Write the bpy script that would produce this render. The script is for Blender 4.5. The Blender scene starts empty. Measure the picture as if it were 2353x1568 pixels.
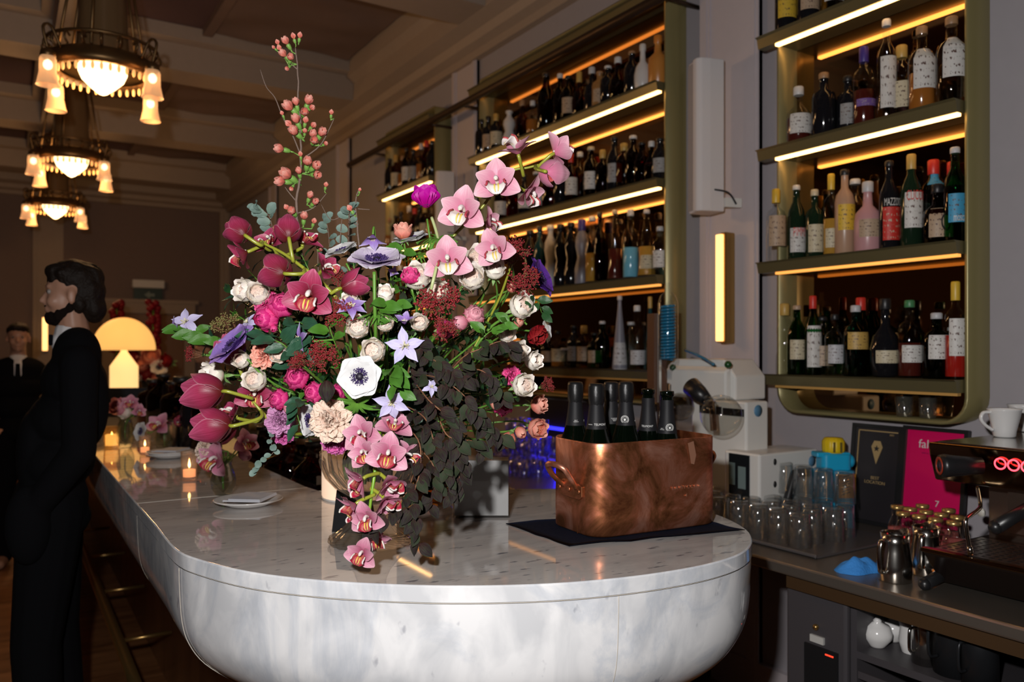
import bpy, bmesh, math, random
from mathutils import Vector, Matrix, noise
PI = math.pi
sc = bpy.context.scene
col = sc.collection
# ------------------------------------------------------------------ camera, world, flash, exposure
TH = math.radians(32.2)
F = 1850.0; HOR = 805.0; CAMZ = 1.48
Rv = Vector((math.cos(TH), -math.sin(TH), 0)); Fv = Vector((math.sin(TH), math.cos(TH), 0)); Uv = Vector((0, 0, 1))
cam_data = bpy.data.cameras.new('camera'); cam = bpy.data.objects.new('camera', cam_data); col.objects.link(cam)
cam.location = (0, 0, CAMZ); cam.rotation_euler = (PI/2, 0, -TH)
cam_data.sensor_width = 36; cam_data.lens = F/2353*36; cam_data.shift_y = (HOR-784)/2353
cam_data.clip_start = 0.05
cam_data.dof.use_dof = True; cam_data.dof.focus_distance = 1.62; cam_data.dof.aperture_fstop = 4.0
sc.camera = cam
world = bpy.data.worlds.new('world'); sc.world = world; world.use_nodes = True
world.node_tree.nodes['Background'].inputs[0].default_value = (1.0, 0.62, 0.38, 1)
world.node_tree.nodes['Background'].inputs[1].default_value = 0.012
fl = bpy.data.lights.new('camera_flash', 'SPOT'); fl.energy = 155; fl.spot_size = math.radians(105); fl.spot_blend = 0.5
fl.shadow_soft_size = 0.03; fl.color = (1.0, 0.97, 0.95)
flo = bpy.data.objects.new('camera_flash', fl); col.objects.link(flo)
flo.location = Vector((0, 0, CAMZ)) - Rv*0.16 + Uv*0.22; flo.rotation_euler = (PI/2, 0, -TH)
sc.view_settings.view_transform = 'Standard'; sc.view_settings.look = 'None'
sc.view_settings.exposure = 0.0; sc.view_settings.gamma = 1.0; sc.view_settings.use_curve_mapping = False
sc.cycles.max_bounces = 10; sc.cycles.transparent_max_bounces = 24; sc.cycles.transmission_bounces = 8
sc.cycles.diffuse_bounces = 3; sc.cycles.glossy_bounces = 4; sc.cycles.caustics_refractive = False; sc.cycles.caustics_reflective = False
sc.cycles.sample_clamp_indirect = 3.0; sc.cycles.use_denoising = True

# ------------------------------------------------------------------ helpers
rnd = random.Random(7)
def P(px, py, d):                      # point at forward distance d on the sight line of a measured direction
    return Vector((0, 0, CAMZ)) + Rv*((px-1176.5)/F*d) + Fv*d + Uv*((HOR-py)/F*d)
def G(px, py, z):                      # point of the horizontal plane at height z
    d = F*(CAMZ-z)/(py-HOR); return P(px, py, d)
def dist_x(px, X):                     # forward distance at which a direction meets the plane x = X
    t = (px-1176.5)/F; return X/(Rv.x*t+Fv.x)
def W(px, py, X):                      # point on the plane x = X (parallel to the bar wall)
    return P(px, py, dist_x(px, X))
def cv(r, u, t):                       # direction: right, up, towards the photographer
    return (Rv*r + Uv*u - Fv*t).normalized()
def tag(o, label=None, cat=None, group=None, kind=None):
    if label: o['label'] = label
    if cat: o['category'] = cat
    if group: o['group'] = group
    if kind: o['kind'] = kind
    return o
def empty(name, loc=(0, 0, 0), rz=0.0):
    o = bpy.data.objects.new(name, None); col.objects.link(o); o.location = loc; o.rotation_euler = (0, 0, rz)
    o.empty_display_size = .05
    return o
def thing(name, label, cat, loc=(0, 0, 0), rz=0.0, group=None):
    return tag(empty(name, loc, rz), label, cat, group)
def orient(d, up=(0, 0, 1), roll=0.0):
    z = Vector(d).normalized(); u = Vector(up)
    if abs(z.dot(u)) > .97: u = -Fv if abs(z.dot(Fv)) < .9 else Rv
    x = u.cross(z).normalized(); y = z.cross(x)
    m = Matrix((x, y, z)).transposed().to_4x4()
    return m @ Matrix.Rotation(roll, 4, 'Z')
def frame_at(p, d, s=1.0, up=(0, 0, 1), roll=0.0):
    return Matrix.Translation(p) @ orient(d, up, roll) @ Matrix.Scale(s, 4)

class M:
    """collects faces and writes them as ONE mesh"""
    def __init__(s): s.v = []; s.f = []; s.uv = []; s.mi = []; s.sm = []
    def face(s, idx, uvs=None, mi=0, smooth=True):
        s.f.append(idx); s.uv.append(uvs or [(0, 0)]*len(idx)); s.mi.append(mi); s.sm.append(smooth)
    def grid(s, fn, nu, nv, mi=0, mat=None, wrapu=False):
        b = len(s.v); nu1 = nu if wrapu else nu+1
        for j in range(nv+1):
            for i in range(nu1):
                p = Vector(fn(i/nu, j/nv)); s.v.append(mat @ p if mat else p)
        for j in range(nv):
            for i in range(nu):
                i2 = (i+1) % nu1 if wrapu else i+1
                a = b+j*nu1+i; bb = b+j*nu1+i2; c = b+(j+1)*nu1+i2; d = b+(j+1)*nu1+i
                s.face((a, bb, c, d), [(i/nu, j/nv), ((i+1)/nu, j/nv), ((i+1)/nu, (j+1)/nv), (i/nu, (j+1)/nv)], mi)
    def box(s, x0, x1, y0, y1, z0, z1, mi=0, mat=None):
        b = len(s.v)
        for z in (z0, z1):
            for x, y in ((x0, y0), (x1, y0), (x1, y1), (x0, y1)):
                p = Vector((x, y, z)); s.v.append(mat @ p if mat else p)
        for q in ((0, 3, 2, 1), (4, 5, 6, 7), (0, 1, 5, 4), (1, 2, 6, 5), (2, 3, 7, 6), (3, 0, 4, 7)):
            s.face(tuple(b+k for k in q), [(0, 0), (1, 0), (1, 1), (0, 1)], mi, False)
    def prism(s, pts, axis, a, c, mi=0, mat=None, smooth=False):
        """pts 2D outline extruded along axis ('x','y','z') from a to c"""
        b = len(s.v); n = len(pts)
        for h in (a, c):
            for (u, v) in pts:
                p = Vector({'x': (h, u, v), 'y': (u, h, v), 'z': (u, v, h)}[axis]); s.v.append(mat @ p if mat else p)
        s.face(tuple(b+k for k in reversed(range(n))), None, mi, False); s.face(tuple(b+n+k for k in range(n)), None, mi, False)
        for k in range(n):
            k2 = (k+1) % n; s.face((b+k, b+k2, b+n+k2, b+n+k), [(k/n, 0), ((k+1)/n, 0), ((k+1)/n, 1), (k/n, 1)], mi, smooth)
    def lathe(s, prof, n=24, mi=0, mat=None, mod=None, caps=True):
        b = len(s.v)
        for (r, z) in prof:
            for i in range(n):
                a = 2*PI*i/n; rr = r*(mod(a, z) if mod else 1)
                p = Vector((rr*math.cos(a), rr*math.sin(a), z)); s.v.append(mat @ p if mat else p)
        for j in range(len(prof)-1):
            for i in range(n):
                i2 = (i+1) % n
                s.face((b+j*n+i, b+j*n+i2, b+(j+1)*n+i2, b+(j+1)*n+i), [(i/n, j/len(prof)), ((i+1)/n, j/len(prof)), ((i+1)/n, (j+1)/len(prof)), (i/n, (j+1)/len(prof))], mi)
        if caps:
            if prof[0][0] > 1e-5: s.face(tuple(b+i for i in reversed(range(n))), None, mi)
            if prof[-1][0] > 1e-5: s.face(tuple(b+(len(prof)-1)*n+i for i in range(n)), None, mi)
    def tube(s, pts, r, n=8, mi=0, mat=None, closed=False):
        pts = [Vector(p) for p in pts]; N = len(pts); b = len(s.v)
        rs = r if isinstance(r, (list, tuple)) else [r]*N
        prev = None
        for k, p in enumerate(pts):
            if closed: t = pts[(k+1) % N]-pts[k-1]
            else: t = pts[min(k+1, N-1)]-pts[max(k-1, 0)]
            t = t.normalized() if t.length > 1e-9 else Vector((0, 0, 1))
            if prev is None:
                a = Vector((0, 0, 1)) if abs(t.z) < .9 else Vector((1, 0, 0)); x = t.cross(a).normalized()
            else: x = (prev - t*prev.dot(t)).normalized()
            prev = x; y = t.cross(x)
            for i in range(n):
                a = 2*PI*i/n; q = p + (x*math.cos(a)+y*math.sin(a))*rs[k]; s.v.append(mat @ q if mat else q)
        for k in range(N if closed else N-1):
            k2 = (k+1) % N
            for i in range(n):
                i2 = (i+1) % n
                s.face((b+k*n+i, b+k*n+i2, b+k2*n+i2, b+k2*n+i), [(i/n, k/N), ((i+1)/n, k/N), ((i+1)/n, (k+1)/N), (i/n, (k+1)/N)], mi)
        if not closed:
            s.face(tuple(b+i for i in reversed(range(n))), None, mi); s.face(tuple(b+(N-1)*n+i for i in range(n)), None, mi)
    def ball(s, c, r, n=8, m=6, mi=0, mat=None, rot=None):
        c = Vector(c); rr = Vector(r) if not isinstance(r, (int, float)) else Vector((r, r, r)); b = len(s.v)
        def put(p):
            p = Vector((p[0]*rr.x, p[1]*rr.y, p[2]*rr.z))
            if rot: p = rot @ p
            p = p + c; s.v.append(mat @ p if mat else p)
        put((0, 0, -1))
        for j in range(1, m):
            ph = -PI/2+PI*j/m
            for i in range(n): put((math.cos(ph)*math.cos(2*PI*i/n), math.cos(ph)*math.sin(2*PI*i/n), math.sin(ph)))
        put((0, 0, 1)); top = len(s.v)-1
        for i in range(n): s.face((b, b+1+(i+1) % n, b+1+i), None, mi)
        for j in range(m-2):
            for i in range(n):
                s.face((b+1+j*n+i, b+1+j*n+(i+1) % n, b+1+(j+1)*n+(i+1) % n, b+1+(j+1)*n+i), None, mi)
        for i in range(n): s.face((b+1+(m-2)*n+i, b+1+(m-2)*n+(i+1) % n, top), None, mi)
    def mesh(s, name, mats):
        me = bpy.data.meshes.new(name); me.from_pydata([tuple(p) for p in s.v], [], s.f)
        uvl = me.uv_layers.new(name='UVMap'); k = 0
        for f in s.uv:
            for uv in f: uvl.data[k].uv = uv; k += 1
        for p, mi, sm in zip(me.polygons, s.mi, s.sm): p.material_index = mi; p.use_smooth = sm
        for m_ in (mats if isinstance(mats, (list, tuple)) else [mats]): me.materials.append(m_)
        return me
    def build(s, name, mats, parent=None, loc=None, rz=None):
        return link(name, s.mesh(name, mats), parent, loc, rz)
def link(name, me, parent=None, loc=None, rz=None):
    o = bpy.data.objects.new(name, me); col.objects.link(o)
    if parent: o.parent = parent
    if loc is not None: o.location = loc
    if rz is not None: o.rotation_euler = (0, 0, rz)
    return o
def bevel(o, w=.004, seg=2):
    m = o.modifiers.new('bevel', 'BEVEL'); m.width = w; m.segments = seg; m.limit_method = 'ANGLE'; m.harden_normals = False; return o
def copy_tree(o, parent=None):
    c = o.copy(); col.objects.link(c)
    if parent: c.parent = parent
    for ch in list(o.children): copy_tree(ch, c)
    return c
def setprops(o, label, group=None):
    o['label'] = label
    if group: o['group'] = group
    return o
def bez(pts, n=6):
    """Catmull-Rom through the points"""
    pts = [Vector(p) for p in pts]; out = []
    for k in range(len(pts)-1):
        p0 = pts[max(k-1, 0)]; p1 = pts[k]; p2 = pts[k+1]; p3 = pts[min(k+2, len(pts)-1)]
        for i in range(n):
            t = i/n; out.append(.5*((2*p1)+(p2-p0)*t+(2*p0-5*p1+4*p2-p3)*t*t+(3*p1-p0-3*p2+p3)*t**3))
    out.append(pts[-1]); return out
def text_mesh(s, size, ext=.0004, align='CENTER', bold=0.0, radius=None):
    c = bpy.data.curves.new('lettering', 'FONT'); c.body = s; c.size = size; c.extrude = ext; c.align_x = align; c.align_y = 'CENTER'; c.offset = bold
    o = bpy.data.objects.new('lettering', c); col.objects.link(o)
    bpy.context.view_layer.update()
    dg = bpy.context.evaluated_depsgraph_get(); me = bpy.data.meshes.new_from_object(o.evaluated_get(dg))
    bpy.data.objects.remove(o)
    if radius:            # bend the line of letters round a vertical cylinder, front at -Y
        for v in me.vertices:
            a = v.co.x/radius; rr = radius+v.co.z; v.co = Vector((math.sin(a)*rr, -math.cos(a)*rr, v.co.y))
    return me
def text(name, s, size, mat, parent, loc=(0, 0, 0), rot=(PI/2, 0, 0), ext=.0004, radius=None, bold=0.0, align='CENTER'):
    me = text_mesh(s, size, ext, align, bold, radius); me.materials.clear(); me.materials.append(mat)
    o = link(name, me, parent, loc)
    if not radius: o.rotation_euler = rot
    return o

# ------------------------------------------------------------------ materials
def newmat(name):
    m = bpy.data.materials.new(name); m.use_nodes = True; return m, m.node_tree.nodes, m.node_tree.links
def prin(m): return m.node_tree.nodes['Principled BSDF']
def setv(n, **k):
    for a, b in k.items():
        i = n.inputs[a.replace('_', ' ')]; i.default_value = (*b, 1) if isinstance(b, tuple) and len(b) == 3 else b
def solid(name, c, rough=.5, metal=0.0, spec=.5, coat=0.0, var=0.0, scale=20, bump=0.0):
    m, n, l = newmat(name); p = prin(m)
    setv(p, Base_Color=c, Roughness=rough, Metallic=metal); p.inputs['Specular IOR Level'].default_value = spec
    p.inputs['Coat Weight'].default_value = coat
    tc = n.new('ShaderNodeTexCoord'); nz = n.new('ShaderNodeTexNoise'); nz.inputs['Scale'].default_value = scale; nz.inputs['Detail'].default_value = 4
    l.new(tc.outputs['Object'], nz.inputs['Vector'])
    if var:
        mx = n.new('ShaderNodeMixRGB'); mx.inputs[1].default_value = (*[x*(1-var) for x in c], 1); mx.inputs[2].default_value = (*[min(1, x*(1+var)) for x in c], 1)
        l.new(nz.outputs['Fac'], mx.inputs[0]); l.new(mx.outputs[0], p.inputs['Base Color'])
    if bump:
        b = n.new('ShaderNodeBump'); b.inputs['Strength'].default_value = bump; b.inputs['Distance'].default_value = .005
        l.new(nz.outputs['Fac'], b.inputs['Height']); l.new(b.outputs[0], p.inputs['Normal'])
    return m
def emis(name, c, s):
    m, n, l = newmat(name); p = prin(m); setv(p, Base_Color=c, Roughness=.6)
    p.inputs['Emission Color'].default_value = (*c, 1); p.inputs['Emission Strength'].default_value = s; return m
def thin(name, tint=(1, 1, 1), gloss=.05, rough=.02, body=0.0):
    """thin clear or tinted glass: tinted see-through mixed with a Fresnel reflection"""
    m, n, l = newmat(name); n.remove(prin(m)); out = n['Material Output']
    tr = n.new('ShaderNodeBsdfTransparent'); tr.inputs[0].default_value = (*tint, 1)
    gl = n.new('ShaderNodeBsdfGlossy'); gl.inputs['Roughness'].default_value = rough
    fr = n.new('ShaderNodeLayerWeight'); fr.inputs[0].default_value = .5
    pw = n.new('ShaderNodeMath'); pw.operation = 'POWER'; pw.inputs[1].default_value = 3.5; l.new(fr.outputs['Facing'], pw.inputs[0])
    ad = n.new('ShaderNodeMath'); ad.operation = 'MULTIPLY_ADD'; ad.use_clamp = True; ad.inputs[1].default_value = .55; ad.inputs[2].default_value = gloss
    mx = n.new('ShaderNodeMixShader'); l.new(pw.outputs[0], ad.inputs[0]); l.new(ad.outputs[0], mx.inputs[0])
    src = tr
    if body:
        df = n.new('ShaderNodeBsdfDiffuse'); df.inputs[0].default_value = (*tint, 1); m2 = n.new('ShaderNodeMixShader'); m2.inputs[0].default_value = body
        l.new(tr.outputs[0], m2.inputs[1]); l.new(df.outputs[0], m2.inputs[2]); src = m2
    l.new(src.outputs[0], mx.inputs[1]); l.new(gl.outputs[0], mx.inputs[2]); l.new(mx.outputs[0], out.inputs[0])
    return m
def petal_mat(name, base, mid, tip, rough=.5, streak=.35, transl=.18, streakc=None, nscale=14, spec=.3, edge=0.0):
    m, n, l = newmat(name); p = prin(m); out = n['Material Output']
    uv = n.new('ShaderNodeUVMap'); sp = n.new('ShaderNodeSeparateXYZ'); l.new(uv.outputs[0], sp.inputs[0])
    cr = n.new('ShaderNodeValToRGB'); e = cr.color_ramp.elements
    e[0].color = (*base, 1); e[0].position = .05; e[1].color = (*tip, 1); e[1].position = .98
    x = e.new(.5); x.color = (*mid, 1); l.new(sp.outputs['Y'], cr.inputs[0])
    mp = n.new('ShaderNodeMapping'); mp.inputs['Scale'].default_value = (nscale, 1.2, 1); l.new(uv.outputs[0], mp.inputs[0])
    nz = n.new('ShaderNodeTexNoise'); nz.inputs['Scale'].default_value = 1.6; nz.inputs['Detail'].default_value = 5; l.new(mp.outputs[0], nz.inputs['Vector'])
    rp = n.new('ShaderNodeValToRGB'); rp.color_ramp.elements[0].position = .42; rp.color_ramp.elements[1].position = .68; l.new(nz.outputs['Fac'], rp.inputs[0])
    mu = n.new('ShaderNodeMath'); mu.operation = 'MULTIPLY'; mu.inputs[1].default_value = streak; l.new(rp.outputs[0], mu.inputs[0])
    mx = n.new('ShaderNodeMixRGB'); l.new(mu.outputs[0], mx.inputs[0]); l.new(cr.outputs[0], mx.inputs[1])
    sc_ = streakc or tuple(x*.6 for x in mid); mx.inputs[2].default_value = (*sc_, 1)
    sb_ = n.new('ShaderNodeMath'); sb_.operation = 'SUBTRACT'; sb_.inputs[1].default_value = .5; l.new(sp.outputs['X'], sb_.inputs[0]); ab_ = n.new('ShaderNodeMath'); ab_.operation = 'ABSOLUTE'; l.new(sb_.outputs[0], ab_.inputs[0])
    er = n.new('ShaderNodeMapRange'); er.inputs['From Min'].default_value = .455; er.inputs['From Max'].default_value = .49; er.inputs['To Max'].default_value = edge; l.new(ab_.outputs[0], er.inputs[0])
    m0 = mx; mx = n.new('ShaderNodeMixRGB'); l.new(er.outputs[0], mx.inputs[0]); l.new(m0.outputs[0], mx.inputs[1]); mx.inputs[2].default_value = (*[min(1, .35+.65*q) for q in tip], 1)
    l.new(mx.outputs[0], p.inputs['Base Color']); setv(p, Roughness=rough); p.inputs['Specular IOR Level'].default_value = spec
    bp = n.new('ShaderNodeBump'); bp.inputs['Strength'].default_value = .25; bp.inputs['Distance'].default_value = .002; l.new(nz.outputs['Fac'], bp.inputs['Height']); l.new(bp.outputs[0], p.inputs['Normal'])
    tl = n.new('ShaderNodeBsdfTranslucent'); l.new(mx.outputs[0], tl.inputs[0])
    ms = n.new('ShaderNodeMixShader'); ms.inputs[0].default_value = transl; l.new(p.outputs[0], ms.inputs[1]); l.new(tl.outputs[0], ms.inputs[2]); l.new(ms.outputs[0], out.inputs[0])
    return m
def marble(name, base=(.79, .79, .80), rough=.07, freq=3.0, mottle=.62, speck=.55, sscale=(1, 1, .6), vein=(.66, .68, .72), sp0=.26):
    m, n, l = newmat(name); p = prin(m)
    tc = n.new('ShaderNodeTexCoord'); mp = n.new('ShaderNodeMapping'); mp.inputs['Rotation'].default_value = (.5, .35, .6); mp.inputs['Scale'].default_value = sscale; l.new(tc.outputs['Object'], mp.inputs[0])
    w = n.new('ShaderNodeTexNoise'); w.inputs['Scale'].default_value = freq; w.inputs['Detail'].default_value = 9; w.inputs['Roughness'].default_value = .62; w.inputs['Distortion'].default_value = 1.1
    l.new(mp.outputs[0], w.inputs['Vector'])
    ab = n.new('ShaderNodeMath'); ab.operation = 'SUBTRACT'; ab.inputs[1].default_value = .5; l.new(w.outputs['Fac'], ab.inputs[0])
    a2 = n.new('ShaderNodeMath'); a2.operation = 'ABSOLUTE'; l.new(ab.outputs[0], a2.inputs[0])
    r1 = n.new('ShaderNodeValToRGB'); e = r1.color_ramp.elements; e[0].position = 0; e[0].color = (*vein, 1); e[1].position = .06; e[1].color = (*base, 1)
    l.new(a2.outputs[0], r1.inputs[0])
    c2 = n.new('ShaderNodeTexNoise'); c2.inputs['Scale'].default_value = freq*3.4; c2.inputs['Detail'].default_value = 7; c2.inputs['Distortion'].default_value = .6; l.new(mp.outputs[0], c2.inputs['Vector'])
    r2 = n.new('ShaderNodeValToRGB'); e = r2.color_ramp.elements; e[0].position = .38; e[0].color = (.58, .60, .63, 1); e[1].position = .6; e[1].color = (1, 1, 1, 1); l.new(c2.outputs['Fac'], r2.inputs[0])
    c3 = n.new('ShaderNodeTexNoise'); c3.inputs['Scale'].default_value = 26; c3.inputs['Detail'].default_value = 3; l.new(mp.outputs[0], c3.inputs['Vector'])
    r3 = n.new('ShaderNodeValToRGB'); e = r3.color_ramp.elements; e[0].position = sp0; e[0].color = (.35, .36, .42, 1); e[1].position = sp0+.06; e[1].color = (1, 1, 1, 1); l.new(c3.outputs['Fac'], r3.inputs[0])
    m1 = n.new('ShaderNodeMixRGB'); m1.blend_type = 'MULTIPLY'; m1.inputs[0].default_value = mottle; l.new(r1.outputs[0], m1.inputs[1]); l.new(r2.outputs[0], m1.inputs[2])
    m2 = n.new('ShaderNodeMixRGB'); m2.blend_type = 'MULTIPLY'; m2.inputs[0].default_value = speck; l.new(m1.outputs[0], m2.inputs[1]); l.new(r3.outputs[0], m2.inputs[2])
    l.new(m2.outputs[0], p.inputs['Base Color']); setv(p, Roughness=rough); p.inputs['Specular IOR Level'].default_value = .6
    return m
def wood(name, c1, c2, rough=.35, scale=(3, 30, 3)):
    m, n, l = newmat(name); p = prin(m)
    tc = n.new('ShaderNodeTexCoord'); mp = n.new('ShaderNodeMapping'); mp.inputs['Scale'].default_value = scale; l.new(tc.outputs['Object'], mp.inputs[0])
    nz = n.new('ShaderNodeTexNoise'); nz.inputs['Scale'].default_value = 1; nz.inputs['Detail'].default_value = 6; nz.inputs['Distortion'].default_value = 1; l.new(mp.outputs[0], nz.inputs['Vector'])
    r = n.new('ShaderNodeValToRGB'); e = r.color_ramp.elements; e[0].position = .3; e[0].color = (*c1, 1); e[1].position = .7; e[1].color = (*c2, 1); l.new(nz.outputs['Fac'], r.inputs[0])
    l.new(r.outputs[0], p.inputs['Base Color']); setv(p, Roughness=rough); return m
def copper_mat():
    m, n, l = newmat('beaten_copper'); p = prin(m); tc = n.new('ShaderNodeTexCoord')
    nz = n.new('ShaderNodeTexNoise'); nz.inputs['Scale'].default_value = 7; nz.inputs['Detail'].default_value = 7; nz.inputs['Roughness'].default_value = .65; nz.inputs['Distortion'].default_value = 1.2; l.new(tc.outputs['Object'], nz.inputs['Vector'])
    r = n.new('ShaderNodeValToRGB'); e = r.color_ramp.elements; e[0].position = .34; e[0].color = (.14, .040, .016, 1); e[1].position = .66; e[1].color = (.86, .42, .30, 1)
    x = e.new(.5); x.color = (.52, .175, .09, 1); x = e.new(.42); x.color = (.30, .11, .045, 1); l.new(nz.outputs['Fac'], r.inputs[0]); l.new(r.outputs[0], p.inputs['Base Color'])
    r2 = n.new('ShaderNodeMapRange'); r2.inputs['To Min'].default_value = .5; r2.inputs['To Max'].default_value = .3; l.new(nz.outputs['Fac'], r2.inputs[0]); l.new(r2.outputs[0], p.inputs['Roughness'])
    n2 = n.new('ShaderNodeTexNoise'); n2.inputs['Scale'].default_value = 16; l.new(tc.outputs['Object'], n2.inputs['Vector'])
    b = n.new('ShaderNodeBump'); b.inputs['Strength'].default_value = .35; b.inputs['Distance'].default_value = .012; l.new(n2.outputs['Fac'], b.inputs['Height']); l.new(b.outputs[0], p.inputs['Normal'])
    setv(p, Metallic=.85); return m
MT = {}
def mt(key, *a, **k):
    if key not in MT: MT[key] = solid(key, *a, **k)
    return MT[key]
black = solid('black_plastic', (.012, .012, .013), .35)
steel = solid('polished_steel', (.66, .64, .6), .17, 1.0)
brass = solid('aged_brass', (.42, .26, .09), .3, .9)
white_pl = solid('white_enamel', (.72, .71, .68), .3)
glass_clear = thin('clear_glass', (.96, .97, .97), .06)
MARBLE = marble('white_veined_marble'); MARBLE_TOP_SHADED = marble('polished_marble_top_shaded', (.52, .485, .46), .035, 1.6, .25, .95, (.7, 2.4, 1), (.45, .42, .40), .30); COPPER = copper_mat()  # top: base colour darkened and browned for grazing light and warm reflections
# ------------------------------------------------------------------ the room
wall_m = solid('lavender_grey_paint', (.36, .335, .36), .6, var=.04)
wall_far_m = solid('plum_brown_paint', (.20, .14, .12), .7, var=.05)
trimw = solid('off_white_trim_paint', (.56, .50, .52), .5, var=.03)
ceil_light = solid('cream_plaster', (.38, .30, .235), .7, var=.05)
ceil_dark = solid('plum_ceiling_paint', (.12, .07, .075), .7, var=.05)
ceil_mid = solid('brown_relief_plaster', (.20, .135, .11), .7, var=.12, scale=6)
floor_m = wood('dark_oak_floor', (.12, .045, .015), (.30, .13, .05), .4, (2, 9, 2))
WX = 2.73
def struct(name, m, mats): return tag(m.build(name, mats), kind='structure')
m = M(); m.box(-5, 3, -4, 13, -.05, 0); struct('floor', m, floor_m)
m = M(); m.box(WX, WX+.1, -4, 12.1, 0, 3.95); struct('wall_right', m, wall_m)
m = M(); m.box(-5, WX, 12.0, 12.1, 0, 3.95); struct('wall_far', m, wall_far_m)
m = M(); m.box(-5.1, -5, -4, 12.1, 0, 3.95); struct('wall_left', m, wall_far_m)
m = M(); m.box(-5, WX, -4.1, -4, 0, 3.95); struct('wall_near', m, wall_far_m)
m = M(); m.box(-5, 3, -4, 12.1, 3.92, 4.0); struct('ceiling', m, ceil_dark)
# beams with stepped edges
def beam_prof(c, w):   # cross section (horizontal, vertical)
    return [(c-w/2, 3.6), (c+w/2, 3.6), (c+w/2, 3.8), (c+w/2+.07, 3.82), (c+w/2+.07, 3.93), (c-w/2-.07, 3.93), (c-w/2-.07, 3.82), (c-w/2, 3.8)]
n = 1
for yb in (.0, 2.2, 4.45, 6.67, 8.88, 11.1):
    m = M(); m.prism(beam_prof(yb, .34), 'x', -5, 2.55); struct('trim_%d' % n, m, ceil_light); n += 1
for xb in (-2.0, .41):
    m = M(); m.prism([(x, z-.002) for x, z in beam_prof(xb, .26)], 'y', -4, 12); struct('trim_%d' % n, m, ceil_light); n += 1
# cornice along the bar wall and the far wall
cp = [(2.74, 3.93), (2.44, 3.93), (2.44, 3.78), (2.5, 3.74), (2.5, 3.6), (2.6, 3.57), (2.62, 3.52), (2.68, 3.5), (2.68, 3.45), (2.74, 3.45)]
m = M(); m.prism(cp, 'y', -4, 12); struct('trim_%d' % n, m, ceil_light); n += 1
m = M(); m.prism([(12.01-(2.74-x), z+.001) for x, z in cp], 'x', -5, 2.7); struct('trim_%d' % n, m, ceil_light); n += 1
# coffer panels next to the wall: raised wavy plaster mouldings in each coffer
for k in range(6):
    y0 = [.0, 2.2, 4.45, 6.67, 8.88][k]+.32 if k < 5 else -2; 
    if k == 5: break
    y1 = y0+1.6
    m = M(); m.grid(lambda u, v: (1.34+1.08*u, y0-.04+(y1-y0+.08)*v, 3.898+.008*math.sin(u*9+2.2*math.sin(v*7))+.006*math.sin(v*23+u*5)), 40, 50); m.box(1.27, 1.34, y0-.06, y1+.06, 3.87, 3.93)
    struct('trim_%d' % n, m, ceil_mid); n += 1
# pilasters on the bar wall: flat strips with beaded edges (pairs of raised stripes)
def pilaster(y0, y1):
    global n
    m = M(); m.box(WX-.02, WX+.01, y0, y1, 0, 3.46)
    for a, b in ((y0, y0+.06), (y1-.06, y1)):
        m.box(WX-.028, WX, a, b, 0, 3.46)
        m.box(WX-.034, WX, a+.015, b-.02, 0, 3.46)
    struct('trim_%d' % n, m, trimw); n += 1
def wy(px, X=WX): return W(px, 800, X).y
pilaster(wy(1752), wy(1618)); pilaster(wy(1102), wy(1046)); pilaster(wy(808), wy(778)); pilaster(wy(640), wy(622))
m = M(); m.box(WX-.03, WX, -3, 12, 0, .15); struct('baseboard_right', m, trimw)
# far wall: pale pilasters, a door frame with mirror-like double door
def fx(px): # x on the far wall y = 12
    t = (px-1176.5)/F; d = 12/(-math.sin(TH)*t+math.cos(TH)); return (Rv*t*d+Fv*d).x
def fz(px, py):
    t = (px-1176.5)/F; d = 12/(-math.sin(TH)*t+math.cos(TH)); return CAMZ+(HOR-py)/F*d
for a, b in ((75, 145), (503, 530)):
    m = M(); m.box(fx(a), fx(b), 11.93, 12, 0, 3.46); m.box(fx(a)+.05, fx(b)-.05, 11.91, 12, 0, 3.46)
    struct('trim_%d' % n, m, ceil_light); n += 1
dr = M(); x0, x1, zt = fx(233), fx(445), fz(340, 698)
dr.box(x0, x0+.14, 11.9, 12, 0, zt); dr.box(x1-.14, x1, 11.9, 12, 0, zt); dr.box(x0, x1, 11.89, 12, zt-.14, zt); dr.box(x0-.04, x1+.04, 11.87, 12, zt, zt+.05)
struct('trim_%d' % n, dr, ceil_light); n += 1
dp = M(); dp.box(x0+.14, x1-.14, 11.95, 12, 0, zt-.14); dp.box((x0+x1)/2-.03, (x0+x1)/2+.03, 11.93, 12, 0, zt-.14)
struct('door_1', dp, [solid('warm_door_panel', (.22, .11, .045), .35)])

# ------------------------------------------------------------------ bar counter
ox = [(.312, 2.119), (.311, 1.87), (.334, 1.748), (.401, 1.591), (.498, 1.463), (.609, 1.36), (.717, 1.283), (.849, 1.216), (.98, 1.177), (1.10, 1.160), (1.207, 1.160), (1.311, 1.181), (1.40, 1.228), (1.47, 1.29), (1.515, 1.35), (1.555, 1.43), (1.581, 1.518), (1.59, 1.62)]
curve = [(.311, 9.0), (.311, 4), (.311, 2.6)] + [tuple(p)[:2] for p in bez([(a, b, 0) for a, b in ox], 4)] + [(1.585, 1.75), (1.55, 1.9), (1.47, 2.03), (1.35, 2.1), (1.1, 2.14), (.9, 2.2), (.82, 2.3), (.8, 2.5), (.8, 5), (.8, 9.0)]
def offset(poly, d):
    out = []; N = len(poly)
    for k in range(N):
        a = Vector(poly[k-1]); b = Vector(poly[k]); c = Vector(poly[(k+1) % N])
        t1 = (b-a).normalized(); t2 = (c-b).normalized(); n1 = Vector((-t1.y, t1.x)); n2 = Vector((-t2.y, t2.x))
        nn = (n1+n2); nn = nn.normalized() if nn.length > 1e-6 else n1
        k_ = max(.5, nn.dot(n1)); out.append((b.x+nn.x*d/k_, b.y+nn.y*d/k_))
    return out
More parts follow.
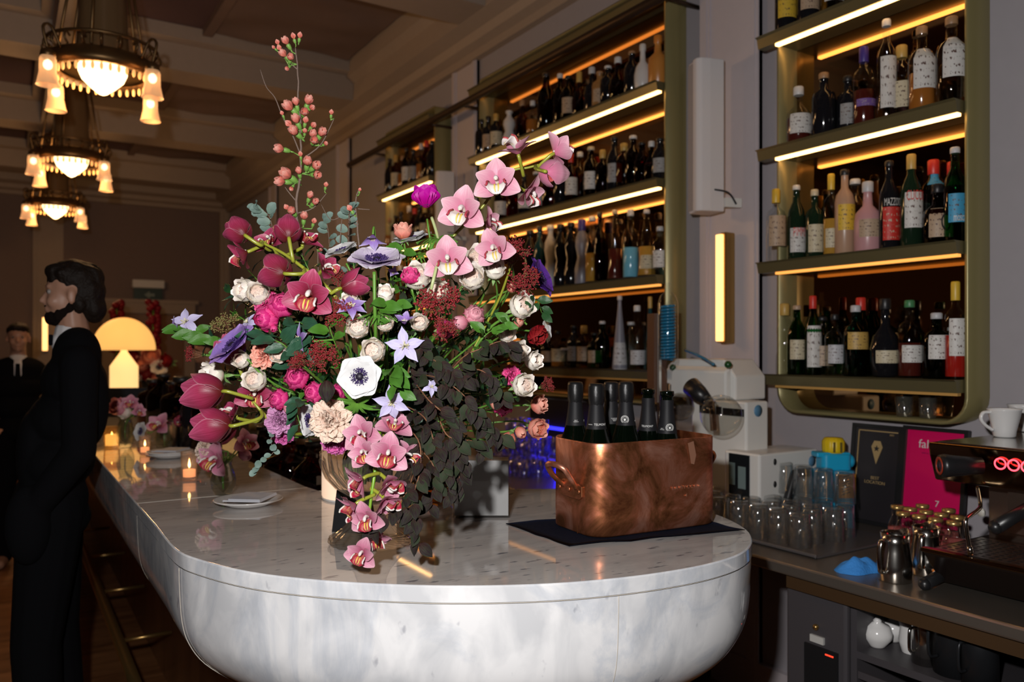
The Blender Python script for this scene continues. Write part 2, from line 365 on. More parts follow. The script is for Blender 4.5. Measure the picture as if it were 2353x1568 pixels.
bar = thing('bar_counter', 'long bar counter clad in white veined marble with a rounded end', 'bar counter')
CZ = 1.05
def loft(m, rings, cap0=False, cap1=False):
    b = len(m.v); N = len(rings[0][0])
    for poly, z in rings:
        for x, y in poly: m.v.append(Vector((x, y, z)))
    for j in range(len(rings)-1):
        for k in range(N):
            k2 = (k+1) % N; m.face((b+j*N+k2, b+j*N+k, b+(j+1)*N+k, b+(j+1)*N+k2))
    if cap0: m.face(tuple(b+k for k in range(N)), None, cap0-1, False)
    if cap1: m.face(tuple(b+(len(rings)-1)*N+k for k in reversed(range(N))), None, 0, False)
def inset(d):
    """inset for the outer sides only; the bartender's side stays put"""
    o = offset(curve, d); return [o[k] if not (curve[k][0] > .79 and curve[k][1] > 2.25) and curve[k][1] < 8.9 else ((o[k][0], curve[k][1]) if curve[k][0] < .5 else curve[k]) for k in range(len(curve))]
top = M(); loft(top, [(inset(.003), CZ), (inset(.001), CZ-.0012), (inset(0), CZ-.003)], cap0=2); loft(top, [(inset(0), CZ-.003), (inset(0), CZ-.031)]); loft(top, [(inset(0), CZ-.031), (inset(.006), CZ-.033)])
top.build('worktop', [MARBLE, MARBLE_TOP_SHADED], bar)
prof = [tuple(q)[:2] for q in bez([(0.002, .0345, 0), (.003, .08, 0), (.008, .15, 0), (.022, .2, 0), (.055, .25, 0), (.115, .3, 0), (.165, .33, 0), (.225, .355, 0)], 4)]
ap = M(); loft(ap, [(inset(a), CZ-h) for a, h in prof]); ap.build('marble_apron', MARBLE, bar)
cream = solid('cream_joint', (.50, .46, .40), .5)
jt = M(); jt.tube([(x, y, CZ-.0335) for x, y in inset(.0035)[:60]], .0010, 5)
jt.build('joint_line', cream, bar)
def curve_at(px):      # index of the outline point seen nearest to a column
    return min(range(4, 60), key=lambda k: abs((Vector((*curve[k], 0)).dot(Rv)/Vector((*curve[k], 0)).dot(Fv))*F+1176.5-px))
insets = [inset(a) for a, h in prof]
for px in (1405,):
    k = curve_at(px); jt = M(); jt.tube([(insets[i][k][0], insets[i][k][1], CZ-prof[i][1]) for i in range(len(prof))], .0010, 5); jt.build('joint_line', cream, bar)
for yj in (1.83, 2.47, 4.2, 6):
    jt = M(); jt.tube([(.311+a+.0008, yj, CZ-h) for a, h in prof], .0010, 5); jt.build('joint_line', cream, bar)
jt = M(); jt.tube([(.3135, 2.47, CZ+.0002), (.8, 2.47, CZ+.0002)], .0007, 5); jt.build('joint_line', cream, bar)
wpan = wood('walnut_bar_front', (.12, .048, .016), (.27, .12, .045), .3, (20, 4, 1.2))
pm = M(); loft(pm, [(inset(.225), CZ-.355), (inset(.30), CZ-.36), (inset(.30), .0)]); pm.build('front_panel', wpan, bar)
rl = M(); rl.tube([(.40, 9, .27), (.40, 1.9, .27)], .022, 12)
for yy in (2.1, 2.9, 3.7, 4.5, 5.3, 6.1): rl.tube([(.40, yy, .27), (.605, yy, .27)], .01, 8)
rl.build('foot_rail', brass, bar)
# sunk bottle well on the bartender's side
m = M(); m.box(.8, 1.12, 2.3, 8.8, .82, .86); m.box(1.1, 1.12, 2.3, 8.8, .3, .98); m.build('speed_rail', steel, bar)

# ------------------------------------------------------------------ steel back counter below the wall cabinets
sb = thing('back_counter', 'steel topped back counter with dark grey cabinets under the wall shelves', 'counter', (0, 0, 0))
BZ = .85
bt_m = solid('brushed_steel_top', (.30, .26, .22), .3, .8, var=.15, scale=6)
m = M(); m.box(1.95, WX, -.6, 8.5, BZ-.035, BZ); bevel(m.build('worktop', bt_m, sb), .006)
m = M(); m.box(1.952, 1.957, -.6, 1.58, BZ-.07, BZ-.036); m.build('edge_strip', solid('bronze_edge', (.10, .055, .025), .4, .5), sb)
gd = solid('dark_grey_laminate', (.055, .05, .055), .45)
m = M(); m.box(2.45, 2.72, -.6, 1.6, .05, BZ-.035); m.box(1.99, 2.45, 1.585, 1.605, .05, BZ-.035); m.box(1.99, 2.45, -.6, 1.4, .05, .09)
m.box(2.0, 2.45, 1.38, 1.4, .05, BZ-.035); m.box(2.0, 2.45, .86, .88, .05, BZ-.035); m.box(2.0, 2.45, .88, 1.38, .625, .645)
m.box(2.0, 2.02, -.6, .86, .05, BZ-.035); m.build('carcass', gd, sb)
m = M(); m.box(1.975, 2.0, 1.395, 1.6, .05, BZ-.04); fr = m.build('door', gd, sb); bevel(fr, .01, 3)
m = M(); m.box(1.968, 1.976, 1.42, 1.53, .50, .63); sp = m.build('control_panel', black, sb)
m = M(); m.box(1.9665, 1.9682, 1.432, 1.458, .615, .619); m.build('red_light', emis('red_led', (1, .05, .02), 1.5), sp)
m = M(); m.box(1.9675, 1.9752, 1.465, 1.51, .64, .66); m.build('sticker', solid('pale_sticker', (.5, .5, .48), .5), sb)
m = M(); m.ball((1.968, 1.49, .685), .009); m.build('lock', brass, sb)
m = M()
for k in range(12): m.box(1.99, 2.0, .89, 1.37, .08+k*.045, .10+k*.045)
m.build('slatted_front', gd, sb)
m = M(); m.box(1.98, 2.0, .865, 1.38, .785, .815); m.build('top_rail', gd, sb)
for yy in (.82, .3): 
    m = M(); m.box(1.98, 2.0, yy-.5, yy, .10, .78); m.box(1.972, 1.982, yy-.46, yy-.04, .14, .46); m.box(1.972, 1.982, yy-.46, yy-.04, .5, .74); bevel(m.build('door', gd, sb), .006)
m = M(); m.box(1.97, 2.72, 2.6, 8.4, 0, BZ-.036); m.build('cabinet_run', gd, sb)

# ------------------------------------------------------------------ wall cabinets
olive = solid('olive_bronze_metal', (.27, .23, .10), .35, .35)
olive_s = solid('olive_shelf_metal', (.17, .145, .07), .35, .5)
mir_m, nn, ll = newmat('bronze_mirror'); setv(prin(mir_m), Base_Color=(.36, .22, .11), Metallic=1.0, Roughness=.03)
led_on = emis('warm_led_strip', (1.0, .52, .17), 7.5); led_off = solid('amber_diffuser', (.55, .3, .08), .5)
led_dim = emis('dim_led_strip', (1.0, .40, .08), 1.1); led_mid = emis('mid_led_strip', (1.0, .42, .10), 2.2)
XF, XM, XS = 2.6, 2.706, 2.54
def cabinet(label, y0, y1, z0, z1, rounded, shelves, gap=.06):
    r = thing('wall_cabinet', label, 'wall cabinet', (XF, (y0+y1)/2, z0)); o = Vector((XF, (y0+y1)/2, z0))
    def add(m, name, mats, par=r):
        for k in range(len(m.v)): m.v[k] = m.v[k]-o
        return m.build(name, mats, par)
    R_ = .09 if rounded else .02
    def rr(d):
        pts = []
        a, b, c, e = y0+d, y1-d, z0+d, z1-d; q = max(R_-d, .005)
        for (cx, cz, s) in ((b-q, c+q, -90), (b-q, e-q, 0), (a+q, e-q, 90), (a+q, c+q, 180)):
            for i in range(7): t = math.radians(s+i*15); pts.append((cx+q*math.cos(t), cz+q*math.sin(t)))
        return pts
    m = M(); outer = rr(0); inner = rr(.012); N = len(outer)
    for x, pl in ((WX-.001, outer), (XF, outer), (XF, inner), (XM, inner)):
        for (y, z) in pl: m.v.append(Vector((x, y, z)))
    for j in range(3):
        for k in range(N):
            k2 = (k+1) % N; m.face((j*N+k, j*N+k2, (j+1)*N+k2, (j+1)*N+k))
    add(m, 'frame', olive)
    m = M(); m.v = [Vector((XM, y, z)) for y, z in rr(.011)]; m.face(tuple(range(N)), None, 0, False); add(m, 'mirror_back', mir_m)
    for z, on in shelves:
        m = M(); m.prism([(XS, z), (XS+.012, z-.006), (XS+.02, z-.042), (XM-.002, z-.042), (XM-.002, z)], 'y', y0+.014, y1+.0); 
        m.prism([(XS, z), (XS+.012, z-.006), (XS+.02, z-.042), (XF-.002, z-.042), (XF-.002, z)], 'y', y1, y1+gap)
        sh = add(m, 'shelf', olive_s)
        m = M(); m.box(XS+.026, XS+.046, y0+.016, y1-.02, z-.052, z-.0425)
        add(m, 'light_strip', led_on if on == 1 else led_mid if on == 3 else (led_dim if on == 2 else led_off), sh)
    return r
YR0, YR1 = 1.397, 2.15
cabinet('small wall cabinet of bottles with rounded lower corners above the coffee machine', YR0, YR1, 1.235, 3.25, True, [(2.73, 1), (2.28, 1), (1.83, 2), (1.385, 0)])
YM0, YM1 = 2.785, 4.53
cabinet('wide wall cabinet with four bottle shelves behind the big bouquet', YM0, YM1, 1.22, 3.23, False, [(3.17, 3), (2.73, 1), (2.28, 1), (1.83, 2), (1.385, 0)])
YF0, YF1 = 5.16, 6.05
cabinet('far wall cabinet of bottles at the end of the bar wall', YF0, YF1, 1.22, 3.23, False, [(3.17, 3), (2.73, 1), (2.28, 1), (1.83, 2), (1.385, 0)])
for z, ys in ((2.676, ((YR0, YR1), (YM0, YM1), (YF0, YF1))), (2.226, ((YR0, YR1), (YM0, YM1), (YF0, YF1)))):
    pass
m = M(); m.tube([(2.50, 6.6, 3.07), (2.50, .6, 3.07)], .024, 10)
for yy in (1.3, 2.3, 2.7, 4.6, 5.1, 6.1): m.tube([(2.50, yy, 3.07), (WX, yy, 3.07)], .01, 6)
tag(m.build('ladder_rail', solid('dark_bronze', (.06, .035, .02), .4, .6)), 'dark brass rail running across the tops of the wall cabinets', 'rail')

# speakers and sconces
grey_sp = solid('white_speaker_cloth', (.70, .66, .66), .7); 
def speaker(px, y0, y1, X, w, label):
    d = dist_x(px, X); z0 = CAMZ+(HOR-y1)/F*d; z1 = CAMZ+(HOR-y0)/F*d; p = W(px, 800, X); p.z = z0
    r = thing('column_speaker', label, 'speaker', p, -.25); h = z1-z0
    m = M(); m.prism([(-w/2, -.05), (-w*.42, -.062), (-w*.02, -.062), (w*.05, -.075), (w*.3, -.075), (w*.45, -.06), (w/2, -.02), (w/2, .05), (-w/2, .05)], 'z', 0, h)
    for v in m.v: v.x, v.y = v.y, -v.x
    bevel(m.build('body', grey_sp, r), .006)
    m = M(); m.box(-.066, -.06, -.012*0+.006, w*.42, .01, h-.01); m.build('grille', solid('speaker_grille', (.36, .33, .33), .8), r)
    m = M(); m.tube(bez([(.0, -w*.5, h*.14), (.06, -w*.62, h*.12), (.1, -w*.6, h*.05)]), .004, 6); m.build('cable', black, r)
    m = M(); m.box(.05, .13, -w*.58, -w*.42, .02, h*.09); m.build('wall_plate', white_pl, r)
    return r
speaker(1625, 143, 490, 2.58, .115, 'tall slim pale column speaker on the wall right of the wide cabinet')
speaker(1024, 397, 560, 2.58, .115, 'tall slim pale column speaker beside the far wall cabinet')
sc_em = emis('warm_wall_light', (1.0, .50, .16), 2.4)
def sconce(c, h, w, label, ax):
    r = thing('wall_sconce', label, 'wall light', c)
    m = M(); m.box(-.03, .03, -w*.5, w*.5, 0, h) if ax == 'x' else m.box(-w*.5, w*.5, -.03, .03, 0, h); bevel(m.build('backplate', brass, r), .006)
    m = M(); (m.box(-.05, -.031, -w*.30, w*.62, .01, h-.01) if ax == 'x' else m.box(-w*.5, w*.5, -.05, -.031, .01, h-.01)); bevel(m.build('diffuser', sc_em, r), .004)
    return r
p = W(1671, 790, 2.66); sconce(p, (790-535)/F*dist_x(1671, 2.66), .036, 'slim vertical glowing wall light between the two bottle cabinets', 'x')
d = 11.85/(-math.sin(TH)*((103-1176.5)/F)+math.cos(TH)); p = P(103, 808, d); sconce(p, .44, .06, 'slim glowing wall light on the far wall behind the guests', 'y')
# emergency exit light box on the far wall
d = 11.9/(-math.sin(TH)*((340-1176.5)/F)+math.cos(TH)); p = P(340, 690, d)
ex = thing('exit_sign', 'emergency exit sign box above the far door', 'sign', p)
m = M(); m.box(-.2, .2, -.08, .08, .16, .27); bevel(m.build('housing', white_pl, ex), .01)
m = M(); m.box(-.18, .18, -.02, .02, -.02, .16); m.build('sign_plate', solid('dark_green_sign', (.008, .035, .025), .4), ex)
m = M(); m.prism([(-.05, .07), (.02, .12), (.02, .09), (.08, .09), (.08, .05), (.02, .05), (.02, .02)], 'y', -.024, -.02); m.build('arrow', solid('pale_sign_paint', (.2, .26, .23), .5), ex)
# ------------------------------------------------------------------ chandeliers
bowl_em = emis('glowing_opal_bowl', (1.0, .70, .36), 3.6); bell_em = emis('frosted_bell_glass', (.85, .50, .24), .42); prin(bell_em).inputs['Alpha'].default_value = .72
bulb_em = emis('bulb_glow', (1.0, .78, .45), 7.0); crystal = emis('lit_crystal_drops', (1.0, .5, .16), .8)  # crystal drops emit a glow in place of the lamp light they catch
antique = solid('antique_bronze', (.16, .09, .035), .4, .8); smoky = solid('dark_glass_beads', (.17, .10, .045), .25, .1)
def make_chandelier():
    r = empty('chandelier'); a = M()
    a.lathe([(.19, -.02), (.245, -.03), (.25, 0), (.235, .045), (.19, .06), (.185, .045), (.2, .0), (.185, -.01)], 40, caps=False)
    for k in range(20):
        an = 2*PI*k/20; c, s = math.cos(an), math.sin(an)
        a.tube(bez([(c*.24, s*.24, .045), (c*.262, s*.262, .07), (c*.25, s*.25, .1), (c*.225, s*.225, .085)], 3), .006, 5)
    a.lathe([(.245, .098), (.255, .1), (.255, .112), (.245, .114)], 40, caps=False)
    a.build('ring', antique, r)
    a = M()
    for k in range(6):
        an = 2*PI*k/6+.3; a.tube([(math.cos(an)*.2, math.sin(an)*.2, .06), (math.cos(an)*.11, math.sin(an)*.11, .62)], .0075, 6)
    a.lathe([(.05, .60), (.12, .62), (.12, .66), (.04, .70), (.02, .72), (.02, .78)], 20); a.build('hanging_rods', antique, r)
    a = M(); a.lathe([(.115, .08), (.11, .25), (.10, .45), (.085, .6)], 36, mod=lambda an, z: 1+.05*math.cos(18*an)*math.cos(z*120), caps=False); a.build('glass_column', smoky, r)
    a = M(); a.lathe([(.0, -.125), (.02, -.117), (.06, -.085), (.095, -.05), (.11, -.015), (.112, .01), (.1, .03)], 32); a.build('glass_bowl', bowl_em, r)
    a = M()
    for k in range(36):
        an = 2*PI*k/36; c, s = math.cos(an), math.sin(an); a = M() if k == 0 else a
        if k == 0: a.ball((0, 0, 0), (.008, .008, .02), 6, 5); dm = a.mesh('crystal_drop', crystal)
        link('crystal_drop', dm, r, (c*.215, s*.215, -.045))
    for k in range(4):
        an = PI/4+k*PI/2; c, s = math.cos(an)*.31, math.sin(an)*.31
        b = M(); b.tube(bez([(c*.78, s*.78, .03), (c*.95, s*.95, .11), (c*1.08, s*1.08, .09), (c, s, .0)], 5), .007, 6); b.lathe([(.012, .0), (.03, -.01), (.034, -.035), (.012, -.05)], 14, mat=Matrix.Translation((c, s, 0))); b.build('arm', antique, r)
        b = M(); b.lathe([(.028, -.03), (.035, -.05), (.036, -.11), (.046, -.16), (.050, -.17)], 20, mat=Matrix.Translation((c, s, 0)), mod=lambda an, z: 1+.02*math.cos(8*an), caps=False)
        sh = b.build('bell_shade', bell_em, r)
        b = M(); b.ball((c, s, -.075), (.02, .02, .024), 10, 8); b.build('bulb', bulb_em, sh)
    return r
ch0 = make_chandelier()
for i, (y, lab) in enumerate(((4.45, 'nearest and largest-looking brass chandelier with glowing bowl and bell shades'), (6.67, 'middle brass chandelier with glowing bowl hanging behind the nearest one'), (8.88, 'small far brass chandelier with glowing bowl, lowest of the three in view'))):
    c = ch0 if i == 0 else copy_tree(ch0)
    c.location = (.41, y, 2.865); c.rotation_euler = (0, 0, -.12); tag(c, lab, 'chandelier', 'brass chandeliers over the bar')
    L = bpy.data.lights.new('chandelier_light', 'POINT'); L.energy = 20; L.color = (1, .56, .24); L.shadow_soft_size = .1
    lo = bpy.data.objects.new('chandelier_light', L); col.objects.link(lo); lo.location = (.41, y, 2.62)
    m = M(); m.tube([(.41, y, 3.6), (.41, y, 3.92)], .008, 6)

# ------------------------------------------------------------------ people
def blob(name, prims, voxel, mat, parent, smooth=3, disp=0.0):
    m = M()
    for q in prims:
        if q[0] == 'c':
            _, p0, r0, p1, r1 = q; p0 = Vector(p0); p1 = Vector(p1)
            m.tube([p0, p0.lerp(p1, .5), p1], [r0, (r0+r1)/2, r1], 12); m.ball(p0, r0, 12, 8); m.ball(p1, r1, 12, 8)
        else:
            rot = Matrix.Rotation(q[3], 3, 'Y') if len(q) > 3 else None
            m.ball(q[1], q[2], 20, 14, rot=rot)
    me = m.mesh(name, mat); o = bpy.data.objects.new(name, me); col.objects.link(o)
    rm = o.modifiers.new('r', 'REMESH'); rm.mode = 'VOXEL'; rm.voxel_size = voxel; rm.use_smooth_shade = True
    if smooth: s = o.modifiers.new('s', 'SMOOTH'); s.iterations = smooth; s.factor = .5
    bpy.context.view_layer.update(); dg = bpy.context.evaluated_depsgraph_get()
    out = bpy.data.meshes.new_from_object(o.evaluated_get(dg)); bpy.data.objects.remove(o)
    if not out.materials: out.materials.append(mat)
    if disp:
        for v in out.vertices:
            q = noise.noise(Vector((v.co.x*26, v.co.y*60, v.co.z*22))); v.co += v.normal*(q*disp)
    for p in out.polygons: p.use_smooth = True
    out.name = name; return link(name, out, parent)
def chain(pts, rs): return [('c', pts[k], rs[k], pts[k+1], rs[k+1]) for k in range(len(pts)-1)]
def hand(wr, dirv, side):
    """palm and five bent fingers from the wrist; dirv: pointing direction, side: direction of the thumb"""
    d = Vector(dirv).normalized(); t = Vector(side).normalized(); n = d.cross(t).normalized(); w = Vector(wr); out = []
    out.append(('c', w, .024, w+d*.04, .026)); 
    for k, (off, L) in enumerate(((.03, .07), (.01, .078), (-.011, .072), (-.03, .056))):
        b = w+d*.075+t*off; out.append(('c', w+d*.02+t*off*.5, .017, b, .0125))
        k1 = b+d*L*.5+n*.012; k2 = k1+d*L*.3+n*.022; out += chain([b, k1, k2], [.0098, .009, .008])
    b = w+d*.02+t*.026; out += chain([b, b+d*.03+t*.026, b+d*.056+t*.032+n*.01], [.013, .0105, .009])
    return out
skin_m = solid('skin_tone', (.36, .19, .125), .5, var=.06); hair_m = solid('dark_brown_hair', (.010, .006, .004), .62, spec=.2, bump=.8, scale=120); suit = solid('black_wool_suit', (.004, .004, .005), .95, spec=.08)
shirt = solid('white_shirt', (.60, .58, .58), .6); eye_w = solid('eye_white', (.25, .22, .2), .4); eye_d = solid('dark_iris', (.03, .015, .008), .2)
def head_prims(o, s=1.0):
    def e(c, r): return ('e', (o[0]+c[0]*s, o[1]+c[1]*s, o[2]+c[2]*s), tuple(x*s for x in r))
    return [e((-.012, 0, .03), (.094, .074, .08)), e((.028, 0, -.02), (.058, .06, .082)), e((.032, 0, -.072), (.045, .046, .034)), e((.066, 0, -.088), (.017, .02, .016)),
            e((.074, 0, .026), (.016, .044, .011)), e((.083, 0, -.052), (.011, .023, .007)), e((.081, 0, -.063), (.011, .02, .007)), e((.055, .035, -.03), (.03, .022, .026)), e((.055, -.035, -.03), (.03, .022, .026)),
            ('c', (o[0]+.082*s, 0+o[1], o[2]+.004*s), .009*s, (o[0]+.101*s, o[1], o[2]-.026*s), .0115*s), e((-.006, .078, -.012), (.019, .008, .032)), e((-.006, -.078, -.012), (.019, .008, .032))]
def add_eyes(o, par, s=1.0):
    for k in (-1, 1):
        m = M(); m.ball((o[0]+.0735*s, o[1]+k*.031*s, o[2]+.006*s), .0095*s, 10, 8); e = m.build('eye', eye_w, par)
        m = M(); m.ball((o[0]+.0805*s, o[1]+k*.031*s, o[2]+.006*s), (.004*s, .006*s, .006*s), 8, 6); m.build('iris', eye_d, e)
def hair_prims(o, s=1.0, vol=1.0, nape=.0):
    def e(c, r): return ('e', (o[0]+c[0]*s, o[1]+c[1]*s, o[2]+c[2]*s), tuple(x*s for x in r))
    L = [e((-.022, 0, .058), (.098*vol, .08, .064*vol)), e((-.06, 0, .012), (.066*vol, .078, .075)), e((.042, 0, .082), (.044*vol, .058, .026*vol)), e((.02, 0, .07), (.055, .076, .03))]
    if nape: L += [e((-.08, 0, -.045), (.052, .066, .055)), e((-.035, .05, -.03), (.03, .026, .04)), e((-.035, -.05, -.03), (.03, .026, .04))]
    return L
# the man in the dinner jacket, in profile, leaning back against the bar
DM = 2.8
def q2(px, py): return ((140-px)/(F/DM), CAMZ+(HOR-py)/(F/DM))
rm = thing('person', 'man in black dinner jacket and bow tie seen in profile, standing by the bar', 'person', P(140, 900, DM)*1.0)
rm.location.z = 0; rm.rotation_euler = (0, 0, PI-.06); rm.scale = (.9, 1, 1)     # local +x looks to the left of the view
hx, hz = -.030, 1.675
legs = []
for sy in (-1, 1):
    legs += chain([(.02, sy*.09, .92), (.05+sy*.03, sy*.095, .50), (.02+sy*.04, sy*.10, .10)], [.085, .058, .042]) + chain([(.0+sy*.04, sy*.10, .045), (.16+sy*.04, sy*.11, .035)], [.045, .035])
tor = [(-.055, 1.46, .075, .17), (-.045, 1.37, .105, .19), (-.02, 1.24, .12, .17), (.01, 1.10, .12, .165), (.03, .97, .115, .17)]
body = head_prims((hx, 0, hz), .93) + [('c', (-.035, 0, 1.63), .052, (-.05, 0, 1.48), .06)] + [('e', (x, 0, z), (d*.85, w*.85, .1)) for x, z, d, w in tor] + legs
arm_l = [[(-.06, sy*.185, 1.43), (-.06, sy*.235, 1.15), (.07, sy*.19, .98)] for sy in (-1, 1)]
for a, sy in zip(arm_l, (-1, 1)):
    body += chain(a, [.045, .035, .026]) + hand((.075, sy*.185, .975), (.35, 0, -.9), (1, 0, .3))
b = blob('body', body, .0065, skin_m, rm); add_eyes((hx, 0, hz), rm, .93)
blob('hair', hair_prims((hx, 0, hz), .97, 1.05, 1), .006, hair_m, rm, 2, .008)
blob('beard', [('e', (hx+.045, 0, hz-.082), (.036, .044, .030)), ('e', (hx+.068, 0, hz-.084), (.018, .024, .024)), ('e', (hx+.081, 0, hz-.043), (.008, .022, .005))]+[('e', (hx+q*.018, sy*(.046-q*.002), hz-.050-.012*q), (.018, .008, .024)) for sy in (-1, 1) for q in (0, 1, 2)], .004, solid('dark_beard', (.007, .004, .003), .9, spec=.1), rm, 2, .003)
blob('collar', [('c', (-.035, 0, 1.535), .060, (-.045, 0, 1.505), .066), ('e', (.012, 0, 1.505), (.022, .04, .035))], .005, shirt, rm, 1)
jk = [('e', (x, 0, z), (d+.012, w+.012, .105)) for x, z, d, w in tor] + [('e', (-.06, 0, 1.475), (.07, .12, .04))] + [('e', (-.055, sy*.15, 1.45), (.065, .065, .05)) for sy in (-1, 1)]
for a in arm_l: jk += chain(a, [.066, .058, .05])
jk += [('e', (.10, sy*.18, .915), (.075, .062, .13)) for sy in (-1, 1)]
jk += [('e', (.035, 0, .90), (.14, .185, .09)), ('e', (.09, 0, 1.12), (.06, .12, .16)), ('e', (-.09, .08, 1.3), (.075, .09, .16)), ('e', (-.09, -.08, 1.3), (.075, .09, .16))]
blob('jacket', jk, .008, suit, rm, 4)
tl = []
for sy in (-1, 1): tl += chain([(.03, sy*.085, .93), (.05+sy*.03, sy*.095, .50), (.02+sy*.04, sy*.10, .07)], [.115, .085, .075])
blob('trousers', tl, .01, suit, rm, 3)
m = M(); m.prism([(-.03, -.02), (0, -.006), (.03, -.02), (.03, .02), (0, .006), (-.03, .02)], 'x', -.008, .008, mat=Matrix.Translation((.034, 0, 1.515))); bevel(m.build('bow_tie', suit, rm), .004)
# other people, further down the bar
def guest(label, p, yaw, H, parts, arms_, hairv=1.0, top=suit, sleeve=None, tie=True):
    r = thing('person', label, 'person', (p.x, p.y, 0), yaw); s = H/1.8; k = s
    def S(v): return tuple(x*k for x in v)
    o = (0.02*k, 0, 1.655*k); tor = [(0, 1.42, .085, .175), (.0, 1.3, .11, .18), (0, 1.15, .105, .155), (0, .98, .11, .165)]
    bd = head_prims(o, .95*k)+[('c', S((0, 0, 1.62)), .05*k, S((-.01, 0, 1.45)), .055*k)]+[('e', S((x, 0, z)), S((d*.85, w*.85, .1))) for x, z, d, w in tor]
    for sy in (-1, 1): bd += chain([S((0, sy*.09, .92)), S((.02, sy*.095, .5)), S((0, sy*.1, .09))], [.085*k, .058*k, .042*k])+chain([S((0, sy*.1, .04)), S((.16, sy*.11, .035))], [.045*k, .035*k])
    for a in arms_:
        aa = [S(v) for v in a]; bd += chain(aa, [.045*k, .036*k, .026*k]); dd = Vector(aa[2])-Vector(aa[1]); bd += hand(aa[2], dd, (0, -1 if a[0][1] > 0 else 1, .2))
    blob('body', bd, .009, skin_m, r); add_eyes(o, r, .95*k)
    blob('hair', hair_prims(o, .95*k, hairv), .009, hair_m, r, 2, .004)
    blob('vest' if sleeve else 'jacket', [('e', S((x, 0, z)), S((d+.012, w+.01, .105))) for x, z, d, w in tor]+([] if sleeve else sum([chain([S(v) for v in a], [.06*k, .055*k, .045*k]) for a in arms_], [])), .011, top, r, 3)
    if sleeve:
        blob('shirt_sleeves', sum([chain([S(a[0]), S(a[1]), S(Vector(a[1]).lerp(Vector(a[2]), .35))], [.062*k, .052*k, .045*k]) for a in arms_], [])+[('c', S((0, 0, 1.49)), .066*k, S((.0, 0, 1.46)), .08*k), ('e', S((.06, 0, 1.42)), S((.04, .05, .08)))], .008, sleeve, r, 2)
    if tie: m = M(); m.prism([(-.014, 1.47), (.014, 1.47), (.02, 1.33), (0, 1.28), (-.02, 1.33)], 'x', .098, .112); [setattr(m, 'v', [v*k for v in m.v])]; m.build('tie', suit, r)
    tr = []
    for sy in (-1, 1): tr += chain([S((0, sy*.085, .95)), S((.02, sy*.095, .5)), S((0, sy*.1, .07))], [.105*k, .08*k, .07*k])
    blob('trousers', tr, .012, suit, r, 2)
    return r
fa = [[(.0, .205, 1.40), (.0, .285, 1.14), (.22, .20, 1.05)], [(.0, -.205, 1.40), (.0, -.285, 1.14), (.2, -.18, 1.02)]]
guest('waiter in black vest, white sleeves and dark tie standing far left of the bar', P(42, 900, 5.6), -TH-1.05, 1.70, 1, fa, 1.0, sleeve=shirt)
guest('dark haired bartender in black working behind the far end of the bar', P(478, 900, 6.0), -TH+3.6, 1.60, 1, fa, 1.05, tie=False)

# ------------------------------------------------------------------ copper tub, bottles and napkin on the bar end
def lc(r, f):  # camera-plane coordinates to world xy
    return Rv*r+Fv*f
tubc = lc(.302, 1.985); tub_x = (Rv*.884+Fv*.468).normalized(); ang = math.atan2(tub_x.y, tub_x.x)
tub = thing('copper_tub', 'worn beaten copper tub with ring handles holding champagne bottles', 'tub', (tubc.x, tubc.y, CZ+.004), ang)
TL, TW, TR, TH_ = .372, .205, .05, .215
def rrect(L, W_, r, n=6, bow=0.0):
    pts = []
    for (cx, cy, s) in ((L/2-r, -W_/2+r, -90), (L/2-r, W_/2-r, 0), (-L/2+r, W_/2-r, 90), (-L/2+r, -W_/2+r, 180)):
        for i in range(n+1): t = math.radians(s+90*i/n); pts.append((cx+r*math.cos(t), cy+r*math.sin(t)))
    return pts
m = M(); N = len(rrect(TL, TW, TR))
rings = []
for z, off in ((0, -.004), (.004, 0), (.05, .001), (.11, .0), (.17, .0005), (TH_-.002, .001), (TH_, .0)): rings.append((rrect(TL+2*off, TW+2*off, TR+off), z))
for z, off in ((TH_, -.003), (.004, -.003)): rings.append((rrect(TL+2*off, TW+2*off, TR+off), z))
b = 0
for pl, z in rings:
    for k, (x, y) in enumerate(pl):
        q = .0018*noise.noise(Vector((x*14, y*14, z*14))); m.v.append(Vector((x*(1+q*4), y*(1+q*6), z+(.004*noise.noise(Vector((x*9, y*9, 3))) if z > .2 else 0))))
for j in range(len(rings)-1):
    for k in range(N): m.face((j*N+k, j*N+(k+1) % N, (j+1)*N+(k+1) % N, (j+1)*N+k))
m.face(tuple((len(rings)-1)*N+k for k in range(N)), None, 0, False); m.face(tuple(k for k in reversed(range(N))), None, 0, False)
m.build('tub_body', COPPER, tub)
m = M(); m.tube([(-TL/2+.0012, -.03+.0015*math.sin(z*60), z) for z in [i*TH_/14 for i in range(15)]], .0018, 5); m.build('seam', COPPER, tub)
for sx in (-1, 1):
    m = M(); x = sx*(TL/2+.002)
    m.prism([(-.052, -.012), (-.04, -.02), (.04, -.02), (.052, -.012), (.052, .012), (.03, .02), (-.03, .02), (-.052, .012)], 'x', x-.004, x+.005, mat=Matrix.Translation((0, -.005, .10)))
    hd = m.build('handle_plate', COPPER, tub); bevel(hd, .002)
    m = M()
    m.tube(bez([(x, -.032, .105), (x+sx*.022, -.034, .135), (x+sx*.038, -.032, .155), (x+sx*.05, -.005, .162), (x+sx*.048, .02, .155), (x+sx*.03, .026, .13), (x, .024, .105)], 6), .0068, 10); m.build('handle', COPPER, hd)
    for yy in (-.047, -.005, .037): m = M(); m.ball((x+sx*.006, yy, .10), (.003, .0065, .0065), 10, 6); m.build('rivet', COPPER, hd)
stamp = solid('stamped_letters', (.9, .45, .28), .3, .8)
text('stamp', 'L A  M Y C C H A', .0115, stamp, tub, (.075, -TW/2-.0022, .098), (PI/2, 0, 0), .0004)
text('stamp', '4', .0115, stamp, tub, (.075, -TW/2-.0022, .078), (PI/2, 0, 0), .0004)
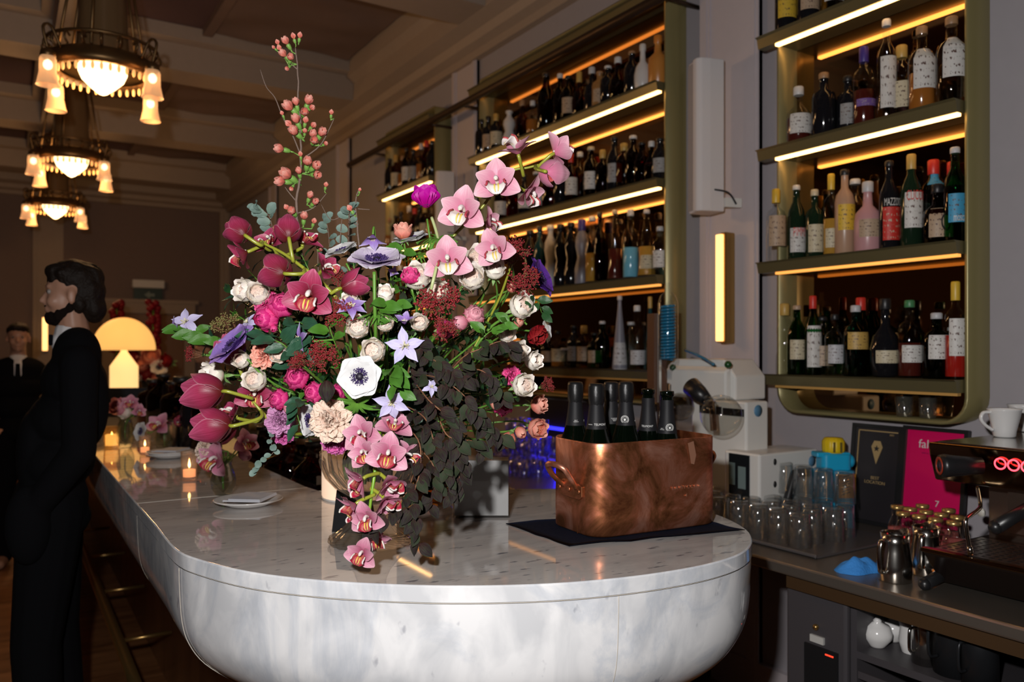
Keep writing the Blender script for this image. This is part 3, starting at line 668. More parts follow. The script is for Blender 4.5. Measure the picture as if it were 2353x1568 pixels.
m = M(); m.prism([(-.012, .0), (.004, .004), (.012, -.03), (.006, -.052), (-.002, -.05), (-.008, -.02)], 'y', -TW/2-.004, -TW/2-.0016, mat=Matrix.Translation((.092, 0, TH_-.012)))
m.build('torn_label_scrap', solid('torn_brown_paper', (.22, .10, .06), .6), tub)
# champagne bottles
gdark = solid('dark_green_bottle_glass', (.0012, .003, .0014), .06, spec=.6); foil = solid('matt_black_foil', (.010, .010, .011), .38, .2, bump=.25, scale=60); foil2 = solid('black_neck_sleeve', (.011, .011, .013), .55, spec=.25)
foil_w = solid('white_foil_print', (.75, .75, .73), .5); ggreen = thin('green_glass_mouth', (.02, .18, .05), .08)
def champagne(px, d, ytop, opened, face, label, tilt=0.0):
    ztop = CAMZ+(HOR-ytop)/F*d; p = P(px, 900, d); H = .335; r = thing('champagne_bottle', label, 'champagne bottle', (p.x, p.y, ztop-H), 0, 'champagne bottles standing in the copper tub')
    r.rotation_euler = (tilt, 0, math.atan2(Rv.y, Rv.x)+face)
    m = M(); m.lathe([(.0, .012), (.02, .004), (.04, 0), (.044, .01), (.044, .15), (.042, .17), (.036, .195), (.029, .215), (.0235, .235), (.0185, .265), (.0155, .29), (.0148, .32)], 32, caps=False)
    if opened: m.lathe([(.0148, .315), (.0148, .322), (.017, .323), (.0172, .333), (.0165, H), (.011, H), (.011, .29)], 24, caps=False)
    m.build('glass_body', gdark if not opened else gdark, r)
    zt = H if not opened else .318
    m = M(); pr = [(.0248, .231), (.0222, .244), (.0192, .265), (.0172, .283), (.0164, .295)]
    m.lathe(pr+[(.0162, .303 if not opened else .313)], 32, caps=False); m.build('neck_sleeve', foil2, r)
    if not opened:
        m = M(); m.lathe([(.0164, .286), (.0176, .29), (.0190, .298), (.0195, .312), (.0188, .33), (.0170, .3365), (.014, .3375), (.0, .337)], 36, mod=lambda a, z: 1+(.045*math.cos(13*a+z*160)*math.cos(5*a+2) if z < .333 else .01), caps=False); m.build('foil_cap', foil, r)
    return r
def fxt(r, s, size, z, a, rad=.0225):
    t = text('lettering', s, size, foil_w, r, (0, 0, z), ext=.0001, radius=rad); t.rotation_euler = (0, 0, a); return t
def roundel(r, a, z=.246, rad=.0222):
    m = M(); m.lathe([(.0088, 0), (.0098, 0), (.0098, .0002), (.0088, .0002), (.0088, 0)], 28, caps=False); m.lathe([(.0058, 0), (.0064, 0), (.0064, .0002), (.0058, .0002), (.0058, 0)], 24, caps=False)
    m.prism([(-.0035, .003), (-.002, .0015), (-.0028, -.001), (-.001, -.0035), (.001, -.0035), (.0028, -.001), (.002, .0015), (.0035, .003), (.001, .002), (-.001, .002)], 'z', 0, .0002)
    for k in range(22):
        an = 2*PI*k/22; m.box(-.0004, .0004, -.0008, .0008, 0, .0002, mat=Matrix.Rotation(an, 4, 'Z') @ Matrix.Translation((0, .0076, 0)))
    for v in m.v: aa = v.x/rad; rr = rad+.0008+v.z*1; v.xyz = Vector((math.sin(aa)*rr, -math.cos(aa)*rr, v.y+z))
    o = m.build('roundel', foil_w, r); o.rotation_euler = (0, 0, a); return o
c1 = champagne(1322, 1.99, 880, False, .1, 'foil topped champagne bottle nearest the left handle of the copper tub'); fxt(c1, 'BRUT\nRESERVE', .0032, .242, -.1, .0232); fxt(c1, 'T', .0065, .242, .95, .0232)
c2 = champagne(1370, 1.90, 884, False, 0, 'front champagne bottle with large white lettering round its foil band'); fxt(c2, 'TELMONT', .0072, .242, .38, .0232); fxt(c2, 'MAISON', .003, .242, -.75, .0232)
c3 = champagne(1404, 2.07, 880, False, 0, 'foil topped champagne bottle half hidden behind the two front ones'); fxt(c3, 'CHAMPAGNE\nRESERVE\nBRUT', .0032, .242, .3, .0232)
c4 = champagne(1438, 1.99, 880, False, 0, 'foil topped champagne bottle with a round white emblem on its neck'); roundel(c4, -.25); fxt(c4, 'TEL', .004, .242, 1.2, .0232)
c5 = champagne(1487, 2.05, 893, True, 0, 'opened leaning champagne bottle with white lettering, between emblem bearing ones', .05); fxt(c5, 'TELMONT', .0068, .243, -.25, .0228)
c6 = champagne(1533, 2.0, 899, True, 0, 'opened champagne bottle without foil and with a round emblem, furthest right'); roundel(c6, .1); fxt(c6, 'BRUT\nNATURE', .003, .242, -.75, .0232)
# folded navy napkin under the tub
navy = solid('navy_napkin_cloth', (.004, .006, .016), .9, spec=.12, bump=.3, scale=200)
def sheet(name, pts, z, th, mat, par=None, wav=.0015, n=18):
    """four corners, softly wavy cloth"""
    m = M(); a, b_, c, d_ = [Vector((p.x, p.y, 0)) for p in pts]
    for s in (1, 0):
        def fn(u, v):
            p = (a.lerp(b_, u)).lerp(d_.lerp(c, u), v); q = wav*(noise.noise(Vector((p.x*18, p.y*18, 0)))+.4)+ (.004*max(0, abs(2*u-1)-.8)*5*abs(math.sin(v*9)))
            ed = .006*noise.noise(Vector((u*5, v*5, 2)));  return Vector((p.x+ed, p.y+ed, z+max(0, q)+s*th))
        m.grid(fn, n, n)
    e = len(m.v)//2; N1 = n+1
    edge = [i for i in range(N1)]+[j*N1+n for j in range(1, N1)]+[n*N1+i for i in range(n-1, -1, -1)]+[j*N1 for j in range(n-1, 0, -1)]
    for k in range(len(edge)): i, j = edge[k], edge[(k+1) % len(edge)]; m.face((i, j, j+e, i+e))
    return m.build(name, mat, par)
nap = sheet('napkin', [G(1162, 1205, CZ), G(1308, 1258, CZ), G(1712, 1222, CZ), G(1560, 1180, CZ)], CZ+.0005, .0012, navy)
tag(nap, 'folded dark navy cloth napkin spread under the copper tub', 'napkin')
# acrylic block with a grey card
bc = P(1107, 1190, 2.09); ba = math.atan2(Rv.y, Rv.x)
bl = thing('display_block', 'square grey display block standing between the bouquet and copper tub', 'display block', (bc.x, bc.y, CZ), ba)
m = M(); m.box(-.073, .073, -.035, .045, 0.001, .151); bevel(m.build('acrylic_case', thin('acrylic', (.9, .9, .9), .05), bl), .003)
m = M(); m.box(-.069, .069, -.028, .04, .006, .147); m.build('card', solid('pale_grey_card', (.42, .42, .42), .5), bl)
# ------------------------------------------------------------------ tall glowing cylinder lamp, amber bowl, menu card
lampc = P(826, 1157, 2.36)
lm = thing('table_lamp', 'white glowing cylinder lamp standing behind the crystal vase', 'lamp', (lampc.x, lampc.y, CZ))
m = M(); m.lathe([(.105, .004), (.108, .01), (.108, .30), (.10, .305), (0, .305)], 40); m.build('lamp_shade', emis('warm_opal_glow', (1.0, .72, .52), .62), lm)
m = M(); m.lathe([(.1, 0), (.108, 0), (.108, .006), (.1, .006)], 40); m.build('base', white_pl, lm)
pc = P(805, 1215, 1.93)
mc = thing('menu_card', 'black folded menu card leaning behind the foot of the vase', 'menu', (pc.x, pc.y, CZ), ba-.3)
m = M(); m.prism([(-.035, 0), (.03, .0), (.03, .006), (-.002, .095), (-.012, .095)], 'x', -.03, .055); m.build('folded_card', black, mc)
ac = P(990, 1160, 2.30)
ab = thing('amber_bowl', 'low amber glass bowl with a tealight behind the dark trailing leaves', 'bowl', (ac.x, ac.y, CZ))
m = M(); m.lathe([(.03, 0), (.045, .003), (.062, .02), (.068, .045), (.066, .045), (.058, .022), (.0, .01)], 32, caps=False); m.build('glass_bowl', thin('amber_glass', (.42, .22, .08), .08), ab)
m = M(); m.lathe([(0, .012), (.02, .012), (.02, .026), (0, .026)], 16); m.build('tealight', emis('amber_glow', (1, .5, .12), .6), ab)

# ------------------------------------------------------------------ things along the bar
plate_m = solid('white_china', (.72, .71, .70), .15); pap = solid('pale_napkin_paper', (.45, .46, .50), .8)
def plate(px, py, w, label, n=1, napk=True):
    p = G(px, py, CZ); d = F*(CAMZ-CZ)/(py-HOR); R_ = w/F*d/2
    for k in range(n):
        m = M(); m.lathe([(0, .002), (R_*.5, .002), (R_*.55, 0), (R_*.6, .003), (R_*.98, .016), (R_, .018), (R_*.97, .019), (R_*.6, .007), (0, .006)], 48, caps=False)
        pl = thing('plate', label[k], 'plate', (p.x, p.y, CZ+.001+k*.008), 0, 'plates on the bar' if n > 1 else None); m.build('dish', plate_m, pl)
    if napk:
        m = M(); m.box(-R_*.62, R_*.62, -R_*.62, R_*.5, 0, .004); m.box(-R_*.58, R_*.62, -R_*.60, R_*.35, .004, .007)
        o = m.build('napkin', pap, None, (p.x, p.y, CZ+.02+(n-1)*.008), .9); tag(o, napk, 'napkin')
plate(571, 1162, 155, ['single white plate on the bar left of the bouquet'], 1, 'pale folded paper napkin lying on the single white plate')
plate(390, 1052, 104, ['lower white plate of the stack of two on the bar', 'upper white plate of the stack of two on the bar'], 2, 'pale paper napkin on top of the stack of two plates')
flame = emis('candle_flame', (1, .6, .22), 14); wax = emis('glowing_wax', (1, .45, .2), 1.1)
def votive(px, py, w, h, label, frosted=False):
    d = F*(CAMZ-CZ)/(py-HOR); p = P(px, py, d); r_ = w/F*d/2; hh = h/F*d
    r = thing('candle_holder', label, 'candle', (p.x, p.y, CZ))
    m = M(); m.lathe([(0, .001), (r_*.8, .001), (r_*.85, .004), (r_*.92, hh*.5), (r_, hh), (r_*.96, hh), (r_*.88, hh*.5), (r_*.78, .01), (0, .01)], 28, caps=False)
    m.build('glass_cup', thin('frosted_lit_glass', (1, .86, .62), .06, .2, .2) if frosted else thin('votive_glass', (1, .9, .8), .10, .05, .08), r)
    m = M(); m.lathe([(0, .012), (r_*.72, .012), (r_*.72, .012+hh*(.5 if frosted else .25)), (0, .012+hh*(.5 if frosted else .25))], 20); w_ = m.build('wax', wax if not frosted else emis('bright_wax', (1, .6, .22), 1.6), r)
    m = M(); m.lathe([(0, 0), (r_*.14, hh*.06), (r_*.16, hh*.12), (r_*.06, hh*.26), (0, hh*.34)], 10, mat=Matrix.Translation((0, 0, .014+hh*.28))); m.build('flame', flame, w_)
votive(435, 1104, 38, 66, 'clear glass candle holder with small flame beside the orchid vase')
votive(257, 1030, 38, 50, 'frosted glowing candle holder close to the dinner jacket man', True)
votive(333, 1046, 26, 44, 'small clear candle holder in front of the stack of two plates')
# far mushroom lamp
lp = P(285, 922, 6.8); ml = thing('mushroom_lamp', 'glowing dome shaped mushroom lamp at the far end of the bar', 'lamp', (lp.x, lp.y, CZ))
s_ = 6.8/F
m = M(); m.lathe([(.0, 192*s_)]+[(67*s_*math.sin(a), (118+74*math.cos(a))*s_) for a in [PI/2*k/14 for k in range(1, 15)]]+[(64*s_, 117*s_), (0, 125*s_)], 40, caps=False); m.build('dome_shade', emis('amber_dome_glow', (1.0, .50, .13), .95), ml)
m = M(); m.lathe([(30*s_, 0), (30*s_, 80*s_), (8*s_, 112*s_), (5*s_, 122*s_)], 32); m.build('lamp_stand', emis('warm_stand_glow', (1.0, .62, .24), 1.15), ml)
# tablet on a stand
tp = G(286, 958, CZ); tb = thing('tablet', 'dark tablet screen on a stand beside the mushroom lamp', 'tablet', (tp.x, tp.y, CZ), ba+.15)
m = M(); m.box(-.13, .13, -.006, .006, 0, .19, mat=Matrix.Rotation(-.25, 4, 'X')); bevel(m.build('screen', solid('dark_screen', (.02, .025, .035), .15), tb), .004)
m = M(); m.box(-.05, .05, .02, .1, 0, .01); m.box(-.02, .02, .04, .055, 0, .12); m.build('stand', steel, tb)
# chrome rod leaning in a steel cup
r0 = P(400, 1034, 3.5); r1 = P(453, 900, 3.45)
gl = thing('cocktail_shaker', 'steel mixing cup holding a bright chrome bar spoon', 'shaker', (r0.x, r0.y, CZ))
m = M(); m.lathe([(.03, 0), (.033, .004), (.042, .12), (.044, .125), (.041, .12), (.031, .01), (0, .008)], 28, caps=False); m.build('cup', steel, gl)
m = M(); m.tube([r0+Vector((0, 0, .03)), r1], .0062, 10); tag(m.build('bar_spoon', solid('chrome_rod', (.9, .9, .92), .08, 1.0)), 'bright chrome bar spoon leaning to the right out of the mixing cup', 'spoon')
# ------------------------------------------------------------------ bottles
PROF = {
 'spirit': [(.30, 0), (.34, .01), (.34, .60), (.30, .68), (.13, .74), (.115, .90), (.13, .905), (.13, .93)],
 'wine': [(.26, 0), (.29, .01), (.29, .56), (.25, .66), (.12, .78), (.10, .93), (.115, .935), (.115, .95)],
 'tall': [(.20, 0), (.225, .01), (.225, .62), (.19, .70), (.085, .78), (.08, .93), (.095, .94)],
 'squat': [(.36, 0), (.42, .02), (.42, .42), (.38, .55), (.16, .66), (.13, .84), (.16, .85), (.16, .87)],
 'round': [(.24, 0), (.34, .03), (.40, .20), (.40, .36), (.32, .52), (.14, .64), (.11, .86), (.14, .88)],
 'cone': [(.28, 0), (.30, .02), (.26, .20), (.15, .60), (.08, .85), (.07, .94), (.09, .95)],
 'hour': [(.22, 0), (.24, .02), (.24, .25), (.15, .42), (.22, .60), (.20, .72), (.09, .84), (.09, .93), (.12, .94)],
 'decanter': [(.30, 0), (.33, .01), (.30, .30), (.17, .58), (.14, .78), (.20, .88), (.21, .93)],
}
GLM = {}
def glm(k):
    if k in GLM: return GLM[k]
    T = {'clear': (.93, .95, .95), 'green': (.10, .38, .16), 'teal': (.10, .50, .48), 'amber': (.42, .13, .02), 'red': (.45, .03, .02), 'brown': (.14, .045, .015), 'blue': (.35, .62, .8), 'yellow': (.75, .55, .2), 'pink': (.72, .36, .38)}
    if k in T: GLM[k] = thin(k+'_bottle_glass', T[k], .05)
    else: GLM[k] = solid(k+'_bottle', {'black': (.008, .008, .01), 'darkgreen': (.008, .02, .01), 'white': (.62, .6, .58), 'bronze': (.30, .15, .05), 'frost_pink': (.50, .26, .27), 'orange': (.5, .2, .04), 'tealdark': (.01, .05, .06), 'greyfrost': (.22, .22, .27), 'tan': (.5, .38, .3), 'peach': (.42, .26, .17)}[k], .08 if k in ('black', 'darkgreen', 'tealdark') else .3)
    return GLM[k]
COLW = {'black': (.012, .012, .014), 'white': (.62, .6, .57), 'cream': (.55, .48, .33), 'red': (.55, .03, .02), 'gold': (.50, .32, .08), 'yellow': (.65, .42, .04), 'purple': (.05, .03, .22), 'blue': (.04, .12, .4), 'cork': (.35, .2, .1), 'green': (.05, .2, .08), 'silver': (.5, .5, .52), 'tan': (.42, .3, .2), 'grey': (.3, .3, .3), 'orange': (.6, .2, .03), 'lilac': (.16, .08, .3), 'clear': (.6, .6, .6), 'skyblue': (.05, .3, .5)}
def cm(c): return mt('paint_'+c, COLW[c], .4)
def label_mat(c):
    key = 'printed_'+c
    if key in MT: return MT[key]
    m = solid(key, COLW[c], .5); n = m.node_tree.nodes; l = m.node_tree.links; p = prin(m)
    uv = n.new('ShaderNodeUVMap'); sp = n.new('ShaderNodeSeparateXYZ'); l.new(uv.outputs[0], sp.inputs[0])
    mp = n.new('ShaderNodeMapping'); mp.inputs['Scale'].default_value = (9, 5.5, 1); l.new(uv.outputs[0], mp.inputs[0])
    nz = n.new('ShaderNodeTexNoise'); nz.inputs['Scale'].default_value = 1.7; nz.inputs['Detail'].default_value = 2; l.new(mp.outputs[0], nz.inputs['Vector'])
    r1 = n.new('ShaderNodeValToRGB'); r1.color_ramp.elements[0].position = .56; r1.color_ramp.elements[1].position = .60; l.new(nz.outputs['Fac'], r1.inputs[0])
    w = n.new('ShaderNodeMath'); w.operation = 'PINGPONG'; w.inputs[1].default_value = .085; l.new(sp.outputs['Y'], w.inputs[0])
    g1 = n.new('ShaderNodeMath'); g1.operation = 'GREATER_THAN'; g1.inputs[1].default_value = .045; l.new(w.outputs[0], g1.inputs[0])
    c1 = n.new('ShaderNodeMath'); c1.operation = 'MULTIPLY'; l.new(r1.outputs[0], c1.inputs[0]); l.new(g1.outputs[0], c1.inputs[1])
    mx = n.new('ShaderNodeMixRGB'); mx.inputs[1].default_value = (*COLW[c], 1); ink = (.10, .05, .04) if sum(COLW[c]) > .8 else (.5, .42, .3); mx.inputs[2].default_value = (*ink, 1)
    l.new(c1.outputs[0], mx.inputs[0]); l.new(mx.outputs[0], p.inputs['Base Color']); MT[key] = m; return m
BM = {}
def bottle_parts(kind, body, cap, labc, lz, liquid=None):
    key = (kind, body, cap, labc, lz, liquid)
    if key in BM: return BM[key]
    pf = PROF[kind]; n = 20; out = []
    m = M(); m.lathe(pf, n); out.append(('glass_body', m.mesh('glass_body', glm(body))))
    if liquid:
        lv = .45; pr = [(r*.9, max(z, .03)) for r, z in pf if z < lv]; rr = pr[-1][0]; pr.append((rr, lv)); pr.append((0, lv))
        m = M(); m.lathe([(0, .03)]+pr, n, caps=False); out.append(('liquid', m.mesh('liquid', mt('liquid_'+liquid, {'whisky': (.36, .12, .02), 'red': (.4, .015, .01), 'darkred': (.08, .012, .008), 'gold': (.5, .26, .04), 'blue': (.2, .55, .75)}[liquid], .15))))
    if cap:
        r, z = pf[-1]; z0 = pf[-2][1]-.10 if cap in ('purple', 'red', 'yellow', 'gold') else pf[-2][1]-.0
        m = M(); m.lathe([(r*1.04, z0), (r*1.1, z0+.005), (r*1.1, .985), (r*.9, 1.0), (0, 1.0)], 16, caps=False); m.lathe([(r*1.04, z0), (0, z0)], 16, caps=False); out.append(('cap', m.mesh('cap', cm(cap))))
    if labc:
        a, b = lz; r = max(q[0] for q in pf)*1.02
        def rad(z):
            for k in range(len(pf)-1):
                if pf[k][1] <= z <= pf[k+1][1]: t = (z-pf[k][1])/max(1e-6, pf[k+1][1]-pf[k][1]); return pf[k][0]+(pf[k+1][0]-pf[k][0])*t
            return pf[-1][0]
        m = M(); m.grid(lambda u, v: ((rad(a+(b-a)*v)*1.025)*math.cos(-PI/2-1.15+2.3*u), (rad(a+(b-a)*v)*1.025)*math.sin(-PI/2-1.15+2.3*u), a+(b-a)*v), 14, 4)
        out.append(('label_band', m.mesh('label_band', label_mat(labc))))
    BM[key] = out; return out
def bottle(p, H, wf, kind, body, cap, labc, lz, liquid, label, group, rz=0.0, txt=None):
    r = thing('bottle', label, 'bottle', p, rz, group); r.scale = (H*wf, H*wf, H)
    for nm, me in bottle_parts(kind, body, cap, labc, lz, liquid): link(nm, me, r)
    if txt:
        for s, size, z, c in txt:
            me = text_mesh(s, size, .001, 'CENTER', .0, max(q[0] for q in PROF[kind])*1.035); me.materials.clear(); me.materials.append(cm(c)); o = link('lettering', me, r); o.location = (0, 0, z); o.rotation_euler = (0, 0, 0)
    return r
def shelf_row(X, z, rows, base_group, px_w=None):
    for (px, ytop, kind, body, cap, labc, liquid, label, *rest) in rows:
        opt = rest[0] if rest else {}
        XX = opt.get('X', X); p = W(px, 800, XX); d = dist_x(px, XX); H = CAMZ+(HOR-ytop)/F*d-z; p.z = z
        w = opt.get('w', None); wf = 1.0
        rad_ = w/F*d/2 if w else min(.041, H*max(q[0] for q in PROF[kind]))
        for ya, yb in ((YR0, YR1), (YM0, YM1), (YF0, YF1)):
            if ya-.06 < p.y < yb-.3: p.y = max(p.y, ya+.016+rad_)
        if w: wf = (w/F*d)/(2*max(q[0] for q in PROF[kind])*H)
        else: wf = min(1.0, .082/(2*max(q[0] for q in PROF[kind])*H))*opt.get('wf', 1)
        bottle(p, H, wf, kind, body, cap, labc, opt.get('lz', (.16, .5)), liquid, label, base_group, -TH+.1, opt.get('txt'))
# small cabinet --------------------------------------------------
XB = 2.615
g = 'bottles in the small wall cabinet'
shelf_row(XB, 2.73, [
 (1805, -120, 'wine', 'black', 'gold', 'yellow', None, 'dark bottle with a yellow label on the topmost visible shelf'),
 (1857, -125, 'spirit', 'black', 'black', 'tan', None, 'dark bottle with a small tan label on the topmost visible shelf'),
 (1912, -130, 'spirit', 'clear', 'black', 'white', None, 'white labelled bottle on the topmost visible shelf')], g)
shelf_row(XB, 2.28, [
 (1835, 200, 'squat', 'clear', 'clear', 'white', 'darkred', 'squat round bottle of dark red liquor at the shelf end above the machines', {'w': 56}),
 (1893, 168, 'spirit', 'black', 'cork', None, None, 'black round shouldered bottle with a ball stopper', {'w': 54}),
 (1948, 175, 'spirit', 'black', 'black', 'grey', None, 'dark slim bottle tucked behind the purple capped one', {'X': 2.66}),
 (1985, 108, 'spirit', 'clear', 'purple', 'lilac', 'darkred', 'clear bottle with a long purple capsule and purple lettering', {'w': 50, 'lz': (.24, .33)}),
 (2037, 45, 'tall', 'clear', 'clear', 'white', None, 'tall slender clear bottle with a big ivory label', {'w': 42, 'lz': (.12, .62)}),
 (2072, 105, 'tall', 'clear', 'gold', 'cream', None, 'thin gold capped bottle behind the ivory labelled one', {'X': 2.66}),
 (2118, 62, 'spirit', 'clear', 'cork', 'white', 'whisky', 'clear bottle with tall white label and amber spirit left in it', {'w': 60, 'lz': (.25, .72)}),
 (2190, 38, 'spirit', 'clear', 'cork', 'white', None, 'nearly empty clear bottle with tall white label at the shelf end', {'w': 66, 'lz': (.28, .75)})], g)
shelf_row(XB, 1.83, [
 (1783, 435, 'spirit', 'clear', 'yellow', 'tan', None, 'clear bottle with yellow screw cap at the wall side end of the shelf', {'w': 44, 'lz': (.2, .62), 'X': 2.57}),
 (1830, 426, 'wine', 'darkgreen', 'white', 'white', None, 'dark bottle with white cap and white label with red lettering', {'w': 40, 'lz': (.1, .42), 'txt': [('PIMMS', .17, .36, 'red')]}),
 (1872, 436, 'spirit', 'darkgreen', 'cream', 'cream', None, 'dark green bottle with pale cream wrap label', {'w': 42, 'lz': (.08, .48)}),
 (1910, 400, 'spirit', 'clear', 'yellow', 'cream', 'gold', 'clear bottle with black and yellow neck beside the peach one', {'w': 38, 'lz': (.1, .33)}),
 (1941, 390, 'tall', 'peach', 'black', 'yellow', None, 'pale peach bottle with black cap and orange fruit label', {'w': 44, 'lz': (.28, .58)}),
 (1965, 412, 'tall', 'clear', 'white', None, None, 'clear long necked bottle behind the pink frosted one', {'X': 2.67}),
 (1994, 418, 'squat', 'frost_pink', 'silver', 'pink' if 'pink' in COLW else 'tan', None, 'short frosted pink bottle with silver cap', {'w': 60, 'lz': (.2, .45)}),
 (2043, 370, 'wine', 'black', 'black', 'red', None, 'dark bottle with a large red label lettered in white', {'w': 44, 'lz': (.1, .47), 'txt': [('MAZZOTTI', .12, .52, 'white')]}),
 (2094, 355, 'wine', 'darkgreen', 'gold', 'white', None, 'dark bottle with gold capsule and white label lettered in red', {'w': 48, 'lz': (.2, .58), 'txt': [('CUCCIO', .15, .54, 'red')]}),
 (2145, 368, 'tall', 'skyblue' if 'skyblue' in GLM else 'blue', 'red', 'skyblue', None, 'bottle with red and sky blue capsule behind the brown squat one', {'X': 2.67, 'lz': (.7, .84)}),
 (2154, 424, 'squat', 'brown', 'black', 'tan', None, 'squat brown bottle with black cork and round emblem label', {'w': 64, 'lz': (.1, .58), 'txt': [('O', .42, .33, 'black')]}),
 (2190, 372, 'tall', 'blue', 'red', 'skyblue', None, 'second red and sky blue capped bottle next to the green one', {'X': 2.68, 'lz': (.7, .84)}),
 (2208, 336, 'wine', 'green', 'silver', 'skyblue', None, 'green bottle with sky blue colourful label at the frame', {'w': 50, 'lz': (.2, .5), 'txt': [('moscatel', .12, .25, 'white')]})], g)
shelf_row(XB, 1.385, [
 (1803, 698, 'hour', 'clear', 'gold', None, None, 'clear moulded bottle at the wall side end of the lowest shelf', {'w': 40}),
 (1831, 702, 'wine', 'green', 'tan', 'cream', None, 'green bottle with wide beige label on the lowest shelf', {'w': 44, 'lz': (.22, .5)}),
 (1868, 680, 'wine', 'green', 'red', 'white', None, 'green bottle with red capsule wrapped in a white label', {'w': 38, 'lz': (.1, .62)}),
 (1889, 728, 'tall', 'clear', 'black', 'tan', None, 'small clear bottle with tan label behind the red capped one', {'X': 2.65}),
 (1918, 722, 'spirit', 'clear', 'black', 'silver', None, 'clear bottle with maroon band between red capped and teal bottles', {'w': 44, 'lz': (.2, .5)}),
 (1966, 702, 'spirit', 'teal', 'silver', 'gold', None, 'bright teal bottle with a narrow gold label', {'w': 54, 'lz': (.38, .62)}),
 (1978, 684, 'wine', 'green', 'red', None, None, 'green red capped bottle behind the teal bottle', {'X': 2.67}),
 (2034, 686, 'round', 'black', 'black', 'cream', None, 'bell shaped black bottle with scrolled cream label', {'w': 66, 'lz': (.18, .34)}),
 (2090, 690, 'spirit', 'clear', 'green', 'white', 'darkred', 'clear bottle of red brown spirit with pale label on the lowest shelf', {'w': 54, 'lz': (.2, .42)}),
 (2152, 719, 'spirit', 'green', 'silver', 'white', None, 'round shouldered green bottle with silver cap and white square label', {'w': 60, 'lz': (.3, .66)}),
 (2190, 752, 'tall', 'clear', 'silver', 'green', None, 'slim clear bottle between the silver capped green and red liqueur bottles', {'X': 2.66}),
 (2211, 646, 'spirit', 'clear', 'yellow', 'white', 'red', 'long necked bottle of bright red liqueur beside the cabinet frame', {'w': 48, 'lz': (.24, .62)})], g)
# wide cabinet ---------------------------------------------------
def ordn(k): return ['first', 'second', 'third', 'fourth', 'fifth', 'sixth', 'seventh', 'eighth', 'ninth', 'tenth', 'eleventh', 'twelfth', 'thirteenth', 'fourteenth', 'fifteenth', 'sixteenth', 'seventeenth', 'eighteenth', 'nineteenth', 'twentieth'][k]
def auto_row(z, px0, px1, y0fn, n, styles, where, group, X=XB, seed=1):
    r = random.Random(seed); rows = []
    for k in range(n):
        px = px0+(px1-px0)*k/(n-1)+r.uniform(-3, 3); st = styles[k % len(styles)]
        kind, body, cap, labc, liq, desc = st
        d = dist_x(px, X); H = r.uniform(.255, .315); yt = HOR-(z+H-CAMZ)/d*F
        rows.append((px, yt, kind, body, cap, labc, liq, '%s, %s from the left on %s' % (desc, ordn(k), where), {}))
    shelf_row(X, z, rows, group)
DK = [('wine', 'black', 'black', None, None, 'dark bottle'), ('spirit', 'amber', 'gold', 'cream', None, 'amber bottle'), ('round', 'clear', 'cork', None, 'whisky', 'round bottle of whisky'),
      ('tall', 'brown', 'black', 'white', None, 'brown bottle with pale label'), ('spirit', 'black', 'black', 'grey', None, 'black bottle'), ('squat', 'clear', 'clear', None, 'whisky', 'squat bottle of amber spirit'), ('wine', 'red', 'red', None, None, 'red bottle')]
# upper shelf of the wide cabinet: dark bottles, then white and orange ones by the frame
gm = 'bottles in the wide wall cabinet'
shelf_row(XB, 2.73, [
 (1106, 275, 'spirit', 'black', 'black', None, None, 'black boxy bottle at the far end of the upper shelf'), (1122, 268, 'spirit', 'black', 'black', 'tan', None, 'black bottle with tan panel beside the boxy one'),
 (1140, 262, 'spirit', 'black', 'gold', 'cream', None, 'black bottle with cream label, third on the upper shelf'), (1170, 255, 'hour', 'white', 'white', None, None, 'small white ceramic bottle among dark ones on the upper shelf'),
 (1200, 230, 'squat', 'amber', 'cork', None, None, 'squat amber bottle left of the tall black necked one'), (1224, 232, 'round', 'clear', 'clear', None, 'whisky', 'round clear decanter of amber spirit on the upper shelf'),
 (1255, 168, 'wine', 'brown', 'black', None, None, 'big dark red brown bottle with black neck on the upper shelf', {'w': 42}),
 (1287, 170, 'spirit', 'brown', 'clear', None, None, 'brown bottle with glass stopper beside the black necked one'), (1306, 175, 'tall', 'brown', 'black', 'tan', None, 'slim brown bottle with tan label on the upper shelf'),
 (1331, 165, 'round', 'amber', 'gold', None, None, 'amber long necked round bottle on the upper shelf'), (1360, 155, 'squat', 'black', 'silver', None, None, 'squat black bottle with glinting stopper on the upper shelf', {'w': 38}),
 (1378, 165, 'tall', 'bronze', 'cork', 'tan', None, 'slim bronze bottle behind the squat black one'), (1397, 152, 'tall', 'black', 'clear', None, None, 'slim black bottle with clear stopper left of the red orange one'),
 (1420, 132, 'round', 'red', 'clear', None, None, 'rounded red orange bottle with clear stopper', {'w': 44}), (1452, 118, 'wine', 'black', 'cork', None, None, 'black bottle beside the tilted white ceramic one'),
 (1477, 102, 'round', 'white', 'white', None, None, 'white ceramic bottle with slender neck on the upper shelf', {'w': 40}), (1512, 82, 'squat', 'orange', 'orange', None, None, 'broad orange ceramic bottle by the frame on the upper shelf', {'w': 46})], gm)
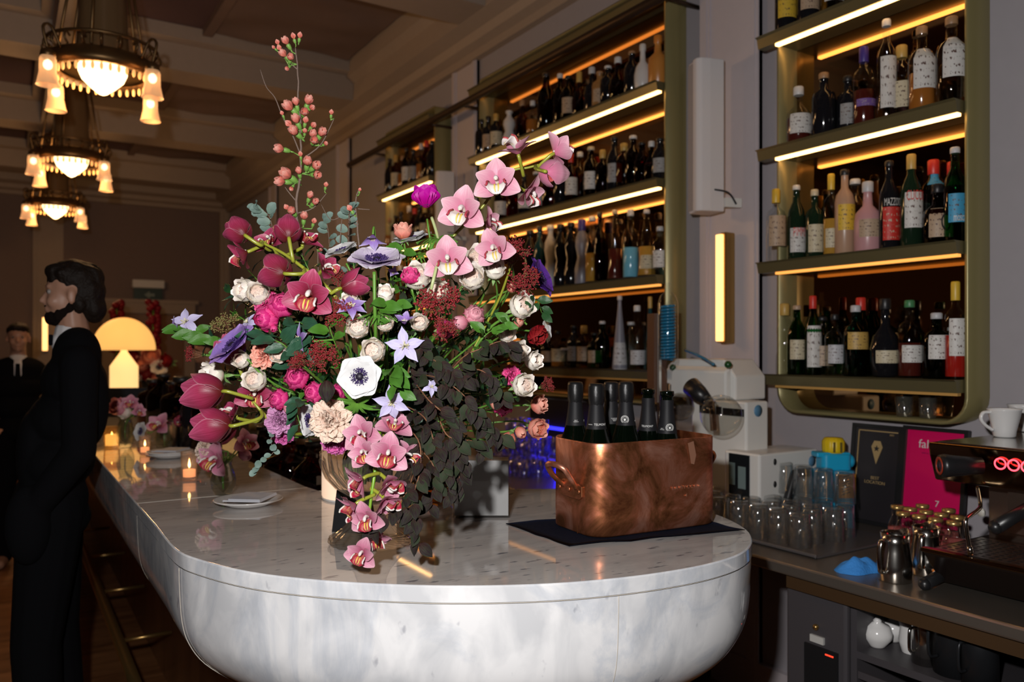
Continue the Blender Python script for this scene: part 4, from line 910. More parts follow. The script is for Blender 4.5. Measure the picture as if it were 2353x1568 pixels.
shelf_row(XB, 2.28, [
 (1312, 352, 'spirit', 'red', 'red', 'white', None, 'red bottle with white label right of the orchid spray', {'w': 30}), (1358, 338, 'tall', 'brown', 'cream', 'white', None, 'dark bottle with gold neck and narrow white label', {'w': 36}),
 (1333, 350, 'spirit', 'yellow', 'clear', None, None, 'pale clear bottle between the red one and the narrow labelled one', {'X': 2.67}), (1385, 345, 'spirit', 'brown', 'gold', None, None, 'brown gold capped bottle on the middle shelf'),
 (1412, 315, 'wine', 'black', 'black', 'grey', None, 'black capped dark bottle on the middle shelf of the wide cabinet'), (1434, 330, 'tall', 'amber', 'gold', None, None, 'amber bottle right of the black capped dark one'),
 (1455, 312, 'tall', 'brown', 'clear', None, None, 'tall brown bottle with bright glass stopper'), (1475, 328, 'wine', 'red', 'black', None, None, 'deep red bottle beside the glass stoppered brown one'),
 (1497, 325, 'round', 'brown', 'clear', None, 'darkred', 'round brown bottle with big clear stopper near the frame', {'w': 38}), (1517, 318, 'wine', 'black', 'black', 'grey', None, 'dark wide bottle touching the frame on the middle shelf'),
 (1150, 420, 'spirit', 'brown', 'black', 'white', None, 'brown bottle seen under the pink orchid on the middle shelf'), (1205, 400, 'spirit', 'black', 'black', 'white', None, 'dark bottle with white label below the orchid spray'),
 (1232, 395, 'tall', 'clear', 'silver', 'white', None, 'clear bottle with white label below the orchid spray'), (1265, 375, 'squat', 'red', 'black', None, None, 'glowing red round bottle under the orchid spray tip', {'w': 42}),
 (1288, 372, 'tall', 'black', 'black', None, None, 'slim black bottle between the two red bottles'), (1178, 410, 'wine', 'red', 'black', None, None, 'red wine coloured bottle behind the orchid buds')], gm)
shelf_row(XB, 1.83, [
 (1218, 530, 'hour', 'black', 'black', None, None, 'black waisted bottle behind the berries'), (1240, 520, 'tall', 'tealdark', 'black', None, None, 'dark teal bottle next to the white waisted one', {'w': 28}),
 (1265, 518, 'hour', 'white', 'white', None, None, 'white waisted ceramic bottle on the third shelf', {'w': 32}), (1288, 516, 'hour', 'black', 'black', None, None, 'black figure shaped bottle with glossy top right of the white one', {'w': 32}),
 (1312, 512, 'hour', 'black', 'black', None, None, 'taller black figure shaped bottle beside the painted one', {'w': 32}), (1337, 505, 'hour', 'greyfrost', 'purple', None, None, 'painted grey waisted bottle with dark blue top', {'w': 34}),
 (1361, 498, 'tall', 'clear', 'clear', None, 'gold', 'clear bottle with glass ball stopper on the third shelf'), (1378, 488, 'tall', 'brown', 'black', None, None, 'slender brown bottle without label on the third shelf', {'w': 26}),
 (1413, 483, 'cone', 'clear', 'silver', None, 'darkred', 'tall decanter with flared clear mouth and dark liquor', {'w': 38}), (1449, 482, 'spirit', 'clear', 'silver', None, 'blue', 'clear flared bottle of pale blue spirit', {'w': 38}),
 (1486, 482, 'cone', 'clear', 'silver', 'cream', 'gold', 'conical clear flared bottle with oval label', {'w': 46, 'lz': (.12, .35)}), (1521, 520, 'spirit', 'clear', 'silver', 'white', None, 'white labelled clear bottle cut by the frame')], gm)
shelf_row(XB, 1.385, [
 (1236, 775, 'spirit', 'brown', 'black', None, None, 'brown bottle behind the white roses on the lowest shelf'), (1258, 770, 'wine', 'brown', 'black', 'tan', None, 'brown bottle with tan label, lowest shelf'),
 (1282, 760, 'spirit', 'clear', 'black', 'cream', 'whisky', 'bottle of whisky with cream label on the lowest shelf'), (1298, 800, 'decanter', 'clear', 'silver', None, None, 'small cut glass decanter in front of the whisky', {'X': 2.57}),
 (1319, 748, 'wine', 'black', 'black', 'grey', None, 'black bottle on the lowest shelf left of the yellowish one'), (1342, 748, 'spirit', 'yellow', 'gold', 'tan', None, 'yellowish broad bottle with gold neck on the lowest shelf', {'w': 38}),
 (1384, 738, 'wine', 'green', 'silver', None, None, 'emerald green bottle with silver capsule', {'w': 34}), (1366, 765, 'tall', 'green', 'black', 'tan', None, 'dim green bottle tucked beside the emerald one'),
 (1424, 680, 'cone', 'greyfrost', 'silver', 'silver', None, 'tall cone bottle with frosted grey neck and sparkling base', {'w': 36, 'lz': (.0, .36)}), (1464, 702, 'spirit', 'clear', 'clear', 'silver', None, 'tall clear bottle with long glass neck beside the cone bottle', {'w': 38, 'lz': (.08, .3)}),
 (1450, 740, 'tall', 'clear', 'silver', None, None, 'clear bottle half hidden behind the cone bottle', {'X': 2.67}), (1494, 682, 'cone', 'tealdark', 'gold', None, None, 'slender cone bottle with green tinted neck near the frame', {'w': 30, 'X': 2.66}),
 (1500, 748, 'spirit', 'yellow', 'gold', 'white', None, 'gold liqueur bottle with white label near the coil condenser', {'w': 32}), (1520, 770, 'spirit', 'clear', 'black', None, None, 'clear bottle behind the blue coil condenser')], gm)
gf = 'bottles in the far wall cabinet'
auto_row(2.73, 897, 992, None, 8, DK, 'far cabinet top shelf', gf, seed=3)
auto_row(2.28, 897, 992, None, 8, DK[2:]+DK[:2], 'far cabinet second shelf', gf, seed=4)
auto_row(1.83, 900, 990, None, 6, DK[4:]+DK[:4], 'far cabinet third shelf', gf, seed=5)
# glass tumbler and small glass in the rounded bottom of the small cabinet
tumbler_glass = thin('pressed_tumbler_glass', (.93, .94, .94), .15, .07, .02)
def tumbler_mesh(r, h, n=16, taper=.86, name='glass_tumbler'):
    m = M(); m.lathe([(0, .001), (r*taper*.9, .001), (r*taper, .004), (r, h), (r*.95, h), (r*taper*.93, .012), (0, .012)], n if n > 14 else 40, caps=False, mod=None if n > 14 else (lambda a, z: 1+.022*abs(math.cos(6*a))))
    
    return m.mesh(name, tumbler_glass)
tm = tumbler_mesh(.030, .07, 20)
for px, lab in ((2132, 'empty clear tumbler in the rounded bottom niche of the small cabinet'), (2078, 'stemless glass left of the tumbler in the bottom niche')):
    p = W(px, 900, 2.655); p.z = 1.2475; tag(link('tumbler', tm, None, p), lab, 'glass')

# ------------------------------------------------------------------ things on the steel back counter
tray = M(); tray.box(2.06, 2.5, 1.56, 2.25, BZ, BZ+.008); tray.box(2.06, 2.07, 1.56, 2.25, BZ, BZ+.014); tag(bevel(tray.build('drip_tray', solid('grey_tray', (.14, .13, .13), .3, .5)), .003), 'flat grey tray under the upturned glasses', 'tray')
gt = tumbler_mesh(.036, .108, 12, .84, 'glass_tumbler')
gg = 'upturned clear tumblers massed on the grey tray'
def glass_at(x, y, z, lab):
    o = link('tumbler', gt, None, (x, y, z+.108)); o.rotation_euler = (PI, 0, rnd.uniform(0, 1)); tag(o, lab, 'glass', gg)
row_names = ['front', 'second', 'third', 'back']; col_names = [ordn(k) for k in range(9)]
for i, X in enumerate((2.13, 2.215, 2.30, 2.385)):
    for k in range(7):
        y = 2.17-.083*k+(.02 if i % 2 else 0)
        glass_at(X, y, BZ+.008, 'upturned tumbler on the tray, %s row, %s from the white boxes' % (row_names[i], col_names[k]))
for k in range(7):
    glass_at(2.385, 2.17-.083*k+.02, BZ+.008+.109, 'upper tier upturned tumbler, %s from the white boxes' % col_names[k])
# loose larger glass with lid beside them
pk = solid('pink_grapefruit_juice', (.42, .10, .09), .25)
def juice_mesh():
    m = M(); m.lathe([(.026, 0), (.029, .004), (.029, .085), (.026, .098), (.0175, .115), (.0165, .142)], 20); a = m.mesh('glass_body', glass_clear)
    m = M(); m.lathe([(0, .003), (.027, .003), (.027, .082), (.0, .084)], 18, caps=False); b = m.mesh('juice', pk)
    m = M(); m.lathe([(.019, .138), (.02, .142), (.019, .149), (0, .15)], 18, mod=lambda a, z: 1+.03*math.cos(20*a)); c = m.mesh('cap', solid('gold_cap', (.62, .42, .16), .3, .8)); return a, b, c
ja, jb, jc = juice_mesh(); k = 0
for X, pxs in ((2.26, (2075, 2112, 2150, 2192)), (2.34, (2062, 2092, 2128, 2163, 2200)), (2.42, (2120, 2180))):
    for px in pxs:
        p = W(px, 900, X); r = thing('juice_bottle', 'gold capped pink juice bottle, %s row, %s counting from the tumblers' % ({2.26: 'front', 2.34: 'second', 2.42: 'back'}[X], ordn(pxs.index(px))), 'juice bottle', (p.x, p.y, BZ), 0, 'pink juice bottles beside the coffee machine')
        link('glass_body', ja, r); link('juice', jb, r); link('cap', jc, r)
# milk pitchers
def pitcher(px, py, w, h, label, rz):
    p = G(px, py, BZ); d = F*(CAMZ-BZ)/(py-HOR); p = P(px, py, d+.045); p.z = BZ; R_ = w/F*d/2; H = h/F*d
    r = thing('milk_pitcher', label, 'pitcher', p, rz)
    m = M(); m.lathe([(0, .002), (R_*.96, .0), (R_, .004), (R_, H*.35), (R_*.86, H*.62), (R_*.80, H*.8), (R_*.86, H), (R_*.83, H), (R_*.77, H*.8), (R_*.83, H*.6), (R_*.95, H*.3), (0, .006)], 36, caps=False)
    for v in m.v:
        a = math.atan2(v.y, v.x)
        if v.z > H*.8: k_ = max(0, 1-abs(a)/.5)*(v.z-H*.8)/(H*.2); v.x += k_*R_*.35; v.z += k_*H*.06
    m.build('jug_body', steel, r)
    m = M(); m.tube(bez([(-R_*.84, 0, H*.86), (-R_*1.35, 0, H*.86), (-R_*1.5, 0, H*.6), (-R_*1.4, 0, H*.25), (-R_*.98, 0, H*.22)], 6), .0045, 8)
    for v in m.v: v.y *= 1.8
    m.build('handle', steel, r)
pitcher(2057, 1345, 76, 112, 'polished steel milk pitcher in front, nearer the tumblers', -TH+.5)
pitcher(2128, 1330, 70, 112, 'second polished steel milk pitcher next to the espresso machine', -TH+.9)
# crumpled blue cloth
m = M(); c0 = G(1972, 1312, BZ); c0.z = BZ
def cl(u, v):
    a = 2*PI*u; rr = .055*v*(1+.35*noise.noise(Vector((math.cos(a)*1.5, math.sin(a)*1.5, 4)))); h = .032*(1-v**2.2)*(1+.5*noise.noise(Vector((rr*math.cos(a)*40, rr*math.sin(a)*40, 1))))+.012*abs(math.sin(rr*math.cos(a)*70+rr*math.sin(a)*35))*(1-v)
    return (math.cos(a)*rr*1.35, math.sin(a)*rr*.9, max(.0005, h))
m.grid(cl, 48, 14, wrapu=True); 
cb = m.build('cleaning_cloth', mt('blue_cloth', (.04, .26, .72), .8, bump=.5, scale=150), None, c0, -TH+.3); tag(cb, 'crumpled bright blue cleaning cloth on the steel counter', 'cloth')
# rotary evaporator
ev = thing('rotary_evaporator', 'white laboratory evaporator with round glass flask behind the copper tub', 'evaporator', (2.36, 2.17, BZ))
o = Vector((2.36, 2.17, BZ))
def lo_(m): m.v = [v-o for v in m.v]; return m
m = M(); m.box(2.30, 2.42, 2.04, 2.32, BZ, 1.29); bevel(lo_(m).build('column', white_pl, ev), .008)
m = M(); m.prism([(2.12, 1.29), (2.49, 1.29), (2.49, 1.415), (2.45, 1.445), (2.18, 1.445), (2.12, 1.38)], 'x', 2.33, 2.50); m.prism([(2.30, 1.29), (2.33, 1.29), (2.33, 1.42), (2.30, 1.40)], 'y', 2.14, 2.47); bevel(lo_(m).build('drive_head', white_pl, ev), .008)
m = M(); m.box(2.294, 2.3, 2.16, 2.27, 1.235, 1.265); m.box(2.294, 2.3, 2.05, 2.15, 1.235, 1.262); lo_(m).build('dark_slot', black, ev)
m = M(); p0 = P(1588, 888, 3.0); p1 = P(1622, 918, 2.93); m.tube([p0, p0.lerp(p1, .55), p1], [.036, .032, .022], 20); lo_(m).build('collar', black, ev)
m = M(); m.tube([p1, P(1636, 932, 2.9)], [.018, .02], 16); m.ball(P(1657, 955, 2.87), .074, 32, 22); lo_(m).build('flask', thin('flask_glass', (.9, .9, .88), .05), ev)
m = M(); m.tube([P(1636, 925, 2.9), P(1640, 990, 2.86)], .012, 10); lo_(m).build('dip_tube', thin('dip_glass', (.6, .5, .45), .1), ev)
m = M(); m.ball(P(1562, 935, 3.15), .055, 24, 16); lo_(m).build('receiving_flask', thin('flask_glass2', (.8, .78, .74), .06), ev)
for pxy in ((1546, 845), (1673, 840)):
    m = M(); q = W(*pxy, 2.305) if pxy[0] < 1600 else P(1673, 838, 3.0); m.ball(q, .014, 12, 8); lo_(m).build('knob', mt('dark_green_knob', (.01, .06, .015), .3), ev)
blue_dot = mt('blue_sticker', (.09, .22, .36), .5)
m = M(); m.lathe([(.022, 0), (.022, .001), (0, .001)], 24, mat=Matrix.Translation((2.362, 2.039, 1.255)) @ Matrix.Rotation(PI/2, 4, 'X')); lo_(m).build('round_sticker', blue_dot, ev)
m = M(); m.tube(bez([P(1575, 805, 3.2), P(1600, 815, 3.1), P(1625, 828, 3.05), P(1640, 838, 3.0)], 5), .006, 8); lo_(m).build('hose', mt('blue_hose', (.03, .15, .25), .3), ev)
# coil condenser
cc = P(1535, 835, 3.2); cz0 = CAMZ-(835-HOR)/F*3.2
cd = thing('coil_condenser', 'glass condenser tube with blue coil rising above the champagne bottles', 'condenser', (cc.x, cc.y, cz0-.06))
hh = .30
m = M(); m.lathe([(.010, .0), (.012, .03), (.036, .06), (.040, .08), (.040, hh), (.032, hh+.025), (.010, hh+.05), (.010, hh+.075), (.013, hh+.08)], 28, caps=False); m.build('glass_jacket', thin('condenser_glass', (.93, .95, .97), .06), cd)
m = M(); m.tube([(.026*math.cos(t*.5), .026*math.sin(t*.5), .075+t*.5*(.215/(2*PI*17))) for t in range(int(2*PI*17*2))], .0058, 6); m.build('blue_coil', mt('blue_coil', (.02, .19, .34), .25), cd)
m = M(); m.tube([(.0, 0, -.02), (.03, .03, -.2), (.04, .04, -.36)], .008, 8); m.box(-.006, .006, .045, .057, -.46, .3); m.build('support_rod', steel, cd)
m = M(); m.box(-.02, .05, .06, .10, -.10, .26); m.build('backing_board', mt('walnut_board', (.10, .04, .02), .5), cd)
# second white box with a screen
vb = thing('vacuum_controller', 'boxy white laboratory controller with a dark screen beside the tumblers', 'controller', (2.4, 2.0, BZ)); o = Vector((2.4, 2.0, BZ))
m = M(); m.box(2.25, 2.57, 1.936, 2.10, BZ, 1.112); bevel(lo_(m).build('housing', white_pl, vb), .008)
m = M(); m.box(2.246, 2.2505, 1.98, 2.075, BZ+.01, 1.103); lo_(m).build('screen', mt('black_screen', (.01, .012, .014), .15), vb)
m = M(); m.box(2.2450, 2.2465, 2.045, 2.072, .99, 1.07); m.box(2.245, 2.2465, 1.995, 2.03, .98, 1.06); lo_(m).build('display_marks', mt('dull_display', (.16, .22, .22), .3), vb)
m = M(); m.tube(bez([(2.52, 1.925, 1.03), (2.42, 1.915, 1.035), (2.40, 1.912, 1.02), (2.36, 1.91, .93)], 5), .015, 10); lo_(m).build('black_handle', black, vb)
m = M(); m.lathe([(.020, 0), (.020, .001), (0, .001)], 24, mat=Matrix.Translation((2.535, 1.9355, 1.068)) @ Matrix.Rotation(PI/2, 4, 'X')); lo_(m).build('round_sticker', blue_dot, vb)
for z in (1.08, 1.0, .93): m = M(); m.ball((2.33, 1.935, z), (.008, .004, .012), 10, 8); lo_(m).build('vent_plug', black, vb)
# blue container with yellow lid
bp = W(1915, 900, 2.5); bk = thing('blue_canister', 'bright blue canister with yellow ribbed lid behind the tumblers', 'canister', (bp.x, bp.y, BZ), -TH)
cyan = mt('cyan_plastic', (.01, .36, .62), .35)
m = M(); m.prism(rrect(.125, .09, .015), 'z', 0, .205); bevel(m.build('body', cyan, bk), .006)
m = M(); m.prism(rrect(.105, .08, .02), 'z', .205, .262); m.prism([(-.07, -.03), (.05, -.03), (.05, .03), (-.07, .03)], 'z', .25, .268); m.ball((.055, 0, .235), (.02, .03, .025), 12, 8); bevel(m.build('shoulder', cyan, bk), .006)
m = M(); m.lathe([(.036, .265), (.038, .275), (.038, .305), (.03, .318), (0, .32)], 48, mod=lambda a, z: 1+.03*math.cos(16*a)); m.build('yellow_lid', mt('yellow_plastic', (.75, .52, .01), .35), bk)
m = M()
for x in (-.012, .012): m.box(x-.003, x+.003, -.041, -.035, .27, .305)
m.build('lid_slot', mt('dark_olive_slot', (.12, .09, .01), .5), bk)
m = M(); m.box(.0, .0605, -.0465, -.045, .11, .195); lb = m.build('orange_label', mt('orange_label', (.7, .28, .02), .5), bk)
m = M()
for k in range(7): m.prism([(.012, .12+k*.01), (.04, .13+k*.01), (.04, .134+k*.01), (.012, .124+k*.01)], 'y', -.0475, -.0465)
m.build('printed_stripes', black, lb)
# framed certificates leaning on the wall
def framed(px0, px1, ytop, X, label, bg, extra):
    y1 = W(px0, 900, X).y; y0 = W(px1, 900, X).y; d = dist_x((px0+px1)/2, X); H = CAMZ-(ytop-HOR)/F*d-BZ; Wd = y1-y0
    r = thing('framed_certificate', label, 'picture frame', (X-.05, (y0+y1)/2, BZ)); r.rotation_euler = (0, .10, -PI/2)
    r.rotation_euler = (-.12, 0, -PI/2)
    m = M(); t = .013
    for a, b, c, e in ((-Wd/2, Wd/2, 0, t), (-Wd/2, Wd/2, H-t, H), (-Wd/2, -Wd/2+t, t, H-t), (Wd/2-t, Wd/2, t, H-t)): m.box(a, b, -.012, .006, c, e)
    m.build('frame', black, r)
    m = M(); m.box(-Wd/2+t, Wd/2-t, -.001, .002, t, H-t); pr_ = m.build('print', bg, r); extra(pr_, Wd, H, r)
    return r
goldp = mt('dull_gold_print', (.42, .29, .13), .5)
def ex1(pr_, Wd, H, r):
    m = M(); k = .022
    for a, b, c, e in ((-Wd/2+k, Wd/2-k, H-k-.004, H-k), (-Wd/2+k, -Wd/2+k+.004, k, H-k)): m.box(a, b, -.003, -.001, c, e)
    m.build('gold_border', goldp, pr_)
    m = M(); zc = H*.72; m.prism([(-.022, zc+.02), (-.012, zc+.042), (.012, zc+.042), (.022, zc+.02), (0, zc-.042)], 'y', -.003, -.001); em = m.build('emblem', goldp, pr_)
    st = []
    for i in range(10): a = PI/2+i*PI/5; q = .0115 if i % 2 == 0 else .005; st.append((q*math.cos(a), zc+.014+q*math.sin(a)))
    m = M(); m.prism(st, 'y', -.005, -.003); m.build('star', black, em)
    text('lettering', 'BEST\nLOCATION', .016, goldp, pr_, (0, -.002, H*.44)); text('lettering', '2023', .009, goldp, pr_, (Wd*.27, -.002, H-.034))
framed(1966, 2082, 975, 2.70, 'black framed certificate with a gold star emblem under the small cabinet', mt('charcoal_print', (.02, .017, .02), .4), ex1)
def ex2(pr_, Wd, H, r):
    pw = mt('white_print', (.7, .66, .66), .5); text('lettering', 'falstaff', .042, pw, pr_, (-.005, -.002, H-.06)); text('lettering', 'BAR & SPIRITS', .008, mt('dark_pink', (.3, 0, .08), .5), pr_, (-.02, -.002, H-.09)); text('lettering', '7', .03, pw, pr_, (.02, -.002, H*.3))
framed(2082, 2232, 982, 2.70, 'black framed certificate with hot pink print beside the espresso machine', mt('hot_pink_print', (.66, .0, .10), .4), ex2)

# ------------------------------------------------------------------ espresso machine
em = thing('espresso_machine', 'bronze and steel espresso machine with red button rings at the counter end', 'espresso machine', (2.3, .9, BZ)); o = Vector((2.3, .9, BZ))
brz = solid('reflective_bronze', (.34, .23, .13), .12, 1.0); dkb = solid('near_black_enamel', (.016, .010, .008), .22, .2)
m = M(); m.prism([(2.13, BZ+.008), (2.6, BZ+.008), (2.6, .955), (2.05, .955), (2.05, .945)], 'y', .35, 1.22); bevel(lo_(m).build('base_housing', dkb, em), .004)
m = M(); m.box(2.045, 2.07, .35, 1.225, .948, .96); bevel(lo_(m).build('tray_rim', brz, em), .003)
m = M(); m.box(2.07, 2.3, .38, 1.2, .955, .959); lo_(m).build('drip_grid', mt('drip_steel', (.5, .48, .46), .25, 1.0), em)
m = M()
for i in range(9):
    for j in range(40): m.box(2.085+i*.023, 2.097+i*.023, .40+j*.02, .41+j*.02, .959, .9593)
lo_(m).build('perforation', black, em)
m = M(); m.prism([(2.2, 1.118), (2.62, 1.118), (2.62, 1.225), (2.165, 1.225), (2.172, 1.19)], 'y', .35, 1.275); bevel(lo_(m).build('upper_housing', brz, em), .005)
m = M(); m.box(2.19, 2.62, .36, 1.26, 1.2255, 1.228); lo_(m).build('cup_shelf', steel, em)
m = M(); m.box(2.34, 2.6, .36, 1.2, .955, 1.118); m.box(2.28, 2.34, 1.0, 1.12, .99, 1.118); m.box(2.3, 2.34, .36, .98, .97, 1.118); lo_(m).build('back_panel', mt('brown_steel', (.2, .15, .12), .25, .9), em)
m = M(); m.lathe([(.03, -.012), (.042, 0), (.042, .05), (.03, .06)], 24, mat=Matrix.Translation((2.25, .95, 1.06))); m.lathe([(.036, -.02), (.036, 0)], 24, mat=Matrix.Translation((2.25, .95, 1.045))); gh = lo_(m).build('group_head', steel, em)
m = M(); a = P(2353+40, 1150, 2.02); b = P(2288, 1212, 1.98); m.tube([a, a.lerp(b, .5), b], [.014, .016, .0175], 14); m.ball(b, .0175, 14, 10); lo_(m).build('portafilter_handle', black, em)
kx = W(2160, 1071, 2.07); m = M(); q = P(2255, 1071, dist_x(2255, 2.17)-.02); kd = (q-kx); m.tube([kx, kx+kd*.12, kx+kd*.3, kx+kd*.5, q], [.029, .031, .028, .026, .022], 24); kn = lo_(m).build('steam_knob', black, em)
m = M(); dd = -kd.normalized(); T_ = frame_at(kx-o+dd*.0015, dd); m.lathe([(.016, 0), (.024, 0), (.024, .002), (.016, .002), (.016, 0)], 24, mat=T_, caps=False); m.build('red_ring', mt('brick_red_ring', (.3, .03, .01), .4), kn)
for px in (2300, 2330.5, 2362):
    q = W(px, 1066+(px-2300)*.12, 2.168); q.x = 2.17+(1.2-q.z)*.1-.004; m = M()
    m.tube([(q.x-.003, q.y+.0135*math.cos(t*PI/12), q.z+.0135*math.sin(t*PI/12)) for t in range(24)], .0021, 6, closed=True); lo_(m).build('button_ring', emis('red_button_ring', (1, .04, .06), 5.0), em)
m = M(); m.tube(bez([P(2246, 1120, 2.14), P(2253, 1160, 2.10), P(2247, 1173, 2.07), P(2226, 1188, 2.04), P(2219, 1200, 2.03), P(2224, 1240, 2.03), P(2229, 1266, 2.03)], 5), .0052, 10); sw = lo_(m).build('steam_wand', steel, em)
m = M(); m.tube([P(2228, 1255, 2.03), P(2231, 1276, 2.03)], .0068, 10); lo_(m).build('wand_tip', steel, sw)
m = M(); m.lathe([(.013, 0), (.013, .002), (0, .002)], 20, mat=frame_at(P(2255, 1178, 2.36)-o, Vector((-1, 0, 0)))); m.build('round_badge', mt('ivory_badge', (.6, .58, .52), .4), em)
def cup(p, label, rz):
    r = thing('coffee_cup', label, 'cup', p, rz, 'white cups on the espresso machine')
    m = M(); m.lathe([(0, .0), (.026, 0), (.029, .004), (.031, .02), (.044, .078), (.046, .082), (.0435, .08), (.029, .018), (0, .012)], 36, caps=False); m.build('cup_body', plate_m, r)
    m = M(); m.tube(bez([(-.041, 0, .072), (-.062, 0, .07), (-.068, 0, .052), (-.055, 0, .034), (-.034, 0, .02)], 6), .0048, 8)
    for v in m.v: v.y *= 1.5
    m.build('handle', plate_m, r)
pcu = P(2308, 1020, 2.33); cup(Vector((pcu.x, pcu.y, 1.2285)), 'white coffee cup with its handle showing on top of the machine', -TH)
pcu = P(2352, 1015, 2.5); cup(Vector((pcu.x, pcu.y, 1.2285)), 'white coffee cup cut by the picture edge behind the first cup', -TH+.4)
# portafilter lying in front
pf0 = G(2125, 1357, BZ); pf1 = P(2195, 1322, 2.22); pf0.z = BZ+.016; pf1.z = BZ+.03
pfh = thing('portafilter', 'black handled portafilter lying at the foot of the espresso machine', 'portafilter', (pf0.x, pf0.y, BZ)); o2 = Vector((pf0.x, pf0.y, BZ))
m = M(); m.tube([pf0-o2, (pf0.lerp(pf1, .5))-o2, pf1-o2], [.016, .0165, .013], 14); m.ball(pf0-o2, .016, 12, 8); m.build('handle', black, pfh)
q = pf1-o2+(pf1-pf0)*.35; m = M(); m.lathe([(.03, -.02), (.034, -.01), (.034, .012), (.03, .014)], 24, mat=Matrix.Translation(q)); m.build('basket', steel, pfh)
# orange peel bits between pitchers
m = M(); c_ = G(2158, 1330, BZ)
for k in range(5): m.ball((rnd.uniform(-.012, .012), rnd.uniform(-.012, .012), .008+.004*k), (.012, .008, .006), 10, 6)
tag(m.build('orange_peel', mt('orange_peel', (.85, .22, .02), .5), None, (c_.x, c_.y, BZ)), 'small heap of orange peel beside the second milk pitcher', 'fruit peel', None, 'stuff')
# things on the open shelf under the counter
def sph(px, py, X, r_, label):
    p = W(px, py, X); m = M(); rr = r_; m.lathe([(0, 0), (rr*.5, 0), (rr*.55, rr*.1), (rr*.95, rr*.6), (rr, rr*.95), (rr*.8, rr*1.5), (rr*.25, rr*1.75), (rr*.3, rr*1.82), (rr*.12, rr*2.0), (0, rr*2.02)], 28, caps=False)
    r = thing('sugar_bowl', label, 'bowl', (p.x, p.y, .6455)); m.build('bowl_body', plate_m, r)
sph(2016, 1455, 2.08, .040, 'round lidded white bowl nearest the edge on the open shelf'); sph(2052, 1440, 2.16, .038, 'round lidded white bowl behind the nearest one on the open shelf')
pw = W(2095, 1440, 2.12); wc = thing('milk_jug', 'small white jug between the bowls and the steel pitcher on the shelf', 'jug', (pw.x, pw.y, .6455))
m = M(); m.lathe([(.025, 0), (.034, .03), (.03, .07), (.036, .09), (.033, .09), (.027, .065), (0, .01)], 24, caps=False); m.build('jug_body', plate_m, wc)
def can(px, X, r_, h, mat, name, label, cat, handle=True):
    p = W(px, 1450, X); r = thing(name, label, cat, (p.x, p.y, .6455), -TH)
    m = M(); m.lathe([(0, .001), (r_, 0), (r_, h*.9), (r_*.9, h), (r_*.86, h), (r_*.9, .01)], 30, caps=False); m.build('body', mat, r)
    if handle: m = M(); m.tube(bez([(-r_*.98, -.01, h*.8), (-r_*1.5, -.02, h*.78), (-r_*1.5, -.02, h*.35), (-r_*.98, -.01, h*.3)], 5), .004, 8); m.build('handle', mat, r)
can(2128, 2.08, .036, .12, steel, 'milk_pitcher', 'small steel pitcher on the open shelf beside the black jug', 'pitcher')
bj = mt('satin_black_metal', (.03, .032, .036), .35, .6)
can(2195, 2.08, .052, .16, bj, 'black_jug', 'large satin black jug on the open shelf', 'jug', True); can(2252, 2.05, .042, .14, bj, 'black_jug', 'smaller satin black jug at the end of the open shelf', 'jug', True)
pw = W(1990, 1395, 2.1); m = M(); m.box(0, .004, -.05, .04, 0, .028); tag(m.build('paper_note', solid('pale_note', (.5, .52, .52), .6), None, (2.44, pw.y, .75)), 'pale paper note stuck inside the open shelf', 'note')
# ------------------------------------------------------------------ the crystal vase
VC = P(854, 1258, 1.80); VX, VY = VC.x, VC.y; VS = 1.80/F
vase = thing('crystal_vase', 'large footed cut crystal vase holding the big bouquet', 'vase', (VX, VY, CZ+.0005), -TH)
vm = thin('smoky_crystal', (.84, .77, .68), .10, .035, .04)
def vmod(a, z):
    k = math.cos(22*a+z*26); return 1+(.028*k if z < .10 else (.045*max(-1, min(1, 1.6*k)) if z < .19 else (.0 if z < .20 else .035*math.cos(14*a+z*30))))
vp = [(.0, .002), (.088, .0), (.094, .006), (.093, .014), (.078, .022), (.058, .038), (.040, .062), (.031, .085), (.033, .097), (.052, .108), (.078, .125), (.098, .148), (.108, .172), (.111, .185), (.113, .192), (.113, .203), (.106, .207), (.104, .22), (.115, .24), (.138, .262), (.165, .283), (.160, .284), (.128, .262), (.105, .24), (.096, .22), (.096, .19), (.09, .16), (.06, .125), (.0, .115)]
m = M(); m.lathe(vp, 132, mod=vmod, caps=False); m.build('vase_body', vm, vase)

